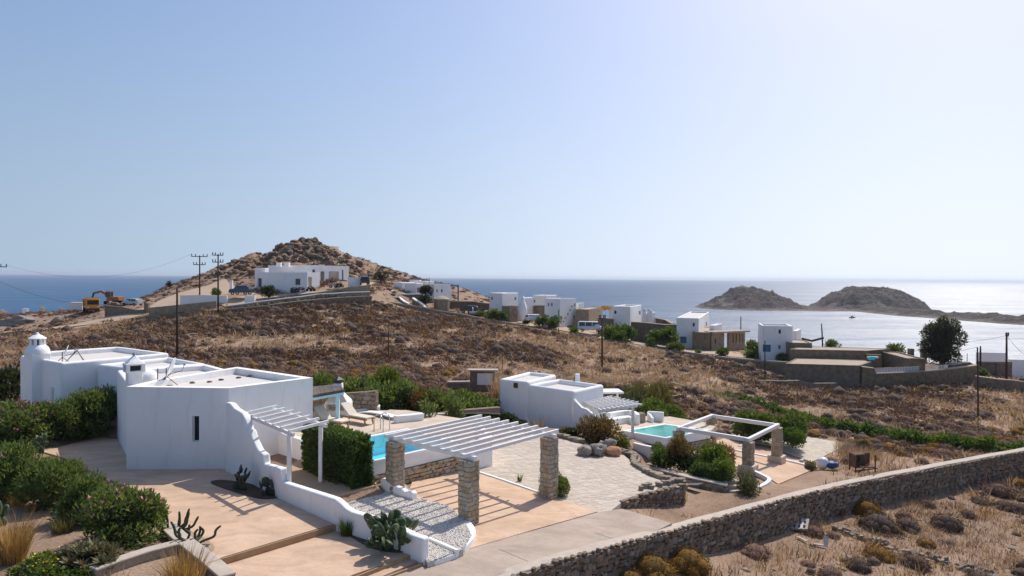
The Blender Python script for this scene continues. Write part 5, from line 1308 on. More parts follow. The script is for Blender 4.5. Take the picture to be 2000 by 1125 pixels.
# second house
h = house('rambling white house with stone terraces and blue pergola right of the rocky hill', D(840, 586, 150))
cv(h, 768.5, 785, 810, 551.5, 576, 156, [(1, 794, 802, 565, 573, 'shutter') if False else (1, 789, 797, 564.5, 573, 'shutter')], th=32)
cv(h, 800, 830, 848, 549, 577, 160, [], th=32)
cv(h, 790, 813, 826, 553, 578, 152, [(1, 815, 824, 562, 572, 'stone')], th=32)
cv(h, 826, 847.5, 881, 555, 587, 150, [(1, 852.5, 855.5, 565, 571, 'glass'), (1, 861.5, 865, 564.8, 571, 'glass'), (0, 838, 844, 571, 578, 'shutter')], th=36)
q = D(811, 550, 165); MB().box((q.x, q.y, q.z-.3), (2.6, 2, 1.4)).build('roof_room', MT['white'], h)
q = D(812, 543, 165); MB().box((q.x, q.y, q.z), (2.4, 2, .25)).build('roof_shade', MT['dark_metal'], h)
a, c = D(881, 558, 149), D(895, 558, 151)
MB().bar(a, c, .4, .3).build('beam', MT['blue_paint'], h); MB().bar(c, (c.x, c.y, gz(c.x, c.y)-.5), .3).build('post', MT['blue_paint'], h)
q = D(880.5, 556, 158); MB().tube([(q.x-5, q.y, q.z), (q.x-5, q.y, q.z+1.6)], .05, 5).build('aerial', MT['dark_metal'], h)
def curvewall(label, pts, mat='far_stone', cap='white'): return stone_wall(label, pts, .5, 1.5, mat, cap, .2, bump=0, caph=.2)
curvewall('left white-edged terrace wall dropping in a curve below the rambling white house', [(740, 569, 147), (760, 566.5, 147.5), (766, 570, 147), (772, 574, 146.5), (790, 575.5, 147), (825, 575, 148)])
curvewall('middle white-edged stone wing wall dropping in a wave towards the field', [(752, 581.5, 142), (780, 581.5, 142.5), (784, 585, 142), (790, 590, 141.5), (799, 594, 141)])
curvewall('right white-edged stone wing wall dropping in a wave towards the field', [(807, 583, 144), (812, 587, 143.5), (820, 591, 143), (826, 596, 142), (831, 601, 141.5)])
t = thing('stone_hut', 'round stone hut with shallow conical roof below the rambling white house', 'stone hut', tuple(D(861, 607, 143)))
q = D(861, 607, 143); r_ = 1.65; z0 = q.z
MB().lathe((q.x, q.y+r_, z0-.8), [(r_, 0), (r_, 3.1)], 20).build('wall', MT['far_stone_light'], t); MB().lathe((q.x, q.y+r_, z0+2.3), [(r_+.1, 0), (r_+.05, .15), (.9, .6), (.05, .85)], 20).build('roof', MT['stone_roof'], t)
stone_wall('long brown stone house wall between the round hut and the tall white chimney house', [(874, 588, 148), (900, 588.5, 149), (922, 589, 150), (940, 592, 150), (956, 593, 150)], .6, 2.0, 'far_stone', 'stone_roof', .3)
# third
h = house('white cube house with bottle-shaped white chimney and stone annex', D(985, 622, 145))
p3 = cv(h, 956, 981, 1012, 572.5, 618, 146, [(0, 959, 962, 579.5, 586, 'glass'), (1, 1005, 1008.5, 580.5, 586.5, 'glass')], th=33)
cv(h, 1015, 1022, 1041, 581.5, 618, 148, [], th=36)
cv(h, 980.5, 995, 1013, 598, 624, 142.5, [], th=38, mat='far_stone_light', roof='stone_roof', par=.1, wname='annex_wall', bevel=0)
q = D(1020.5, 620, 143.5); MB().lathe((q.x, q.y, q.z-.8), [(.95, 0), (.95, 2.6), (.85, 3.3), (.45, 4.1), (.33, 4.6), (.3, 5.3)], 14).build('chimney', MT['white'], h, smooth=True)
h = house('white low house with dark flat roof edge behind the bottle chimney house', D(1060, 600, 155))
cv(h, 1041, 1066, 1088, 577, 606, 156, [(0, 1042.5, 1045, 585.5, 591, 'glass')], th=30)
cv(h, 1041, 1054, 1066, 597, 622, 150, [], th=40, mat='far_stone', roof='stone_roof', par=.1, wname='annex_wall', bevel=0)
# fourth
h = house('tall white cube house with two small arched windows beside the parked white van', D(1094, 635, 141))
cv(h, 1064, 1094, 1125.5, 584, 637, 141, [(0, 1069.5, 1072.2, 591.5, 598, 'glass'), (0, 1076, 1079, 591.5, 598, 'glass'), (0, 1067, 1072, 615.5, 619.5, 'glass'), (0, 1090, 1092.3, 604.5, 622, 'glass'), (1, 1121, 1124, 592.5, 598.8, 'glass'), (1, 1120.5, 1123.5, 616, 623, 'glass')], th=34)
for px, py in ((1116.5, 598), (1113, 605), (1108.5, 613), (1103.5, 621), (1099.5, 628)):
    q = on_path(px, py, [D(1094, 584, 141).xy, (D(1094, 584, 141).xy+Vector((math.sin(R(34)), math.cos(R(34))))*9)]); MB().box(q+Vector((.02, -.02, 0)), (.34, .34, .3), R(-34)).build('wall_tile', MT['orange_rock'], h)
cv(h, 1126, 1131, 1141, 592, 612, 147, [], th=36)
cv(h, 1125, 1150, 1177, 604.5, 636, 143.5, [], th=20, mat='far_stone_light', roof='stone_roof', par=.1, wname='annex_wall', bevel=0)
# pergola with orange climber
pg = thing('pergola', 'far blue-posted pergola overgrown with an orange flowering climber', 'pergola', tuple(D(1185, 622, 142)))
a, c = D(1176, 606, 142), D(1194, 606, 142)
for p in (a, c, a+Vector((0, 2, 0)), c+Vector((0, 2, 0))): MB().bar(p, (p.x, p.y, gz(p.x, p.y)-.3), .2).build('post', MT['white_wood'], pg)
V_, F_ = leaf_cloud(3, [(x, 1, 0, .75) for x in np.linspace(0, c.x-a.x, 5)], 500, .4, .2); t = link('climber', np_mesh('climber', V_+np.array(a), F_, MT['yellow_petal']), pg); t.matrix_world = Matrix.Identity(4)
t.location = -Vector(pg.location)
stone_wall('rough stone wall with flat roof joining the orange climber pergola and the fifth white house', [(1168, 621, 138), (1180, 621.5, 138), (1198, 623, 138)], 1.2, 2, 'far_stone', 'stone_roof', .2)
# fifth
h = house('white cube house with round little chimneys on its low right wing above green bushes', D(1231, 640, 138))
cv(h, 1196, 1231, 1253.5, 598.5, 640, 138, [(0, 1199.5, 1204, 606.5, 613, 'glass'), (1, 1248, 1251.5, 607.5, 614.5, 'glass'), (0, 1201, 1205, 631, 636, 'shutter')], th=24)
cv(h, 1254, 1262, 1281, 611, 632, 141, [], th=34)
for px, y0 in ((1258, 603), (1266.5, 603), (1271, 606)):
    q = D(px, 628, 139); zt_ = D(px, y0, 139).z; MB().lathe((q.x, q.y, q.z-.6), [(.5, 0), (.5, (zt_-q.z)*.6), (.3, zt_-q.z+.2), (.36, zt_-q.z+.6)], 12).build('chimney', MT['white'], h, smooth=True)
stone_wall('high dark stone retaining wall right of the fifth white house behind green bushes', [(1233, 629, 135), (1260, 631, 135), (1300, 634.5, 134), (1322, 634, 133)], .8, 3.5, 'far_stone', 'stone_roof', .2)
stone_wall('stone terrace wall with pale roof slab stepping to the sea behind the fifth house', [(1281, 622, 145), (1300, 624.5, 145), (1315, 633, 143)], .8, 2, 'far_stone', 'stone_roof', .3)
# sixth
h = house('white cube house with blue door and long slitted stone wing', D(1365, 672, 130))
cv(h, 1322, 1365, 1385.5, 621.5, 674, 130, [(0, 1352.5, 1357, 630.5, 638, 'glass'), (0, 1328.5, 1340.5, 657.5, 671, 'door'), (1, 1378.5, 1381, 630.5, 637.5, 'glass')], th=20)
cv(h, 1386, 1395, 1411, 635.5, 655, 135, [], th=30)
cv(h, 1353.5, 1386, 1392, 649.5, 679, 127.5, [], th=18, mat='far_stone', roof='stone_roof', par=.1, wname='annex_wall', bevel=0)
cv(h, 1386, 1390, 1416, 650.5, 681, 128.5, [(1, 1396, 1398.5, 661, 671, 'void')], th=55, mat='far_stone_light', roof='stone_roof', par=.1, wname='annex_wall', bevel=0)
cv(h, 1421, 1425, 1456.5, 646.5, 680, 131, [(1, 1431, 1433, 653, 669, 'void'), (1, 1437, 1439, 653, 669, 'void'), (1, 1444, 1446, 653, 669, 'void'), (1, 1449.5, 1451.5, 653, 669, 'void')], th=50, mat='far_stone_light', roof='stone_roof', par=.1, wname='annex_wall', bevel=0)
a, c = D(1384, 649, 129.5), D(1456, 646, 133); MB().bar(a, c, 2.6, .3).build('roof_slab', MT['stone_roof'], h)
# seventh
h = house('rightmost white cube house with blue shuttered door above the stone villa terraces', D(1537, 695, 120))
cv(h, 1482, 1537.5, 1549.5, 632.5, 699, 120, [(0, 1520.5, 1525.5, 643.5, 652, 'glass'), (0, 1490, 1505.5, 673, 687.5, 'shutter'), (0, 1520.5, 1524.5, 674, 682, 'shutter')], th=14)
cv(h, 1549.5, 1556, 1566, 646.5, 664, 125, [], th=30)
cv(h, 1527, 1570, 1588, 663.5, 680, 118, [], th=12, mat='far_stone', roof='stone_roof', par=.1, wname='annex_wall', bevel=0)
MB().bar(D(1585, 666, 118), D(1608, 660, 119), .3).bar(D(1566, 661, 118), D(1586, 666, 117), .3).build('beam', MT['pole_wood'], h)
# stone villa
h = house('low earth-coloured stone villa with flat roof terraces, pool corner and pale railing', D(1640, 757, 100), 'villa', 'villa')
def flat_vol(t, pxs, z, drop, **k): volume(t, [tuple(P(x, y, z).xy) for x, y in pxs], z-drop, z, 'far_stone', 'stone_roof', .05, .3, 0, (), 'wall', 2)
flat_vol(h, [(1542, 682), (1695, 685), (1742, 681), (1566, 676)], -2.1, 4)
flat_vol(h, [(1534, 710), (1680, 714), (1709, 704), (1556, 699)], -3.43, 4.5)
cv(h, 1720, 1752, 1810, 686.5, 722, 110, [], th=8, mat='far_stone', roof='stone_roof', par=.15, bevel=0, sink=2)
cv(h, 1694, 1720, 1725, 692, 722, 106, [(0, 1697, 1716, 694, 706, 'glass')] if False else [], th=8, mat='far_stone', roof='stone_roof', par=.1, bevel=0, sink=2)
for px in (1779, 1804): 
    q = D(px, 682, 109); MB().box((q.x, q.y, q.z-1.1), (.7, .7, 2.4)).build('pier', MT['far_stone_light'], h)
a, c = D(1697, 697, 104.9), D(1717, 700, 104.9)
MB().box(((a.x+c.x)/2, 105.2, (a.z+c.z)/2), (c.x-a.x, .5, .25)).build('pool_edge', MT['white'], h); q = D(1702, 700, 104.8); MB().box((q.x, 104.8, q.z), (.9, .3, .55)).build('spillway', MT['pool_tile'], h)
stone_wall('broad rubble retaining wall carrying the pale railing below the stone villa', [(1682, 716, 99.4), (1706, 720, 99), (1708, 730, 99), (1760, 727, 99.6), (1830, 723, 100.5), (1908, 713, 101.5)], .8, 2.5, 'far_stone', 'stone_roof', .05)
stone_wall('squared rubble wall at the right end of the pale railing', [(1855, 712, 102.5), (1890, 708, 103), (1910, 716, 102)], 1.0, 2.5, 'far_stone', 'stone_roof', .1)
rl_ = thing('railing', 'pale vertical-slat metal railing on top of the rubble retaining wall', 'railing', tuple(D(1707, 731, 99.3)))
rp_ = [D(1707, 730, 99.3), D(1760, 727, 99.9), D(1853, 722, 100.9)]; rt_ = [D(1707, 719.5, 99.3), D(1760, 717, 99.9), D(1853, 712.5, 100.9)]
for i in (0, 1):
    for k in (0.06, 1): MB().bar(rp_[i].lerp(rt_[i], k), rp_[i+1].lerp(rt_[i+1], k), .07).build('rail', MT['steel'], rl_)
    n_ = 18 if i == 0 else 32
    for j in range(n_):
        a, c = rp_[i].lerp(rp_[i+1], j/n_), rt_[i].lerp(rt_[i+1], j/n_); MB().bar(a, c, .13, .03).build('slat', MT['white_wood'], rl_)
# far right buildings
h = house('low white house wall half hidden behind utility poles at the right edge', D(1940, 706, 122)); cv(h, 1908, 1960, 1968, 688, 710, 122, [], th=8)
h = house('dark stone outbuilding with wide black opening at the right edge', D(1960, 738, 108)); cv(h, 1910, 1976, 1980, 707, 742, 108, [(0, 1924, 1946, 709, 735, 'void')], th=6, mat='far_stone', roof='stone_roof', par=.1, bevel=0)
h = house('white house cut off by the right edge of the view above a stone wall', D(1990, 730, 112)); cv(h, 1971, 2030, 2040, 702, 740, 112, [], th=8)
stone_wall('low stone wall with grey top running out of the right edge below the white houses', [(1905, 735, 98), (1950, 741, 96), (1975, 742, 95), (2040, 752, 94)], .5, 1.2, 'far_stone', 'stone_roof', .05)
# the road wall across the field
stone_wall('long grey dry stone wall running diagonally down the far edge of the brown field', [(722, 583, 136), (760, 591, 138), (800, 597, 139), (830, 602.5, 140), (880, 611, 141), (950, 624, 140), (1010, 634, 139), (1050, 642, 138), (1100, 651, 136), (1150, 660, 133), (1200, 669.5, 130), (1250, 677, 127), (1300, 684, 124.5), (1350, 691, 121), (1400, 697.5, 118), (1450, 703, 114.5), (1500, 707, 111), (1545, 710, 107)], .6, 1.3, 'far_stone', 'grey_cement', .02, bump=.1, caph=.22)
stone_wall('dark rubble field wall in the scrub below the stone villa', [(1420, 739, 94), (1470, 741, 93), (1530, 742, 93), (1590, 746, 95), (1632, 748, 97)], .6, .6, 'far_stone', bump=.2)
# far left hamlet
for lab, pc, yt, yb, w, Y in (('tiny white house with a chimney far down on the left coast', 50, 602.5, 608, 14, 260), ('tiny tan flat-roofed house at the extreme left shoreline', 3, 605, 611, 12, 250), ('tiny sand-coloured house among the scrub left of the yellow truck', 82, 600, 606, 12, 255), ('tiny pale house with red-brown roof right behind the truck tail', 118, 601, 606, 10, 255), ('small grey house with porch at the left edge above the gravel heap', 8, 608, 616, 12, 215)):
    h = house(lab, D(pc, yb, Y)); cv(h, pc-w/2, pc+w*.2, pc+w/2, yt, yb, Y, [], th=30, sink=6, mat='white' if 'white' in lab else 'deck', roof='stone_roof', bevel=0)
hp = gz(*D(40, 630, 140).xy); q = D(40, 628, 140)
tag(MB().rock((q.x, q.y, q.z-.3), (6.6, 4.5, 3.0), 14, 3, .5).build('gravel_heap', MT['patio_rock']), 'pale irregular rubble heap on the slope at the far left', 'gravel heap')
q = D(115, 626, 135); tag(MB().rock((q.x, q.y, q.z+.2), (1.8, 1.5, 1.3), 5, 3, .5).build('boulder', MT['patio_rock'], smooth=True), 'big grey boulder beside the dirt road left of the yellow truck', 'boulder')
# dirt road: a sheet draped on the land
def drape(name, mat, edges, nx=40, ny=4, lift=.06, kind='structure'):
    L = smooth_line([gout(*p) for p in edges[0]], 6); Rr = smooth_line([gout(*p) for p in edges[1]], 6); V, F = [], []
    n = min(len(L), len(Rr))
    for i in range(n):
        for j in range(ny+1):
            p = L[i].lerp(Rr[i], j/ny); V.append((p.x, p.y))
    a = np.array(V); z = gzv(a[:, 0], a[:, 1])+lift
    for i in range(n-1):
        for j in range(ny): F.append((i*(ny+1)+j, i*(ny+1)+j+1, (i+1)*(ny+1)+j+1, (i+1)*(ny+1)+j))
    o = a.mean(0); ob = link(name, np_mesh(name, np.c_[a-o, z], F, MT[mat], True), loc=(o[0], o[1], 0)); return tag(ob, kind=kind)
drape('dirt_road', 'dirt_road', [[(100, 640), (180, 627), (240, 610), (290, 600), (330, 580), (400, 560), (440, 545)], [(140, 644), (230, 628), (291, 615), (360, 605), (430, 597), (470, 585), (500, 575)]], lift=.12)
drape('road', 'dirt_road', [[(425, 592), (470, 580), (540, 576), (620, 570), (700, 560), (735, 552)], [(443, 602), (500, 592), (560, 584), (620, 577), (680, 569), (722, 562)]], lift=.12)
drape('dirt_track', 'dirt_road', [[(985, 620), (1040, 628), (1100, 634), (1200, 652), (1300, 668), (1420, 682), (1480, 690)], [(1000, 632), (1050, 640), (1110, 649), (1210, 668), (1310, 683), (1430, 698), (1490, 704)]], lift=.12)
# ------------------------------------------------------------------ utility poles and wires
def pole(label, px, yt, yb, Y, r=.13, arms=(), lean=0.0, mat='pole_wood'):
    a, c = D(px, yb, Y), D(px+lean, yt, Y); t = thing('utility_pole', label, 'utility pole', tuple(a))
    MB().tube([a-Vector((0, 0, 1)), a.lerp(c, .5), c], [r, r*.85, r*.7], 8).build('pole', MT[mat], t, smooth=True)
    out = [c]
    for py, w in arms:
        p = D(px+lean, py, Y); e = Vector((w/2, w*.12, 0)); MB().bar(p-e+Vector((0, -.12, 0)), p+e+Vector((0, -.12, 0)), .14).build('crossarm', MT['pole_wood'], t)
        for k in (-1, -.5, .5, 1):
            q = p+e*k*.95+Vector((0, -.12, .07)); MB().lathe(q, [(.05, 0), (.1, .1), (.06, .22), (.1, .3), (.04, .45)], 6).build('insulator', MT['dark_metal'], t); out.append(q+Vector((0, 0, .4)))
    return out
pA = pole('wooden pole with two stacked crossarms, left of the close pair by the hill', 390, 499, 591, 131, .16, [(501, 2.8), (517, 2.1)])
pB = pole('wooden pole with crossarm and insulator cluster, right of the close pair by the hill', 426, 496, 600, 119, .16, [(498.5, 1.7), (512, 1.7)])
pole('bare dark pole rising behind the roofs of the two left villas', 346, 563, 700, 79, .16)
pole('thin bare post alone in the middle of the brown field', 758, 622, 704, 82, .07, lean=2)
pC = pole('bare wooden pole in the brown field left of the tall reeds bank', 1176, 622, 727, 95, .15, [(622, .9)])
pole('small post below the tall cube house and white van', 1091, 640, 664, 134, .1)
pole('thin faint post in the brown field above the meter cabinet', 981, 678, 732, 75, .035)
pole('thin brown post in the field in front of the rightmost cube house', 1494, 665, 748, 96, .1)
pole('short pole with a bent top behind the slitted stone wing', 1447, 618, 650, 150, .13, lean=0)
pole('leaning pole at the right end of the rightmost cube house', 1607, 632, 672, 122, .14, lean=-2.5)
pD = pole('tallest thin pole with a brace standing before the dark outbuilding', 1911, 678, 820, 69, .09, lean=-2)
MB().bar(D(1909, 745, 69), D(1919, 762, 68), .08)
pole('short thick pole just right of the braced pole', 1915, 676, 705, 108, .15, lean=0)
pE = pole('thick dark pole near the white house at the right edge', 1966, 655, 738, 101, .17, [(656, .5)])
pole('tiny post between the big dark tree and the right edge poles', 1889, 690, 712, 110, .06)
pF = pole('pole at the extreme left edge with one crossarm showing', -8, 519, 660, 118, .16, [(521, 3.4)])
def wire(label, a, c, sag, r=.012):
    pts = []
    for i in range(25):
        k = i/24; p = a.lerp(c, k); p.z -= sag*4*k*(1-k); pts.append(p)
    tag(MB().tube(pts, r, 4).build('wire', MT['rubber']), label, 'wire', 'overhead wires')
wire('faint upper overhead wire from the left edge pole to the close pair of poles', D(10, 517, 118), pA[1], 3.2, .013)
wire('lower sagging overhead wire from the left edge crossing the blue sea', D(-10, 546, 105), D(386, 540, 131), 4.6, .019)
wire('short overhead wire joining the close pair of cross-armed poles', pA[4], pB[1], .5)
wire('overhead wire from the thick right pole towards the big dark tree', pE[0], D(1840, 668, 118), .4, .02)
wire('overhead wire falling from the thick right pole out of the right edge', pE[0], D(2010, 700, 101), .3, .02)
wire('thin overhead wire from the braced pole leftwards over the stone villa', pD[0], D(1600, 690, 108), 1.2, .014)
# ------------------------------------------------------------------ hill boulders and rocks
BM = []
for i in range(7):
    b = MB().rock((0, 0, 0), (1, U(.7, 1), U(.6, .9)), i+31, 2, .55); me = bpy.data.meshes.new('boulder'); me.from_pydata([tuple(p) for p in b.v], [], b.f); me.materials.append(MT['boulder']); BM.append(me)
cnt = 0; q = random.Random(11)
while cnt < 290:
    px = q.gauss(590, 95); top = np.interp(px, [300, 380, 440, 500, 545, 590, 625, 655, 690, 720, 760], [573, 541, 524, 503, 490, 463, 472, 488, 511, 533, 545])
    py = top+abs(q.gauss(0, 1))*16+q.uniform(0, 4)
    if not 300 < px < 760 or py > 545: continue
    s = gout(px, py)
    if s.y > 330 or s.y < 150: continue
    if py < top+5: s = s+Vector((0, 2, 0)); s.z = gz(s.x, s.y)
    k = q.choice((.8, 1.0, 1.2, 1.5, 1.9, 2.6))*(1.2 if abs(px-590) < 60 else .9)
    o = link('boulder', BM[cnt % 7], loc=(s.x, s.y, s.z+k*.12), rz=q.uniform(0, 6), sc=k)
    tag(o, 'weathered brown boulder on the rocky hilltop behind the white houses', 'boulder', 'boulders on the rocky hilltop'); cnt += 1
# ------------------------------------------------------------------ garden at lower left
def at_ground(px, py, f=None): return PF(px, py, f) if f else gout(px, py)
low = [gout(326, 1040), gout(350, 1062), gout(385, 1090), gout(415, 1114), gout(445, 1140)]
t = thing('garden_wall', 'broad pale-topped low stone wall dividing the garden from the terracotta forecourt', 'garden wall', tuple(low[0]))
wall_strip([p+Vector((0, 0, .2)) for p in low], .42, [p.z-.4 for p in low]).build('body', MT['dry_stone'], t); wall_strip([p+Vector((0, 0, .27)) for p in low], .5, [p.z+.19 for p in low]).build('coping', MT['cement_cap'], t, bevel=.03)
low = [gout(180, 1132), gout(230, 1112), gout(290, 1092), gout(345, 1078)]
t = thing('garden_wall', 'low stone garden wall with pale top crossing the bottom left corner', 'garden wall', tuple(low[0]))
wall_strip([p+Vector((0, 0, .25)) for p in low], .3, [p.z-.6 for p in low]).build('body', MT['dry_stone'], t); wall_strip([p+Vector((0, 0, .32)) for p in low], .38, [p.z+.24 for p in low]).build('coping', MT['cement_cap'], t, bevel=.03)
low = [gout(-20, 862), gout(20, 868), gout(62, 888)]
t = thing('garden_wall', 'low pale garden kerb wall among the shrubs at the far left', 'garden wall', tuple(low[0])); wall_strip([p+Vector((0, 0, .2)) for p in low], .3, [p.z-.4 for p in low]).build('body', MT['cement_cap'], t, bevel=.03)
def bed(name, pxs, f, mat):
    poly = ccw([tuple(p)[:2] for p in smooth_line([PF(x, y, f) for x, y in pxs], 5, True)]); z = [float(f(x, y)) for x, y in poly]
    tag(MB().prism(poly, [q-.1 for q in z], [q+.025 for q in z]).build(name, MT[mat]), kind='structure')
bed('planting_bed', [(322, 1028), (350, 1030), (385, 1044), (418, 1066), (408, 1082), (385, 1084), (355, 1062)], F_FORE, 'garden_soil')
bed('planting_bed', [(412, 944), (432, 938), (480, 944), (530, 956), (549, 966), (535, 974), (505, 974), (460, 962)], F_FORE, 'rubber_soil')
bed('planting_bed', [(668, 1034), (700, 1046), (745, 1064), (790, 1066), (806, 1072), (780, 1080), (735, 1074), (700, 1058)], F_LOW, 'rubber_soil')
PINK = ('pink_petal', 90)
shrub('oleander', 'dense round oleander with pink blossoms nearest the terracotta forecourt', 'oleander', gout(245, 1056), (1.5, 1.25, 1.4), flowers=PINK, variant=0)
shrub('oleander', 'bushy oleander leaning against the pink-flowered one on its left side', 'oleander', gout(170, 1018), (1.1, 1.05, 1.25), variant=1)
shrub('oleander', 'tall oleander with red buds in the middle of the left garden row', 'oleander', gout(105, 990), (1.4, 1.25, 1.65), variant=2, flowers=('pink_petal', 14))
shrub('oleander', 'broad green oleander cut off by the left edge in the garden row', 'oleander', gout(25, 968), (1.5, 1.3, 1.6), variant=1)
shrub('oleander', 'big oleander with crimson blossoms in front of the far left villa', 'oleander', gout(60, 862), (2.3, 1.8, 1.75), flowers=('pink_petal', 150), variant=0)
shrub('oleander', 'low oleander in the shade left of the open forecourt corner', 'oleander', gout(12, 858), (1.9, 1.6, 1.7), variant=2)
shrub('oleander', 'tallest dark oleander pressed between the two left villas', 'oleander', gout(178, 846), (2.0, 1.7, 2.25), flowers=('pink_petal', 20), variant=2)
shrub('oleander', 'dark oleander just left of the tallest one in front of the white wall', 'oleander', gout(128, 852), (1.5, 1.4, 1.5), variant=1)
shrub('tree', 'dark bushy tree at the left edge beside the chimney tower villa', 'dark', D(8, 780, 48), (1.9, 1.9, 2.0), cat='tree')
def tuft(label, p, h, spread, n=260, mat='dry_grass', name='grass_clump', w=.02, group=None, lean=.5, seed=None):
    o = link(name, tuft_mesh(name, seed or rnd.randrange(9999), n, h, spread, w, mat, lean), loc=tuple(p), rz=U(0, 6)); return tag(o, label, 'grass clump', group)
tuft('tall golden ornamental grass clump at the left edge of the garden', gout(26, 1098), 1.45, .3, 420)
tuft('golden grass clump rising in front of the low wall near the forecourt', gout(360, 1150), 1.15, .42, 420)
tuft('small yellow-green grass tuft before the leaning oleander', gout(122, 1040), .6, .3, 200, 'reed_leaf')
tuft('small golden grass tuft below the left edge oleander', gout(34, 988), .55, .25, 150)
tuft('short golden grass tuft between the left edge oleander and tall oleander', gout(60, 998), .4, .2, 110)
tuft('bright green fine grass tuft at the foot of the stepped white wall', PF(678, 1044, F_LOW), .62, .24, 260, 'bright_leaf')
def paddle(seed): return None
def pad_mesh():
    if 'pad' not in FOL:
        b = MB(); v, f = ICO[2]; b.add([Vector((p.x*.5, p.y*.13, p.z*.62+.58)) for p in v], f); me = bpy.data.meshes.new('pad'); me.from_pydata([tuple(p) for p in b.v], [], b.f); me.materials.append(MT['cactus']); me.shade_smooth(); FOL['pad'] = me
        m2 = me.copy(); m2.materials[0] = MT['cactus_dark']; FOL['pad_dark'] = m2
    return FOL['pad']
def opuntia(label, p, size, n0, levels, seed, dark=False):
    pad_mesh(); t = thing('prickly_pear', label, 'cactus', tuple(p)); q = random.Random(seed); me = FOL['pad_dark' if dark else 'pad']
    def grow(m, s, lv):
        o = link('pad', me, t); o.matrix_local = m @ Matrix.Diagonal((s*q.uniform(.8, 1.05), s, s, 1))
        if lv:
            for k in range(q.choice((1, 2, 2, 3))):
                a = q.uniform(-1.0, 1.0); tip = m @ Vector((math.sin(a)*.44*s, 0, (.58+.6*math.cos(a))*s))
                mm = Matrix.Translation(tip) @ m.to_3x3().to_4x4() @ Matrix.Rotation(a*.75, 4, 'Y') @ Matrix.Rotation(q.uniform(-.9, .9), 4, 'Z') @ Matrix.Rotation(q.uniform(-.3, .3), 4, 'X')
                grow(mm, s*q.uniform(.75, .98), lv-1)
    for i in range(n0):
        a = q.uniform(0, 6.28); r = q.uniform(.05, .42)*size*2.2
        grow(Matrix.Translation((math.cos(a)*r, math.sin(a)*r*.6, -.05)) @ Matrix.Rotation(q.uniform(0, 3.1), 4, 'Z') @ Matrix.Rotation(q.uniform(-.35, .35), 4, 'Y') @ Matrix.Rotation(q.uniform(-.25, .25), 4, 'X'), size*q.uniform(.8, 1.1), levels)
    return t
opuntia('large green prickly pear cactus at the low end of the stepped white wall', PF(765, 1072, F_LOW), .40, 11, 2, 5)
opuntia('dark prickly pear cactus in the bed under the corner of the nearest villa', PF(468, 957, F_FORE), .36, 4, 2, 9, True)
opuntia('smaller dark prickly pear at the right end of the villa corner bed', PF(525, 968, F_FORE), .34, 3, 1, 12, True)
opuntia('pale green prickly pear at the edge of the forecourt behind the oleanders', gout(72, 884), .42, 6, 1, 21)
opuntia('prickly pear pads poking in at the left edge beside the golden grass', gout(8, 1028), .4, 3, 1, 33)
def finger_cactus(label, p, seed, n=7, h=.9):
    q = random.Random(seed); t = thing('finger_cactus', label, 'cactus', tuple(p))
    for i in range(n):
        a = q.uniform(0, 6.28); s = q.uniform(.2, .68); hh = h*q.uniform(.5, 1.15); d = Vector((math.cos(a), math.sin(a)*.6, 0))
        pts = [Vector((0, 0, -.05)), d*s*.5+Vector((0, 0, hh*.22)), d*s+Vector((0, 0, hh*.42)), d*s*1.15+Vector((q.uniform(-.06, .06), 0, hh*.75)), d*s*1.2+Vector((q.uniform(-.1, .1), 0, hh))]
        MB().tube(smooth_line(pts, 4), [.04]*14+[.037, .033, .022], 7).build('stem', MT['cactus_dark'], t, world=False, smooth=True)
    return t
finger_cactus('sprawling dark finger cactus at the left of the small soil bed', gout(338, 1044), 3, 9, .72)
finger_cactus('branched dark finger cactus at the right of the small soil bed', PF(376, 1066, F_FORE), 8, 8, .7)
# aloe clump and yellow flowers
def rosette_mesh(seed, L=.26, n=16, mat='aloe_leaf'):
    r = np.random.default_rng(seed); V = []; F = []
    for i in range(n):
        a = 2.4*i+r.normal()*.2; e = .25+1.0*(i/n)+r.normal()*.08; d = np.array([np.cos(a)*np.cos(e), np.sin(a)*np.cos(e), np.sin(e)]); s = np.array([-np.sin(a), np.cos(a), 0]); l = L*(.8+.3*r.random())
        k = len(V); V += [s*.025, -s*.025, d*l*.5+s*.03+np.array([0, 0, .02]), d*l*.5-s*.03+np.array([0, 0, .02]), d*l]; F += [(k, k+1, k+3), (k, k+3, k+2), (k+2, k+3, k+4)]
    return np_mesh('rosette', np.array(V), np.array(F), MT[mat])
RO = [rosette_mesh(i) for i in range(4)]
ap = gout(172, 1112); al = thing('aloe_clump', 'mound of grey-green aloe rosettes in front of the pink-flowered oleander', 'aloe', tuple(ap))
for i in range(80):
    a = U(0, 6.28); e = math.asin(U(.05, 1)); r = Vector((math.cos(a)*math.cos(e)*.85, math.sin(a)*math.cos(e)*.7, math.sin(e)*.55)); o = link('rosette', RO[i % 4], al, loc=r, sc=U(.9, 1.4)); o.rotation_euler = (-r.y*.9, r.x*.9, U(0, 6))
MB().rock((0, 0, .1), (1.5, 1.2, .85), 3, 2, .2).build('mound', MT['dark_leaf'], al, world=False)
yl = gout(95, 1128); ys = shrub('ground_shrub', 'low spreading green shrub dotted with yellow flowers at the bottom left', 'bright', yl+Vector((0, 0, -.1)), (1.35, .9, .6), flowers=('yellow_petal', 150), variant=0)
for i, (px, py, lab) in enumerate(((118, 1000, 'pale dead flower stalk standing left of the pair in the garden soil'), (108, 1008, 'short pale dead stalk in the garden soil'))):
    p = gout(px, py+20); tag(MB().tube([p, p+Vector((.03, 0, .5)), p+Vector((.0, .02, .75-.25*i))], [.035, .05, .02], 6).build('dead_stalk', MT['grey_wood']), lab, 'dead stalk')
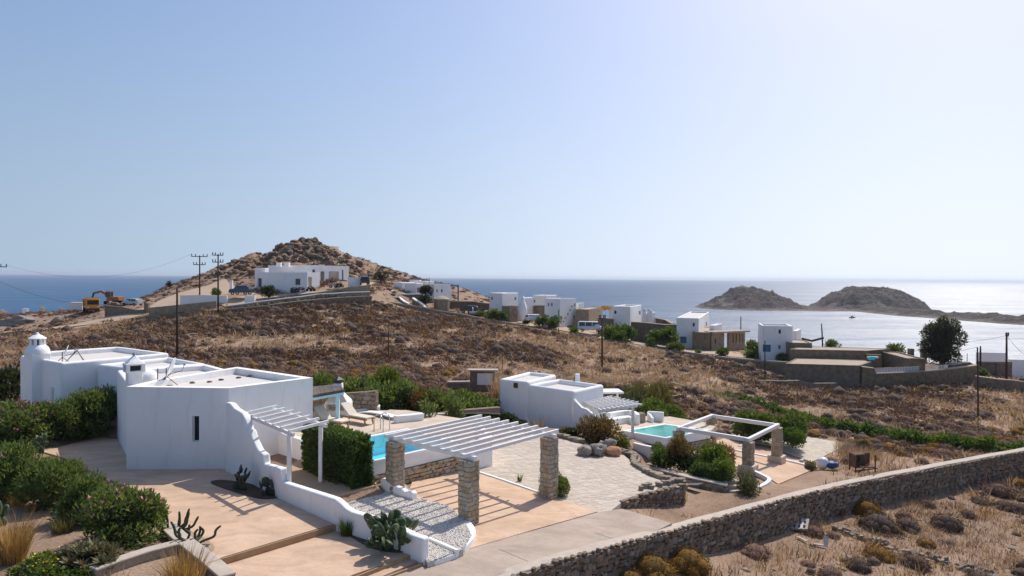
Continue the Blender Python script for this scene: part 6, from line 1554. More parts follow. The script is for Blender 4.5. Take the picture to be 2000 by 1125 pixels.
# ------------------------------------------------------------------ clipped hedge
hq = [Vector((-5.58, 27.4)), Vector((-6.1, 26.8)), Vector((-8.95, 29.4)), Vector((-8.4, 29.95))]
hc = sum(hq, Vector((0, 0)))/4; hd = thing('hedge', 'clipped square dark green hedge block beside the turquoise pool', 'hedge', (hc.x, hc.y, .55), math.atan2(PV.y, PV.x))
r = np.random.default_rng(4); n = 15000; A, B, H = 1.98, .5, 2.0
fx = r.integers(0, 5, n); u, v = r.uniform(-1, 1, n), r.uniform(-1, 1, n); p = np.zeros((n, 3)); nr = np.zeros((n, 3))
for k, (ax, sg) in enumerate(((0, 1), (0, -1), (1, 1), (1, -1), (2, 1))):
    m = fx == k
    if ax == 0: p[m] = np.c_[np.full(m.sum(), sg*A), u[m]*B, (v[m]+1)/2*H]; nr[m, 0] = sg
    elif ax == 1: p[m] = np.c_[u[m]*A, np.full(m.sum(), sg*B), (v[m]+1)/2*H]; nr[m, 1] = sg
    else: p[m] = np.c_[u[m]*A, v[m]*B, np.full(m.sum(), H)]; nr[m, 2] = 1
e = np.maximum(0, np.abs(p[:, 0])/A-.88)*np.maximum(0, p[:, 2]/H-.85)*30; p += nr*(fbm(p[:, 0]*1+p[:, 1]*.7+9, p[:, 2]+p[:, 1], 1.6, 3)*.2+r.normal(size=n)*.045-.04-np.minimum(e, .2))[:, None]
d = nr*.7+r.normal(size=(n, 3))*.6; d[:, 2] += .3; d /= np.linalg.norm(d, axis=1)[:, None]; s = np.cross(d, r.normal(size=(n, 3))); s /= np.linalg.norm(s, axis=1)[:, None]
l, w = (.13*(.6+.8*r.random(n)))[:, None], (.055*(.7+.6*r.random(n)))[:, None]
V = np.stack([p-d*l*.3, p+d*l*.2+s*w*.5, p+d*l*.7, p+d*l*.2-s*w*.5], 1).reshape(-1, 3); link('foliage', np_mesh('foliage', V, np.arange(n*4).reshape(-1, 4), MT['hedge_leaf']), hd)
MB().box((0, 0, H/2-.05), (2*A-.3, 2*B-.3, H-.25)).build('stem', MT['dark_leaf'], hd, world=False)  # solid dark core, no real stems; its colour stands in for inner shade
# ------------------------------------------------------------------ plants of the courts
shrub('court_plant', 'green leafy plant growing behind the right stone pillar of the slatted pergola', 'oleander', PF(1082, 966, F_PATIO), (.72, .6, .78), variant=1)
shrub('court_plant', 'little green shrub under the front corner of the slatted pergola', 'olemid', PF(935, 904, F_PATIO), (.45, .4, .42), variant=0)
tuft('tiny green sprout on the thin kerb of the terracotta court', PF(1015, 940, F_COURT), .4, .08, 24, 'bright_leaf', w=.04)
def spiky(label, p, h, n, seed):
    t = thing('spiky_plant', label, 'plant', tuple(p)); q = random.Random(seed)
    for i in range(n):
        a = q.uniform(0, 6.28); x, y = math.cos(a)*.25*q.random(), math.sin(a)*.25*q.random(); hh = h*q.uniform(.6, 1)
        MB().tube([(x, y, -.1), (x*1.5, y*1.5, hh)], .03, 5).build('stem', MT['bark'], t, world=False)
        V, F = leaf_cloud(seed+i, [(x*1.5, y*1.5, z, .22) for z in np.linspace(.15, hh, max(3, int(hh*4)))], 170, .34, .06, .7); link('foliage', np_mesh('foliage', V, F, MT['oleander']), t)
    return t
spiky('tall leafy stalk plant behind the white screen wall of the turquoise pool', D(836, 834, 37), 1.35, 2, 1)
spiky('clump of tall leafy stalks in front of the oleander row behind the slatted pergola', D(886, 826, 38.5), 1.6, 4, 2)
G = 'oleander row behind the pool'
for i, (px, py, Y, s, k, lab) in enumerate(((628, 790, 47, (1.4, 1.3, 1.75), 'bright', 'yellow-green bush at the left end of the oleander row just right of the nearest villa'), (668, 792, 46.5, (1.6, 1.4, 1.5), 'olemid', 'dense oleander behind the cane roof of the pool shelter'),
        (706, 794, 46, (1.6, 1.4, 1.65), 'olemid', 'dense oleander right above the stone shelter wall'), (748, 796, 48, (1.5, 1.4, 2.1), 'bright', 'tallest yellow-green bush of the row behind the pool'), (745, 800, 45, (1.5, 1.4, 1.5), 'olemid', 'oleander in front of the tallest yellow-green bush'),
        (786, 800, 45.5, (1.7, 1.4, 1.75), 'olemid', 'bulky oleander behind the white screen wall of the pool'), (826, 804, 45, (1.5, 1.4, 1.55), 'rust', 'reddish-tinged bush in the oleander row above the leafy stalks'), (858, 806, 45, (1.5, 1.4, 1.5), 'olemid', 'oleander between the reddish bush and the pale-leaved one'),
        (892, 808, 45.5, (1.5, 1.4, 1.5), 'olemid', 'pale-leaved oleander above the slatted pergola'), (926, 810, 46, (1.5, 1.4, 1.35), 'olemid', 'low oleander second from the right end of the row'), (958, 812, 47, (1.5, 1.4, 1.3), 'olemid', 'last oleander of the row touching the two-level villa'), (905, 800, 48, (1.6, 1.3, 1.5), 'rust', 'rusty bush behind the pale-leaved oleander'))):
    p = D(px, py, Y); shrub('shrub', lab, k, (p.x, p.y, gz(p.x, p.y)-.15), s, group=G)
def sh(lab, px, py, Y, s, k, name='shrub', **kw):
    p = D(px, py, Y); return shrub(name, lab, k, (p.x, p.y, max(p.z, gz(p.x, p.y))-.1), s, **kw)
sh('dark low shrub at the left foot of the two-level villa', 985, 828, 42.5, (.95, .7, .75), 'dark'); sh('second dark low shrub along the foot of the two-level villa', 1012, 832, 42, (.7, .6, .5), 'dark')
sh('dark round shrub at the right foot of the two-level villa', 1110, 856, 40.5, (.8, .7, .5), 'dark')
sh('big red-tinged shrub before the wavy wing wall of the two-level villa', 1168, 868, 40, (1.9, 1.4, 1.4), 'rust', variant=0)
sh('clipped dark green ball shrub right of the red-tinged shrub', 1214, 882, 40, (.85, .75, .85), 'ball')
sh('leafy green shrub right of the pergola by the green pool', 1275, 812, 51, (1.6, 1.3, 1.2), 'bright'); sh('leafy green shrub behind the white L-shaped screen wall', 1308, 818, 51, (1.3, 1.1, 1.0), 'bright'); sh('round dark shrub at the right end behind the green pool', 1322, 826, 50, (.8, .7, .7), 'ball')
for i, (px, Y, s, k, lab) in enumerate(((1150, 57, (1.8, 1.5, 1.5), 'olive', 'grey-green reed bush above the roof of the two-level villa'), (1188, 57, (2.0, 1.6, 1.7), 'olive', 'dense grey-green bush behind the white canopy'), (1228, 57, (2.0, 1.6, 1.75), 'olive', 'grey-green bush in the middle of the reed bank'), (1262, 58, (1.6, 1.4, 1.9), 'reed', 'brownish reed clump right of the grey-green bank'), (1290, 59, (1.4, 1.2, 1.7), 'reed', 'rightmost brownish reed clump of the bank'))):
    p = D(px, 790, Y); shrub('reed_bush', lab, k, (p.x, p.y, gz(p.x, p.y)-.1), s, group='reed bank behind the villa')
p = D(984, 772, 57); tuft('tall dry golden reeds standing behind the two-level villa', (p.x, p.y, gz(p.x, p.y)), 3.2, .9, 320, 'straw', 'reed_clump', .06, lean=.35)
sh('small bright ball shrub below the green pool corner', 1285, 880, 39.2, (.5, .5, .52), 'ballb'); sh('dark clipped ball shrub at the left end of the planting bed', 1294, 912, 37.8, (.95, .85, 1.1), 'ball', variant=0)
sh('rust-tipped open shrub rising from the middle of the clipped shrubs', 1327, 900, 37.9, (1.0, .85, 1.3), 'rust', variant=2); sh('dark filler shrub under the rust-tipped shrub', 1345, 915, 37.2, (.9, .7, .75), 'dark')
sh('fan-leaved bright shrub under the front beam of the open frame', 1384, 918, 37.6, (1.4, 1.1, 1.35), 'bright', variant=2); sh('reddish fan shrub right behind the bright ball shrub', 1412, 916, 38.6, (.9, .8, 1.35), 'rust', variant=2)
sh('clipped bright green ball shrub beside the front stone pillar', 1412, 937, 36, (.98, .9, 1.1), 'ballb', variant=1); sh('dark clipped shrub left of the bright ball shrub', 1372, 930, 36.3, (1.0, .8, .8), 'ball', variant=2)
sh('grey rosemary bush at the foot of the front plinth', 1462, 964, 34.6, (.72, .65, 1.15), 'olive')
for px, py, Y, s, k, lab in ((1468, 846, 50, (1.5, 1.2, 1.5), 'bright', 'fan-leaved shrub behind the far frame beam, left of the group'), (1500, 852, 49.5, (1.5, 1.2, 1.55), 'bright', 'tall fan-leaved shrub behind the right stone pillar'), (1548, 858, 49, (1.7, 1.4, 1.75), 'bright', 'largest fan-leaved shrub right of the open frame'), (1548, 868, 47.3, (1.15, 1, 1.15), 'ball', 'round dark shrub in front of the largest fan-leaved shrub'), (1475, 856, 48.4, (.9, .8, .7), 'dark', 'dark low shrub between the frame pillars')):
    sh(lab, px, py, Y, s, k)
sh('small grey-green bush at the end of the lower court', 1587, 918, 43.5, (.55, .5, .62), 'olive')
p = gout(1680, 892); tuft('wide patch of golden dry grass behind the rusty iron stove', p, .85, 1.25, 700, 'straw', lean=.7); tuft('golden dry grass beside the paved terrace edge', gout(1655, 880), .7, .9, 400, 'straw', lean=.7)
p = gout(1685, 885); shrub('dry_shrub', 'dead dark shrub right behind the rusty iron stove', 'dark', p, (.6, .5, .8))
# long hedge
hp_ = smooth_line([D(1372, 778, 73), D(1450, 792, 69), D(1540, 812, 65), D(1640, 833, 60), D(1740, 850, 56.5), (D(1840, 868, 53)), D(1930, 884, 50.5), D(2030, 898, 48.5), D(2120, 910, 47)], 12)
acc = 0; last = hp_[0]; k = 0
for p in hp_:
    if (p-last).length < 1.0: continue
    last = p; shrub('hedge_shrub', 'dark green low hedge shrub in the long row crossing the dry field', 'fardark' if k % 3 else 'far', (p.x+U(-.2, .2), p.y+U(-.2, .2), gz(p.x, p.y)-.12), (U(1.0, 1.3), U(.9, 1.1), U(.9, 1.15)), group='long low hedge across the dry field', part=True); k += 1
# ------------------------------------------------------------------ far greenery
FG = (('green bush in front of the stone annex of the bottle chimney house', 962, 621, 141, 1.9, 'far'), ('second green bush left of the stone annex', 978, 622, 141, 1.6, 'fardark'), ('low green bush below the boat on its trailer', 938, 616, 142, 1.2, 'far'), ('round green bush left of the tall cube house', 1060, 634, 138, 1.8, 'far'), ('dark round bush touching the tall cube house', 1083, 636, 137, 2.0, 'fardark'),
      ('small bush beside the white estate car', 1027, 632, 139, .9, 'fardark'), ('yellowish low bush below the tall cube house', 1078, 641, 136, 1.0, 'far'), ('small round bush before the white van', 1121, 649, 134, 1.3, 'far'), ('large green bush left of the fifth white house', 1196, 662, 131, 2.6, 'far'), ('large dark bush before the fifth white house', 1222, 660, 132, 2.7, 'fardark'),
      ('green bush low in front of the fifth white house', 1212, 668, 129, 2.0, 'far'), ('round green bush before the dark retaining wall', 1281, 664, 129, 2.0, 'far'), ('taller green bush beside the sixth white house', 1304, 666, 128, 2.4, 'fardark'), ('dark low bush at the end of the dirt track', 1272, 674, 127, 1.3, 'fardark'), ('yellow-green low bush before the blue door', 1312, 681, 124, 1.2, 'far'),
      ('green low bush right of the blue door', 1327, 683, 123.5, 1.3, 'far'), ('small bush before the stone wing', 1364, 690, 121, .8, 'far'), ('dark bush before the slitted wing', 1413, 694, 119, 1.5, 'fardark'), ('tall green bush left of the rightmost cube house', 1470, 690, 122, 2.2, 'far'), ('round clipped bush below the rightmost cube house', 1466, 698, 117.5, 1.4, 'fardark'),
      ('clipped ball bush before the blue shutters', 1528, 703, 113, 1.2, 'far'), ('dark bush on the hill road beside the blue car', 525, 578, 128, 2.0, 'dark'), ('green hedge patch by the white hill wall', 421, 576, 131, 1.3, 'far'), ('tree-like bush against the rambling white house', 832, 573, 148, 1.8, 'dark'), ('dark creeper bush on the terrace of the rambling white house', 830, 592, 144, 1.8, 'dark'),
      ('small green tree behind the stone villa roof', 1625, 678, 114, 1.3, 'far'), ('feathery dark bush behind the stone villa pool', 1747, 692, 112, 1.9, 'far'), ('dark shrub at the foot of the far right outbuilding', 1915, 732, 104, 1.2, 'far'))
for lab, px, py, Y, s, k in FG:
    p = D(px, py, Y); shrub('bush', lab, k, (p.x, p.y, max(p.z, gz(p.x, p.y))-.15), (s, s*.85, s*.95), cat='bush')
def tree(label, px, py, Y, h, w, mat, n, seed, name='tree', full=False):
    p = D(px, py, Y); z = gz(p.x, p.y); t = thing(name, label, 'tree', (p.x, p.y, z)); q = random.Random(seed); b = MB()
    b.tube([(0, 0, -.5), (.1, 0, h*.25), (0, .1, h*.6), (.1, 0, h*.9)], [w*.09, w*.07, w*.045, .04], 8)
    lobes = []
    for i in range(16):
        a = q.uniform(0, 6.28); z_ = h*q.uniform(.22, .93); env = w*.5*(1-.55*abs(z_/h-.55)**1.3/.45)*q.uniform(.5, 1); e = (math.cos(a)*env, math.sin(a)*env, z_); b.tube([(0, 0, z_*.55), (e[0]*.5, e[1]*.5, z_*.8), e], [w*.035, w*.022, .02], 5); lobes.append((*e, w*q.uniform(.16, .27)))
    lobes.append((0, 0, h*.55, w*.3))
    if full:
        lobes += [(q.uniform(-.3, .3), 0, h*z_, w*r_) for z_, r_ in ((.3, .2), (.42, .3), (.55, .34), (.68, .32), (.8, .25), (.9, .16))]
    b.build('trunk', MT['bark'], t, world=False); V, F = leaf_cloud(seed, lobes, n, .5, .16, .4, .2, .4); link('crown', np_mesh('crown', V, F, MT[mat]), t); return t
tree('big dark wind-shaped tree standing alone before the glittering bay', 1838, 718, 106, 9.0, 4.9, 'tree_leaf', 9500, 4, full=True)
tree('small dark tree on the track at the right foot of the rocky hill', 744, 553, 165, 3.4, 3.0, 'dark_leaf', 900, 9)
tree('tiny dark tree on the left shoulder of the rocky hill', 331, 553, 168, 1.9, 1.2, 'dark_leaf', 200, 2)
def palm(label, px, py, Y, h):
    p = D(px, py, Y); t = thing('palm_tree', label, 'palm tree', (p.x, p.y, gz(p.x, p.y))); MB().tube([(0, 0, -.3), (.1, 0, h*.6), (0, 0, h)], [.2, .16, .14], 7).build('trunk', MT['bark'], t, world=False)
    V, F, i = blades(3, 60, 1.6, .1, .14, 2.2); V = V*np.array([1, 1, .7]); T = np.concatenate([np.c_[i, i+1, i+2], np.c_[i, i+2, i+4], np.c_[i+4, i+2, i+3]]); link('crown', np_mesh('crown', V+np.array([0, 0, h-.2]), T, MT['fardark_leaf']), t)
palm('short palm tree right of the dark tree at the hill foot', 751, 551, 160, 2.6)
palm('little palm growing behind the terraces of the stone villa', 1741, 694, 111, 1.6)
# ------------------------------------------------------------------ dry scrub, grass and stones of the open land
EXC = [p for p, f, m in PADS]+[ccw([tuple(x) for x in q]) for q in ([vA, vB, vC, vD, (-18.3, 41), (-22, 38)], [hA, hB, (-18, 39), (-18.3, 41.2), (-22, 44.5), (-27.6, 48.2), (-30.6, 44.3)], [(-1, 47), (4, 43.5), (6.5, 46.4), (1.5, 51)])]
EXC += [ccw([(-12, 33.5), (-12.5, 30.5), (-6, 24), (-2, 22), (0, 31), (-1, 37), (-11, 39)])]
EXC += [[(p.x, p.y) for p in offset_line(WALLP, -.15)]+[(p.x, p.y) for p in offset_line(WALLP, .75)][::-1]]
ROADS = [[gout(*q).xy for q in L] for L in ([(100, 640), (180, 627), (240, 610), (290, 600), (330, 580), (400, 560), (440, 545), (500, 575), (470, 585), (430, 597), (360, 605), (291, 615), (230, 628), (140, 644)],
         [(425, 592), (470, 580), (540, 576), (620, 568), (735, 548), (722, 562), (620, 578), (500, 593), (443, 602)], [(985, 622), (1040, 634), (1200, 658), (1420, 686), (1430, 698), (1310, 684), (1110, 650), (1000, 634)])]
EXC += [ccw([tuple(p) for p in q]) for q in ROADS]
_fw = [Vector(D(*q)) for q in ((722, 583, 136), (800, 597, 139), (880, 611, 141), (1010, 634, 139), (1100, 651, 136), (1200, 669.5, 130), (1300, 684, 124.5), (1400, 697.5, 118), (1500, 707, 111), (1545, 710, 107))]
EXC += [ccw([tuple(p.xy) for p in offset_line(_fw, -2.2)]+[tuple(p.xy) for p in offset_line(_fw, .8)][::-1])]
GARDEN = ccw([tuple(gout(*q).xy) for q in ((-60, 870), (60, 880), (190, 940), (290, 985), (330, 1045), (440, 1124), (-100, 1124))])
rs = np.random.default_rng(21)
def candidates(n, r0, r1, a0=-42, a1=42):
    r = np.sqrt(rs.uniform(r0*r0, r1*r1, n)); a = np.radians(rs.uniform(a0, a1, n)); return r*np.sin(a), r*np.cos(a)
def allowed(X, Y, m=.4, garden=False):
    ok = np.ones(X.shape, bool)
    for p in EXC+([] if garden else [GARDEN]):
        xs = [q[0] for q in p]; ys = [q[1] for q in p]; k = (X > min(xs)-m) & (X < max(xs)+m) & (Y > min(ys)-m) & (Y < max(ys)+m)
        if k.any(): ok[k] &= ~(in_poly(X[k], Y[k], p) | (dist_poly(X[k], Y[k], p) < m))
    # the plots round the villas keep only sparse weeds
    plot = [(-34, 30), (-20, 26), (-13, 20), (-9, 20), (1, 20), (9, 27), (14, 34), (20, 40), (17, 46), (12, 51), (6, 52), (0, 50), (-8, 44), (-20, 48), (-32, 50)]
    ok &= ~in_poly(X, Y, plot) | (rs.random(X.shape) < .03)
    return ok
def far_plot(X, Y):
    """the house plots beyond the long field wall"""
    line = [tuple(D(*q)[:2]) for q in ((722, 583, 136), (830, 602.5, 140), (1010, 634, 139), (1200, 669.5, 130), (1400, 697.5, 118), (1545, 710, 107), (1640, 740, 99), (1908, 735, 101), (2100, 760, 94))]
    lx = [p[0] for p in line]; ly = [p[1] for p in line]; return (Y > np.interp(X, lx, ly, left=400, right=93)) & (X > -28)
def dome_base(seed, n, L, W):
    V, F = leaf_cloud(seed, [(0, 0, .12, .42)]+[(math.cos(a)*.27, math.sin(a)*.27, .12, .25) for a in (0, 1.3, 2.5, 3.8, 5.1)], n, L, W, .25, .02, .75); return V, F
def place(n, r0, r1, dens, smin, smax, flat=(.55, .85), scale=.12):
    X, Y = candidates(n, r0, r1); k = allowed(X, Y) & (rs.random(n) < dens(X, Y)); X, Y = X[k], Y[k]
    s = smin+(smax-smin)*rs.random(len(X))**2.6; P3 = np.c_[X, Y, gzv(X, Y)-.05*s]; S = np.c_[s*(.8+.5*rs.random(len(X))), s*(.8+.5*rs.random(len(X))), s*(flat[0]+(flat[1]-flat[0])*rs.random(len(X)))]
    return P3, S, rs.uniform(0, 6.28, len(X))
def field_d(X, Y):
    f = fbm(X, Y, .055, 4); g = fbm(X+300, Y, .2, 2); d = np.clip(.42+1.9*f+.6*g, .05, 1)
    d = np.where(far_plot(X, Y), .12, d); d = np.where(Y > 150, np.where((X < -20), .85, .25), d); d = np.where((X > 5) & (Y < 48), .3*d, d); return d
def mound(seed, sub, n, L, W):
    """cheap cushion: a bumpy mound with twigs standing out of it"""
    v, f = ICO[sub]; off = Vector((seed*2.3, seed*.7, 1)); W_ = []
    for p in v:
        k = .40*(1+.45*noise.noise(p*1.7+off)+.3*noise.noise(p*4+off)); W_.append((p.x*k*1.05, p.y*k*1.05, max(p.z*k*1.15+.1, -.06)))
    T = [t for t in f if max(W_[i][2] for i in t) > .0]; V, F = leaf_cloud(seed, [(0, 0, .12, .42)], n, L, W, .35, .03, .8); T2 = np.concatenate([F[:, [0, 1, 2]], F[:, [0, 2, 3]]])+len(W_)
    return np.concatenate([np.array(W_), V]), np.concatenate([np.array(T), T2])
midM = [mound(i, 2, 34, .2, .06) for i in range(5)]; farM = [mound(i+9, 1, 16, .24, .1) for i in range(4)]
nearD = [dome_base(i, 150, .22, .05) for i in range(4)]; midD = [dome_base(i+10, 90, .22, .085) for i in range(5)]; farD = [dome_base(i+20, 60, .26, .1) for i in range(4)]
SCR = {}
def cushion(seed, mat):
    """dense thorn cushion: bumpy mound clad in fine twigs"""
    q = random.Random(seed); lobes = [(0, 0, .16, .36)]+[(math.cos(a)*q.uniform(.2, .32), math.sin(a)*q.uniform(.2, .32), q.uniform(.08, .2), q.uniform(.16, .26)) for a in (0, .9, 1.9, 2.8, 3.9, 5.1)]
    V, F = leaf_cloud(seed, lobes, 1500, .085, .022, .2, .0, .9, jit=1.1); T = np.concatenate([F[:, [0, 1, 2]], F[:, [0, 2, 3]]]); Vs, Ts = [V], [T]; off = len(V)
    v, f = ICO[2]
    for x, y, z, r in lobes:
        W_ = np.array([(x+p.x*r*.9, y+p.y*r*.9, max(z+p.z*r*.9, -.05)) for p in v]); Vs.append(W_); Ts.append(np.array(f)+off); off += len(W_)
    return np_mesh('thorn_shrub', np.concatenate(Vs), np.concatenate(Ts), MT[mat])
def scrub_thing(p, s, a, mat, lab, grp, i):
    k = (mat, i % 4)
    if k not in SCR: SCR[k] = cushion(i % 4+40, mat)
    return tag(link('thorn_shrub', SCR[k], loc=tuple(p), rz=float(a), sc=tuple(float(x) for x in s)), lab, 'shrub', grp)
# shrubs read one by one in the photo
NEAR = [(1270, 1130, 2.3, 'scrub_rust', 'ochre cushion shrub at the bottom edge under the boundary wall'), (1345, 1110, 2.0, 'scrub_rust', 'ochre cushion shrub touching the foot of the boundary wall'), (1230, 1140, 1.3, 'scrub_rust', 'smaller ochre shrub left of the bottom edge cushion'), (1716, 1034, 2.2, 'scrub_grey', 'big dark grey thorn cushion below the boundary wall'),
        (1690, 1004, 2.0, 'scrub_rust', 'rust-topped thorn cushion behind the big dark one'), (1745, 1040, 1.0, 'scrub_rust', 'rusty thorn cushion in front of the big dark one'), (1765, 1012, 1.1, 'scrub', 'brown thorn cushion right of the big dark one'), (1848, 1030, 1.9, 'scrub_grey', 'dark flat thorn cushion alone on the right slope'), (1810, 990, 1.2, 'scrub', 'brown thorn cushion under the middle of the wall'),
        (1950, 965, 1.9, 'scrub', 'broad brown thorn cushion near the right edge below the wall'), (1990, 950, 1.5, 'scrub_rust', 'rusty thorn cushion at the right edge below the wall'), (1990, 1000, 1.4, 'scrub_grey', 'grey thorn cushion cut by the right edge'), (1590, 1045, 1.3, 'scrub', 'olive brown thorn bush below the pallet'), (1425, 1056, 1.0, 'straw', 'pale dry bush against the boundary wall'),
        (1890, 1010, 1.1, 'scrub_grey', 'small dark cushion right of the flat thorn cushion'), (1555, 1032, .8, 'scrub', 'brown scrub lump beside the pallet'), (1640, 1000, .9, 'scrub', 'brown scrub at the wall foot left of the rust-topped cushion'), (1372, 797, 1.35, 'scrub_rust', 'round russet shrub alone beyond the green pool shrubs'), (1655, 905, 1.2, 'scrub', 'brown scrub lump left of the rusty stove'),
        (1800, 905, 1.1, 'scrub', 'brown cushion just inside the boundary wall'), (1760, 890, 1.2, 'scrub_rust', 'rusty cushion inside the boundary wall near the long hedge'), (1850, 880, 1.3, 'scrub_grey', 'grey cushion between the long hedge and the wall'), (1900, 870, 1.4, 'scrub', 'broad cushion close under the long hedge'), (1960, 868, 1.2, 'scrub', 'cushion inside the wall at the right edge')]
for i, (px, py, s, mat, lab) in enumerate(NEAR):
    p = gout(px, py); scrub_thing(p-Vector((0, 0, .06)), (s, s*.85, s*.78), U(0, 6), mat, lab, 'thorn cushions on both sides of the boundary wall', i)
P3, S, A_ = place(12000, 22, 80, lambda X, Y: field_d(X, Y)*.8, .45, 1.7)
d = np.hypot(P3[:, 0], P3[:, 1])/S[:, 0]; vis_ = np.abs(P3[:, 0]/P3[:, 1]) < .76; order = np.argsort(np.where(vis_, d, 1e6))
first = order[:270]; rest = order[270:]
for i, k in enumerate(first):
    scrub_thing(P3[k], S[k], A_[k], ('scrub', 'scrub_grey', 'scrub', 'scrub_rust', 'scrub_grey')[i % 5], 'low rounded thorn cushion scattered over the dry open slope', 'thorn cushions scattered over the dry land', i)
for m, mat in enumerate(('scrub', 'scrub_grey', 'scrub_rust')):
    k = rest[rs.permutation(len(rest)) % 7 < 0] if False else rest[(np.arange(len(rest))*7919 % 10 >= (0, 5, 9)[m]) & (np.arange(len(rest))*7919 % 10 < (5, 9, 10)[m])]
    if len(k): scatter('dry_scrub', midM if m else midD, P3[k], S[k], A_[k], mat)
P3, S, A_ = place(26000, 80, 150, field_d, .5, 2.6, (.5, .85)); idx = np.arange(len(P3))*7919 % 10
for m, mat in enumerate(('scrub', 'scrub_grey', 'scrub_rust')): k = (idx >= (0, 6, 9)[m]) & (idx < (6, 9, 10)[m]); scatter('dry_scrub', farM if m == 1 else farD, P3[k], S[k], A_[k], mat)
P3, S, A_ = place(16000, 150, 225, field_d, .7, 2.2, (.4, .6)); idx = np.arange(len(P3))*7919 % 10
for m, mat in enumerate(('scrub', 'scrub_grey', 'scrub_rust')): k = (idx >= (0, 6, 9)[m]) & (idx < (6, 9, 10)[m]); scatter('dry_scrub', farM if m == 1 else farD, P3[k], S[k], A_[k], mat)
# straw
def straw_base(seed, n, h, sp, w):
    V, F, i = blades(seed, n, h, sp, w, .8); return V, np.concatenate([np.c_[i, i+1, i+2], np.c_[i, i+2, i+4], np.c_[i+4, i+2, i+3]])
def straw_d(X, Y): return np.clip(.55-1.0*fbm(X, Y, .055, 4)+.5*fbm(X, Y, .3, 2), .12, 1)*np.where(far_plot(X, Y), .25, 1)
for r0, r1, n, nb, h, w, mat in ((20, 48, 15000, 14, .34, .022, 'straw'), (22, 50, 5000, 12, .3, .03, 'scrub'), (48, 85, 10000, 10, .6, .05, 'straw'), (85, 150, 20000, 8, .75, .09, 'straw'), (22, 60, 900, 16, .6, .03, 'dry_grass')):
    P3, S, A_ = place(n, r0, r1, straw_d, .6, 1.5, (.6, 1.2)); scatter({'straw': 'dry_straw', 'scrub': 'dry_herbs'}.get(mat, 'dry_grass'), [straw_base(i, nb, h, .35, w) for i in range(4)], P3, S, A_, mat)
# loose stones
v, f = ICO[1]; base = [(np.array([(p.x*(1+.2*math.sin(i*3+p.y*5)), p.y*.8, p.z*.55) for p in v]), np.array(f)) for i in range(4)]
P3, S, A_ = place(2600, 20, 60, lambda X, Y: np.clip(.25+1.2*fbm(X+70, Y, .12, 3), .03, 1), .05, .22, (.8, 1)); scatter('loose_stones', base, P3, S, A_, 'dry_stone')
P3, S, A_ = place(1500, 60, 150, lambda X, Y: np.clip(.2+1.4*fbm(X+70, Y, .12, 3), .03, 1), .1, .4, (.8, 1)); scatter('loose_stones', base, P3, S, A_, 'dry_stone')
# garden litter
X, Y = candidates(2500, 19, 36); k = in_poly(X, Y, GARDEN) & allowed(X, Y, .1, True); X, Y = X[k], Y[k]; s = .02+.05*rs.random(len(X)); scatter('garden_gravel', base, np.c_[X, Y, gzv(X, Y)], np.c_[s, s, s*.7], rs.uniform(0, 6, len(X)), 'dry_stone')
# pebbles of the gravel court
xs = [p[0] for p in P_GRAVEL]; ys = [p[1] for p in P_GRAVEL]; X = rs.uniform(min(xs), max(xs), 34000); Y = rs.uniform(min(ys), max(ys), 34000); k = in_poly(X, Y, P_GRAVEL); X, Y = X[k], Y[k]
s = .024+.022*rs.random(len(X)); octa = (np.array([(1, 0, 0), (0, 1, 0), (-1, 0, 0), (0, -1, 0), (0, 0, .8), (0, 0, -.8)], float), np.array([(0, 1, 4), (1, 2, 4), (2, 3, 4), (3, 0, 4), (1, 0, 5), (2, 1, 5), (3, 2, 5), (0, 3, 5)]))
scatter('pebbles', [octa], np.c_[X, Y, F_GRAVEL(X, Y)-.01+.01*rs.random(len(X))], np.c_[s, s*(.7+.4*rs.random(len(X))), s*.7], rs.uniform(0, 6, len(X)), 'pebble')
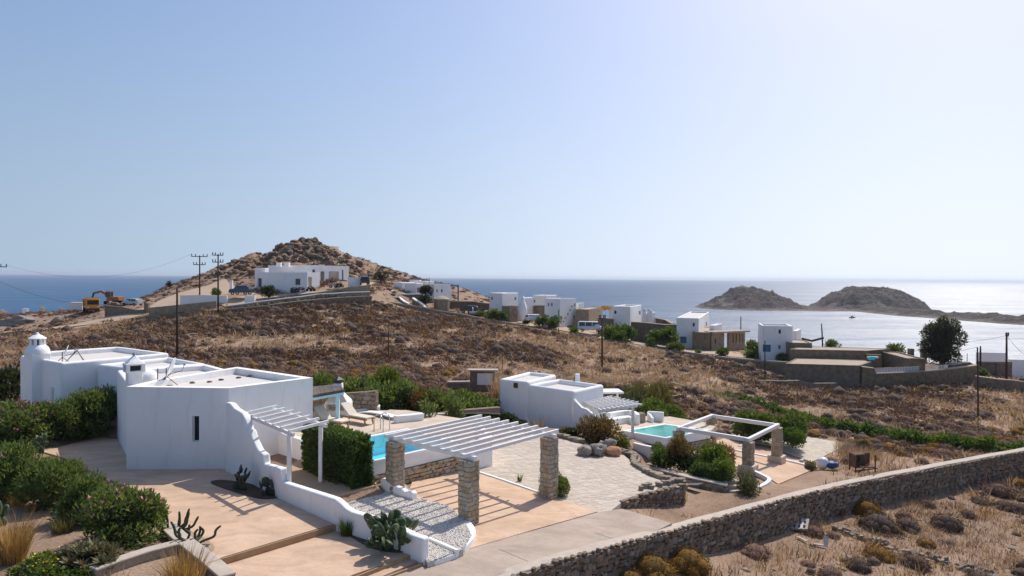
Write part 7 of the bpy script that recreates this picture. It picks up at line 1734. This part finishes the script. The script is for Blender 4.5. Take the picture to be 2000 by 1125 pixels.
# ------------------------------------------------------------------ vehicles
def wheel(t, x, y, r, w=.22):
    ty = MB(); n = 16; vs = []; fs = []
    for k, (rr_, yy) in enumerate(((r*.6, -w/2), (r*.95, -w/2), (r, -w/4), (r, w/4), (r*.95, w/2), (r*.6, w/2))):
        for j in range(n): a = 2*math.pi*j/n; vs.append((x+rr_*math.cos(a), y+yy, r+rr_*math.sin(a)))
    for k in range(5):
        for j in range(n): fs.append((k*n+j, k*n+(j+1) % n, (k+1)*n+(j+1) % n, (k+1)*n+j))
    o = ty.add(vs, fs).build('wheel', MT['rubber'], t, world=False, smooth=True)
    MB().tube([(x, y-w*.42, r), (x, y+w*.42, r)], r*.6, 12).build('rim', MT['steel'], o)
def car(label, px, py, Y, rz, mat, kind='suv', L=4.2, W=1.75, H=1.6, name='car', cat='car'):
    p = D(px, py, Y); t = thing(name, label, cat, (p.x, p.y, max(p.z, gz(p.x, p.y))), rz)
    prof = {'suv': [(-.5, .28), (-.5, .62), (-.47, .66), (-.40, .97), (.12, 1.0), (.25, .68), (.46, .60), (.5, .42), (.5, .22)], 'van': [(-.5, .2), (-.5, .9), (-.47, 1.0), (.28, 1.0), (.41, .58), (.49, .5), (.5, .2)],
            'hatch': [(-.5, .28), (-.5, .6), (-.4, .95), (.05, 1.0), (.24, .66), (.46, .56), (.5, .3)]}[kind]
    n = len(prof); vs = []
    for s, k in ((-1, .5), (1, .5)):
        for x, z in prof: vs.append((x*L, s*W*(.5-(.06 if z > .7 else 0)), z*H))
    fs = [tuple(range(n)), tuple(range(2*n-1, n-1, -1))]+[(i, n+i, n+(i+1) % n, (i+1) % n) for i in range(n)]
    MB().add(vs, fs).build('body', MT[mat], t, world=False, bevel=.06)
    g = MB(); top = .94*H; bot = .66*H if kind != 'van' else .58*H
    for s in (-1, 1):
        xs = {'suv': ((-.40, -.1), (-.08, .17)), 'van': ((-.44, -.2), (-.18, .08), (.1, .32)), 'hatch': ((-.38, -.1), (-.08, .15))}[kind]
        for i, (x0, x1) in enumerate(xs):
            e = .0 if i < len(xs)-1 else .09; y0, y1 = s*W*.505, s*W*.452
            m = MB().add([(x0*L, y0*.985, bot), ((x1+e*.7)*L, y0*.985, bot), (x1*L, y1*1.0, top), ((x0+.02)*L, y1*1.0, top), (x0*L, y0*.985-s*.05, bot), ((x1+e*.7)*L, y0*.985-s*.05, bot), (x1*L, y1-s*.05, top), ((x0+.02)*L, y1-s*.05, top)], [(0, 1, 2, 3), (7, 6, 5, 4), (0, 4, 5, 1), (1, 5, 6, 2), (2, 6, 7, 3), (3, 7, 4, 0)])
            m.build('window', MT['dark_glass'], t, world=False)
    fx = {'suv': (.135, .245, .96, .70), 'van': (.295, .405, .95, .61), 'hatch': (.07, .235, .96, .68)}[kind]
    MB().add([(fx[0]*L+.02, -W*.40, fx[2]*H), (fx[0]*L+.02, W*.40, fx[2]*H), (fx[1]*L+.03, W*.45, fx[3]*H), (fx[1]*L+.03, -W*.45, fx[3]*H)], [(0, 1, 2, 3)]).build('windscreen', MT['dark_glass'], t, world=False)
    rx = {'suv': (-.475, -.41, .68, .93), 'van': (-.503, -.485, .6, .93), 'hatch': (-.49, -.41, .64, .92)}[kind]
    MB().add([(rx[0]*L-.03, -W*.42, rx[2]*H), (rx[0]*L-.03, W*.42, rx[2]*H), (rx[1]*L-.03, W*.4, rx[3]*H), (rx[1]*L-.03, -W*.4, rx[3]*H)], [(3, 2, 1, 0)]).build('rear_window', MT['dark_glass'], t, world=False)
    for s in (-1, 1):
        wheel(t, -.31*L, s*W*.46, .32); wheel(t, .31*L, s*W*.46, .32)
        MB().box((.492*L, s*W*.34, .5*H if kind != 'van' else .42*H), (.06, .3, .14)).build('headlight', MT['car_white'], t, world=False); MB().box((-.497*L, s*W*.4, .55*H), (.05, .14, .2)).build('tail_light', MT['car_red'], t, world=False)
    return t
car('white estate car parked on the pale gravel beside the bottle chimney house', 1046, 629.5, 139.5, R(20), 'car_white', 'suv', 4.3, 1.75, 1.65)
car('white minivan parked in front of the stone annex by the tall cube house', 1153, 648, 135.5, R(-14), 'car_white', 'van', 4.9, 1.9, 2.05, 'van', 'van')
car('silver hatchback parked behind the brown roadside wall near the excavator', 259, 597, 140, R(160), 'car_silver', 'hatch', 4.3, 1.75, 1.5)
car('dark blue off-road car parked on the hill road before the low white house', 471, 576, 128.5, R(172), 'car_blue', 'suv', 4.1, 1.8, 1.8)
car('dark car half hidden behind the ball bush of the rightmost cube house', 1522, 699, 115.5, R(170), 'car_dark', 'hatch', 4.0, 1.75, 1.5)
car('dark jeep parked by the white wall end at the foot of the rocky hill', 711, 557, 139, R(110), 'car_dark', 'suv', 3.9, 1.75, 1.8)
car('dark green pickup-shaped car beside the boat under the stone house wall', 916, 611, 144, R(175), 'car_dark', 'hatch', 4.0, 1.7, 1.55)
def quad(label, px, py, Y, rz, mat):
    p = D(px, py, Y); t = thing('quad_bike', label, 'quad bike', (p.x, p.y, max(p.z, gz(p.x, p.y))), rz, 'quad bikes parked before the hill house')
    MB().box((0, 0, .55), (1.3, .5, .3)).box((.45, 0, .75), (.5, .75, .14)).box((-.5, 0, .72), (.5, .75, .12)).build('body', MT[mat], t, world=False, bevel=.05); MB().box((-.15, 0, .85), (.75, .32, .16)).build('seat', MT['rubber'], t, world=False, bevel=.05)
    MB().tube([(.35, -.4, 1.05), (.3, 0, 1.0), (.35, .4, 1.05)], .03, 6).tube([(.5, 0, .7), (.3, 0, 1.02)], .04, 6).build('handlebar', MT['dark_metal'], t, world=False)
    for x in (-.5, .5):
        for s in (-1, 1): wheel(t, x, s*.42, .28, .24)
quad('dark quad bike leftmost before the front block of the hill house', 575, 571, 129.5, .2, 'car_dark'); quad('reddish quad bike second in the row before the hill house', 588, 570.5, 129.8, .3, 'car_red'); quad('black quad bike at the front corner of the hill house', 607, 569, 130.5, 1.2, 'car_dark')
quad('silver-black quad bike beside the tall openings of the hill house', 651, 562.5, 135, .4, 'car_silver'); quad('dark quad bike rightmost near the glazed opening of the hill house', 662, 561.5, 135.5, .9, 'car_dark')
# yellow tipper truck
p = D(178, 609.5, 148); t = thing('truck', 'yellow tipper truck with dark windscreen parked on the dirt road', 'truck', (p.x, p.y, max(p.z, gz(p.x, p.y))), R(-52))
MB().box((2.3, 0, 1.75), (1.7, 2.4, 2.3)).build('cab', MT['truck_yellow'], t, world=False, bevel=.1)
MB().box((3.17, 0, 2.2), (.06, 2.1, .95)).build('windscreen', MT['dark_glass'], t, world=False); MB().box((3.18, 0, .75), (.14, 2.4, .4)).build('bumper', MT['dark_metal'], t, world=False)
for s in (-1, 1): MB().box((2.5, s*1.2, 2.2), (.9, .06, .8)).build('window', MT['dark_glass'], t, world=False); MB().box((3.2, s*.9, 1.2), (.06, .35, .22)).build('headlight', MT['car_white'], t, world=False)
MB().box((2.3, 0, 2.97), (1.5, 2.2, .14)).build('roof_shield', MT['truck_yellow'], t, world=False)
bd = MB(); bd.box((-1.2, 0, 1.25), (4.6, 2.4, .12))
for s in (-1, 1): bd.box((-1.2, s*1.17, 2.05), (4.6, .08, 1.6))
bd.box((1.08, 0, 2.2), (.08, 2.4, 2.0)).box((-3.48, 0, 1.9), (.08, 2.4, 1.3)); bd.build('tipper_body', MT['truck_yellow'], t, world=False)
for i in range(6):
    for s in (-1, 1): MB().box((-3.1+i*.8, s*1.24, 2.05), (.1, .08, 1.6)).build('rib', MT['truck_yellow'], t, world=False)
MB().box((-1.2, 0, 2.5), (4.3, 2.2, .3)).rock((-1.2, 0, 2.6), (4, 2, 1.0), 3, 2, .3).build('load', MT['garden_soil'], t, world=False)
MB().box((-.3, 0, .95), (6.4, .9, .3)).build('chassis', MT['dark_metal'], t, world=False)
for x in (2.3, -1.6, -2.75):
    for s in (-1, 1): wheel(t, x, s*1.05, .5, .34)
p = D(150, 604, 156); t = thing('trailer', 'white box trailer standing behind the tail of the yellow truck', 'trailer', (p.x, p.y, gz(p.x, p.y)), R(10))
MB().box((0, 0, 1.5), (3.0, 1.9, 1.7)).build('box', MT['car_white'], t, world=False, bevel=.04); MB().box((1.52, -.2, 1.5), (.05, .7, 1.2)).build('door', MT['car_red'], t, world=False)
for s in (-1, 1): wheel(t, 0, s*.95, .4)
# excavator
p = D(222, 591, 156); t = thing('excavator', 'worn orange excavator with raised blue arm working behind the yellow truck', 'excavator', (p.x, p.y, gz(p.x, p.y)+.2), R(178))
for s in (-1, 1): MB().prism([(-1.6, s*1.1-.25), (1.6, s*1.1-.25), (1.6, s*1.1+.25), (-1.6, s*1.1+.25)], .05, .85).build('track', MT['rubber'], t, world=False, bevel=.2)
MB().box((-.4, 0, 1.35), (2.8, 2.3, .9)).build('body', MT['excav_orange'], t, world=False, bevel=.08); c_ = MB()
for x in (.05, 1.2):
    for y in (.2, 1.1): c_.box((x, y, 2.35), (.1, .1, 1.3))
c_.box((.62, .65, 3.03), (1.35, 1.1, .1)); c_.build('cab', MT['excav_orange'], t, world=False); MB().box((.62, .65, 2.35), (1.05, .85, 1.1)).build('cab_glass', MT['dark_glass'], t, world=False)
MB().bar((1.0, -.3, 1.7), (3.0, -.3, 3.0), .35, .5).bar((3.0, -.3, 3.0), (4.9, -.3, 2.5), .33, .42).build('boom', MT['excav_orange'], t, world=False); MB().bar((4.8, -.3, 2.7), (5.4, -.3, .7), .28, .36).build('arm', MT['excav_blue'], t, world=False)
MB().lathe((5.4, -.3, .2), [(.2, 0), (.5, .2), (.5, .7)], 8).build('bucket', MT['rust'], t, world=False)
for i in range(7):
    q = D(215+i*7, 596-abs(i-3), 150); tag(MB().rock((q.x, q.y, q.z-.1), (U(1.2, 2.2), U(1, 1.6), U(.9, 1.5)), i+60, 2, .5).build('rock_pile', MT['boulder' if i % 2 else 'patio_rock']), 'rough excavated rock heaped below the excavator', 'rock', 'rocks heaped below the excavator')
# boat on trailer
p = D(937, 614, 143); t = thing('boat', 'small white speedboat with curved screen resting on land by the far houses', 'boat', (p.x, p.y, gz(p.x, p.y)), R(8))
sec = []
for x, w, zb, zt_ in ((-2.2, .85, .55, 1.25), (-1, .95, .5, 1.25), (.5, .9, .5, 1.3), (1.6, .6, .65, 1.38), (2.6, .04, 1.15, 1.5)): sec.append([(x, -w, zt_), (x, -w*.8, (zb+zt_)/2), (x, 0, zb), (x, w*.8, (zb+zt_)/2), (x, w, zt_)])
vs = [v for s in sec for v in s]; fs = [(i*5+j, i*5+j+1, i*5+5+j+1, i*5+5+j) for i in range(4) for j in range(4)]+[(0, 1, 2, 3, 4), *[(i*5, i*5+5, i*5+9, i*5+4) for i in range(4)]]
MB().add(vs, fs).build('hull', MT['car_white'], t, world=False); MB().tube([(-.3+.35*math.cos(a/6*math.pi)*0-1.2, -.7*math.cos(a/6*math.pi), 1.3+.75*math.sin(a/6*math.pi)) for a in range(7)], .09, 6).build('arch', MT['car_white'], t, world=False); MB().box((.6, 0, 1.55), (.9, 1.2, .4)).build('screen', MT['dark_glass'], t, world=False, bevel=.1); MB().box((-2.35, 0, 1.1), (.3, .4, .9)).build('outboard', MT['dark_metal'], t, world=False, bevel=.06)
MB().bar((-2.2, -.5, .4), (2.8, 0, .45), .1).bar((-2.2, .5, .4), (2.8, 0, .45), .1).build('cradle', MT['dark_metal'], t, world=False); wheel(t, -.4, .9, .3); wheel(t, -.4, -.9, .3)
p = D(1665, 616.5, 700); t = thing('motor_boat', 'tiny dark moored boat off the sandy spit of the islets', 'boat', (p.x, p.y, -31), R(15)); MB().add([(x*1.6, y*1.5, z*1.5) for x, y, z in vs], fs).build('hull', MT['dark_metal'], t, world=False); MB().box((-.4, 0, 2.8), (2.2, 1.6, 1.6)).build('cabin', MT['car_white'], t, world=False)
# ------------------------------------------------------------------ summer haze over the sea
hm = bpy.data.materials.new('haze'); hm.use_nodes = True; ht = hm.node_tree; ht.nodes.clear()
ho = ht.nodes.new('ShaderNodeOutputMaterial'); hv = ht.nodes.new('ShaderNodeVolumePrincipled')
hv.inputs['Color'].default_value = (0.80, 0.88, 1.0, 1); hv.inputs['Density'].default_value = HAZE; hv.inputs['Anisotropy'].default_value = 0.35
ht.links.new(hv.outputs[0], ho.inputs['Volume'])
hz = MB().box((0, 10500, -5.0), (56000, 22000, 66)).build('haze', None, origin=(0, 10500, -38)); hz.data.materials.append(hm); tag(hz, kind='stuff')
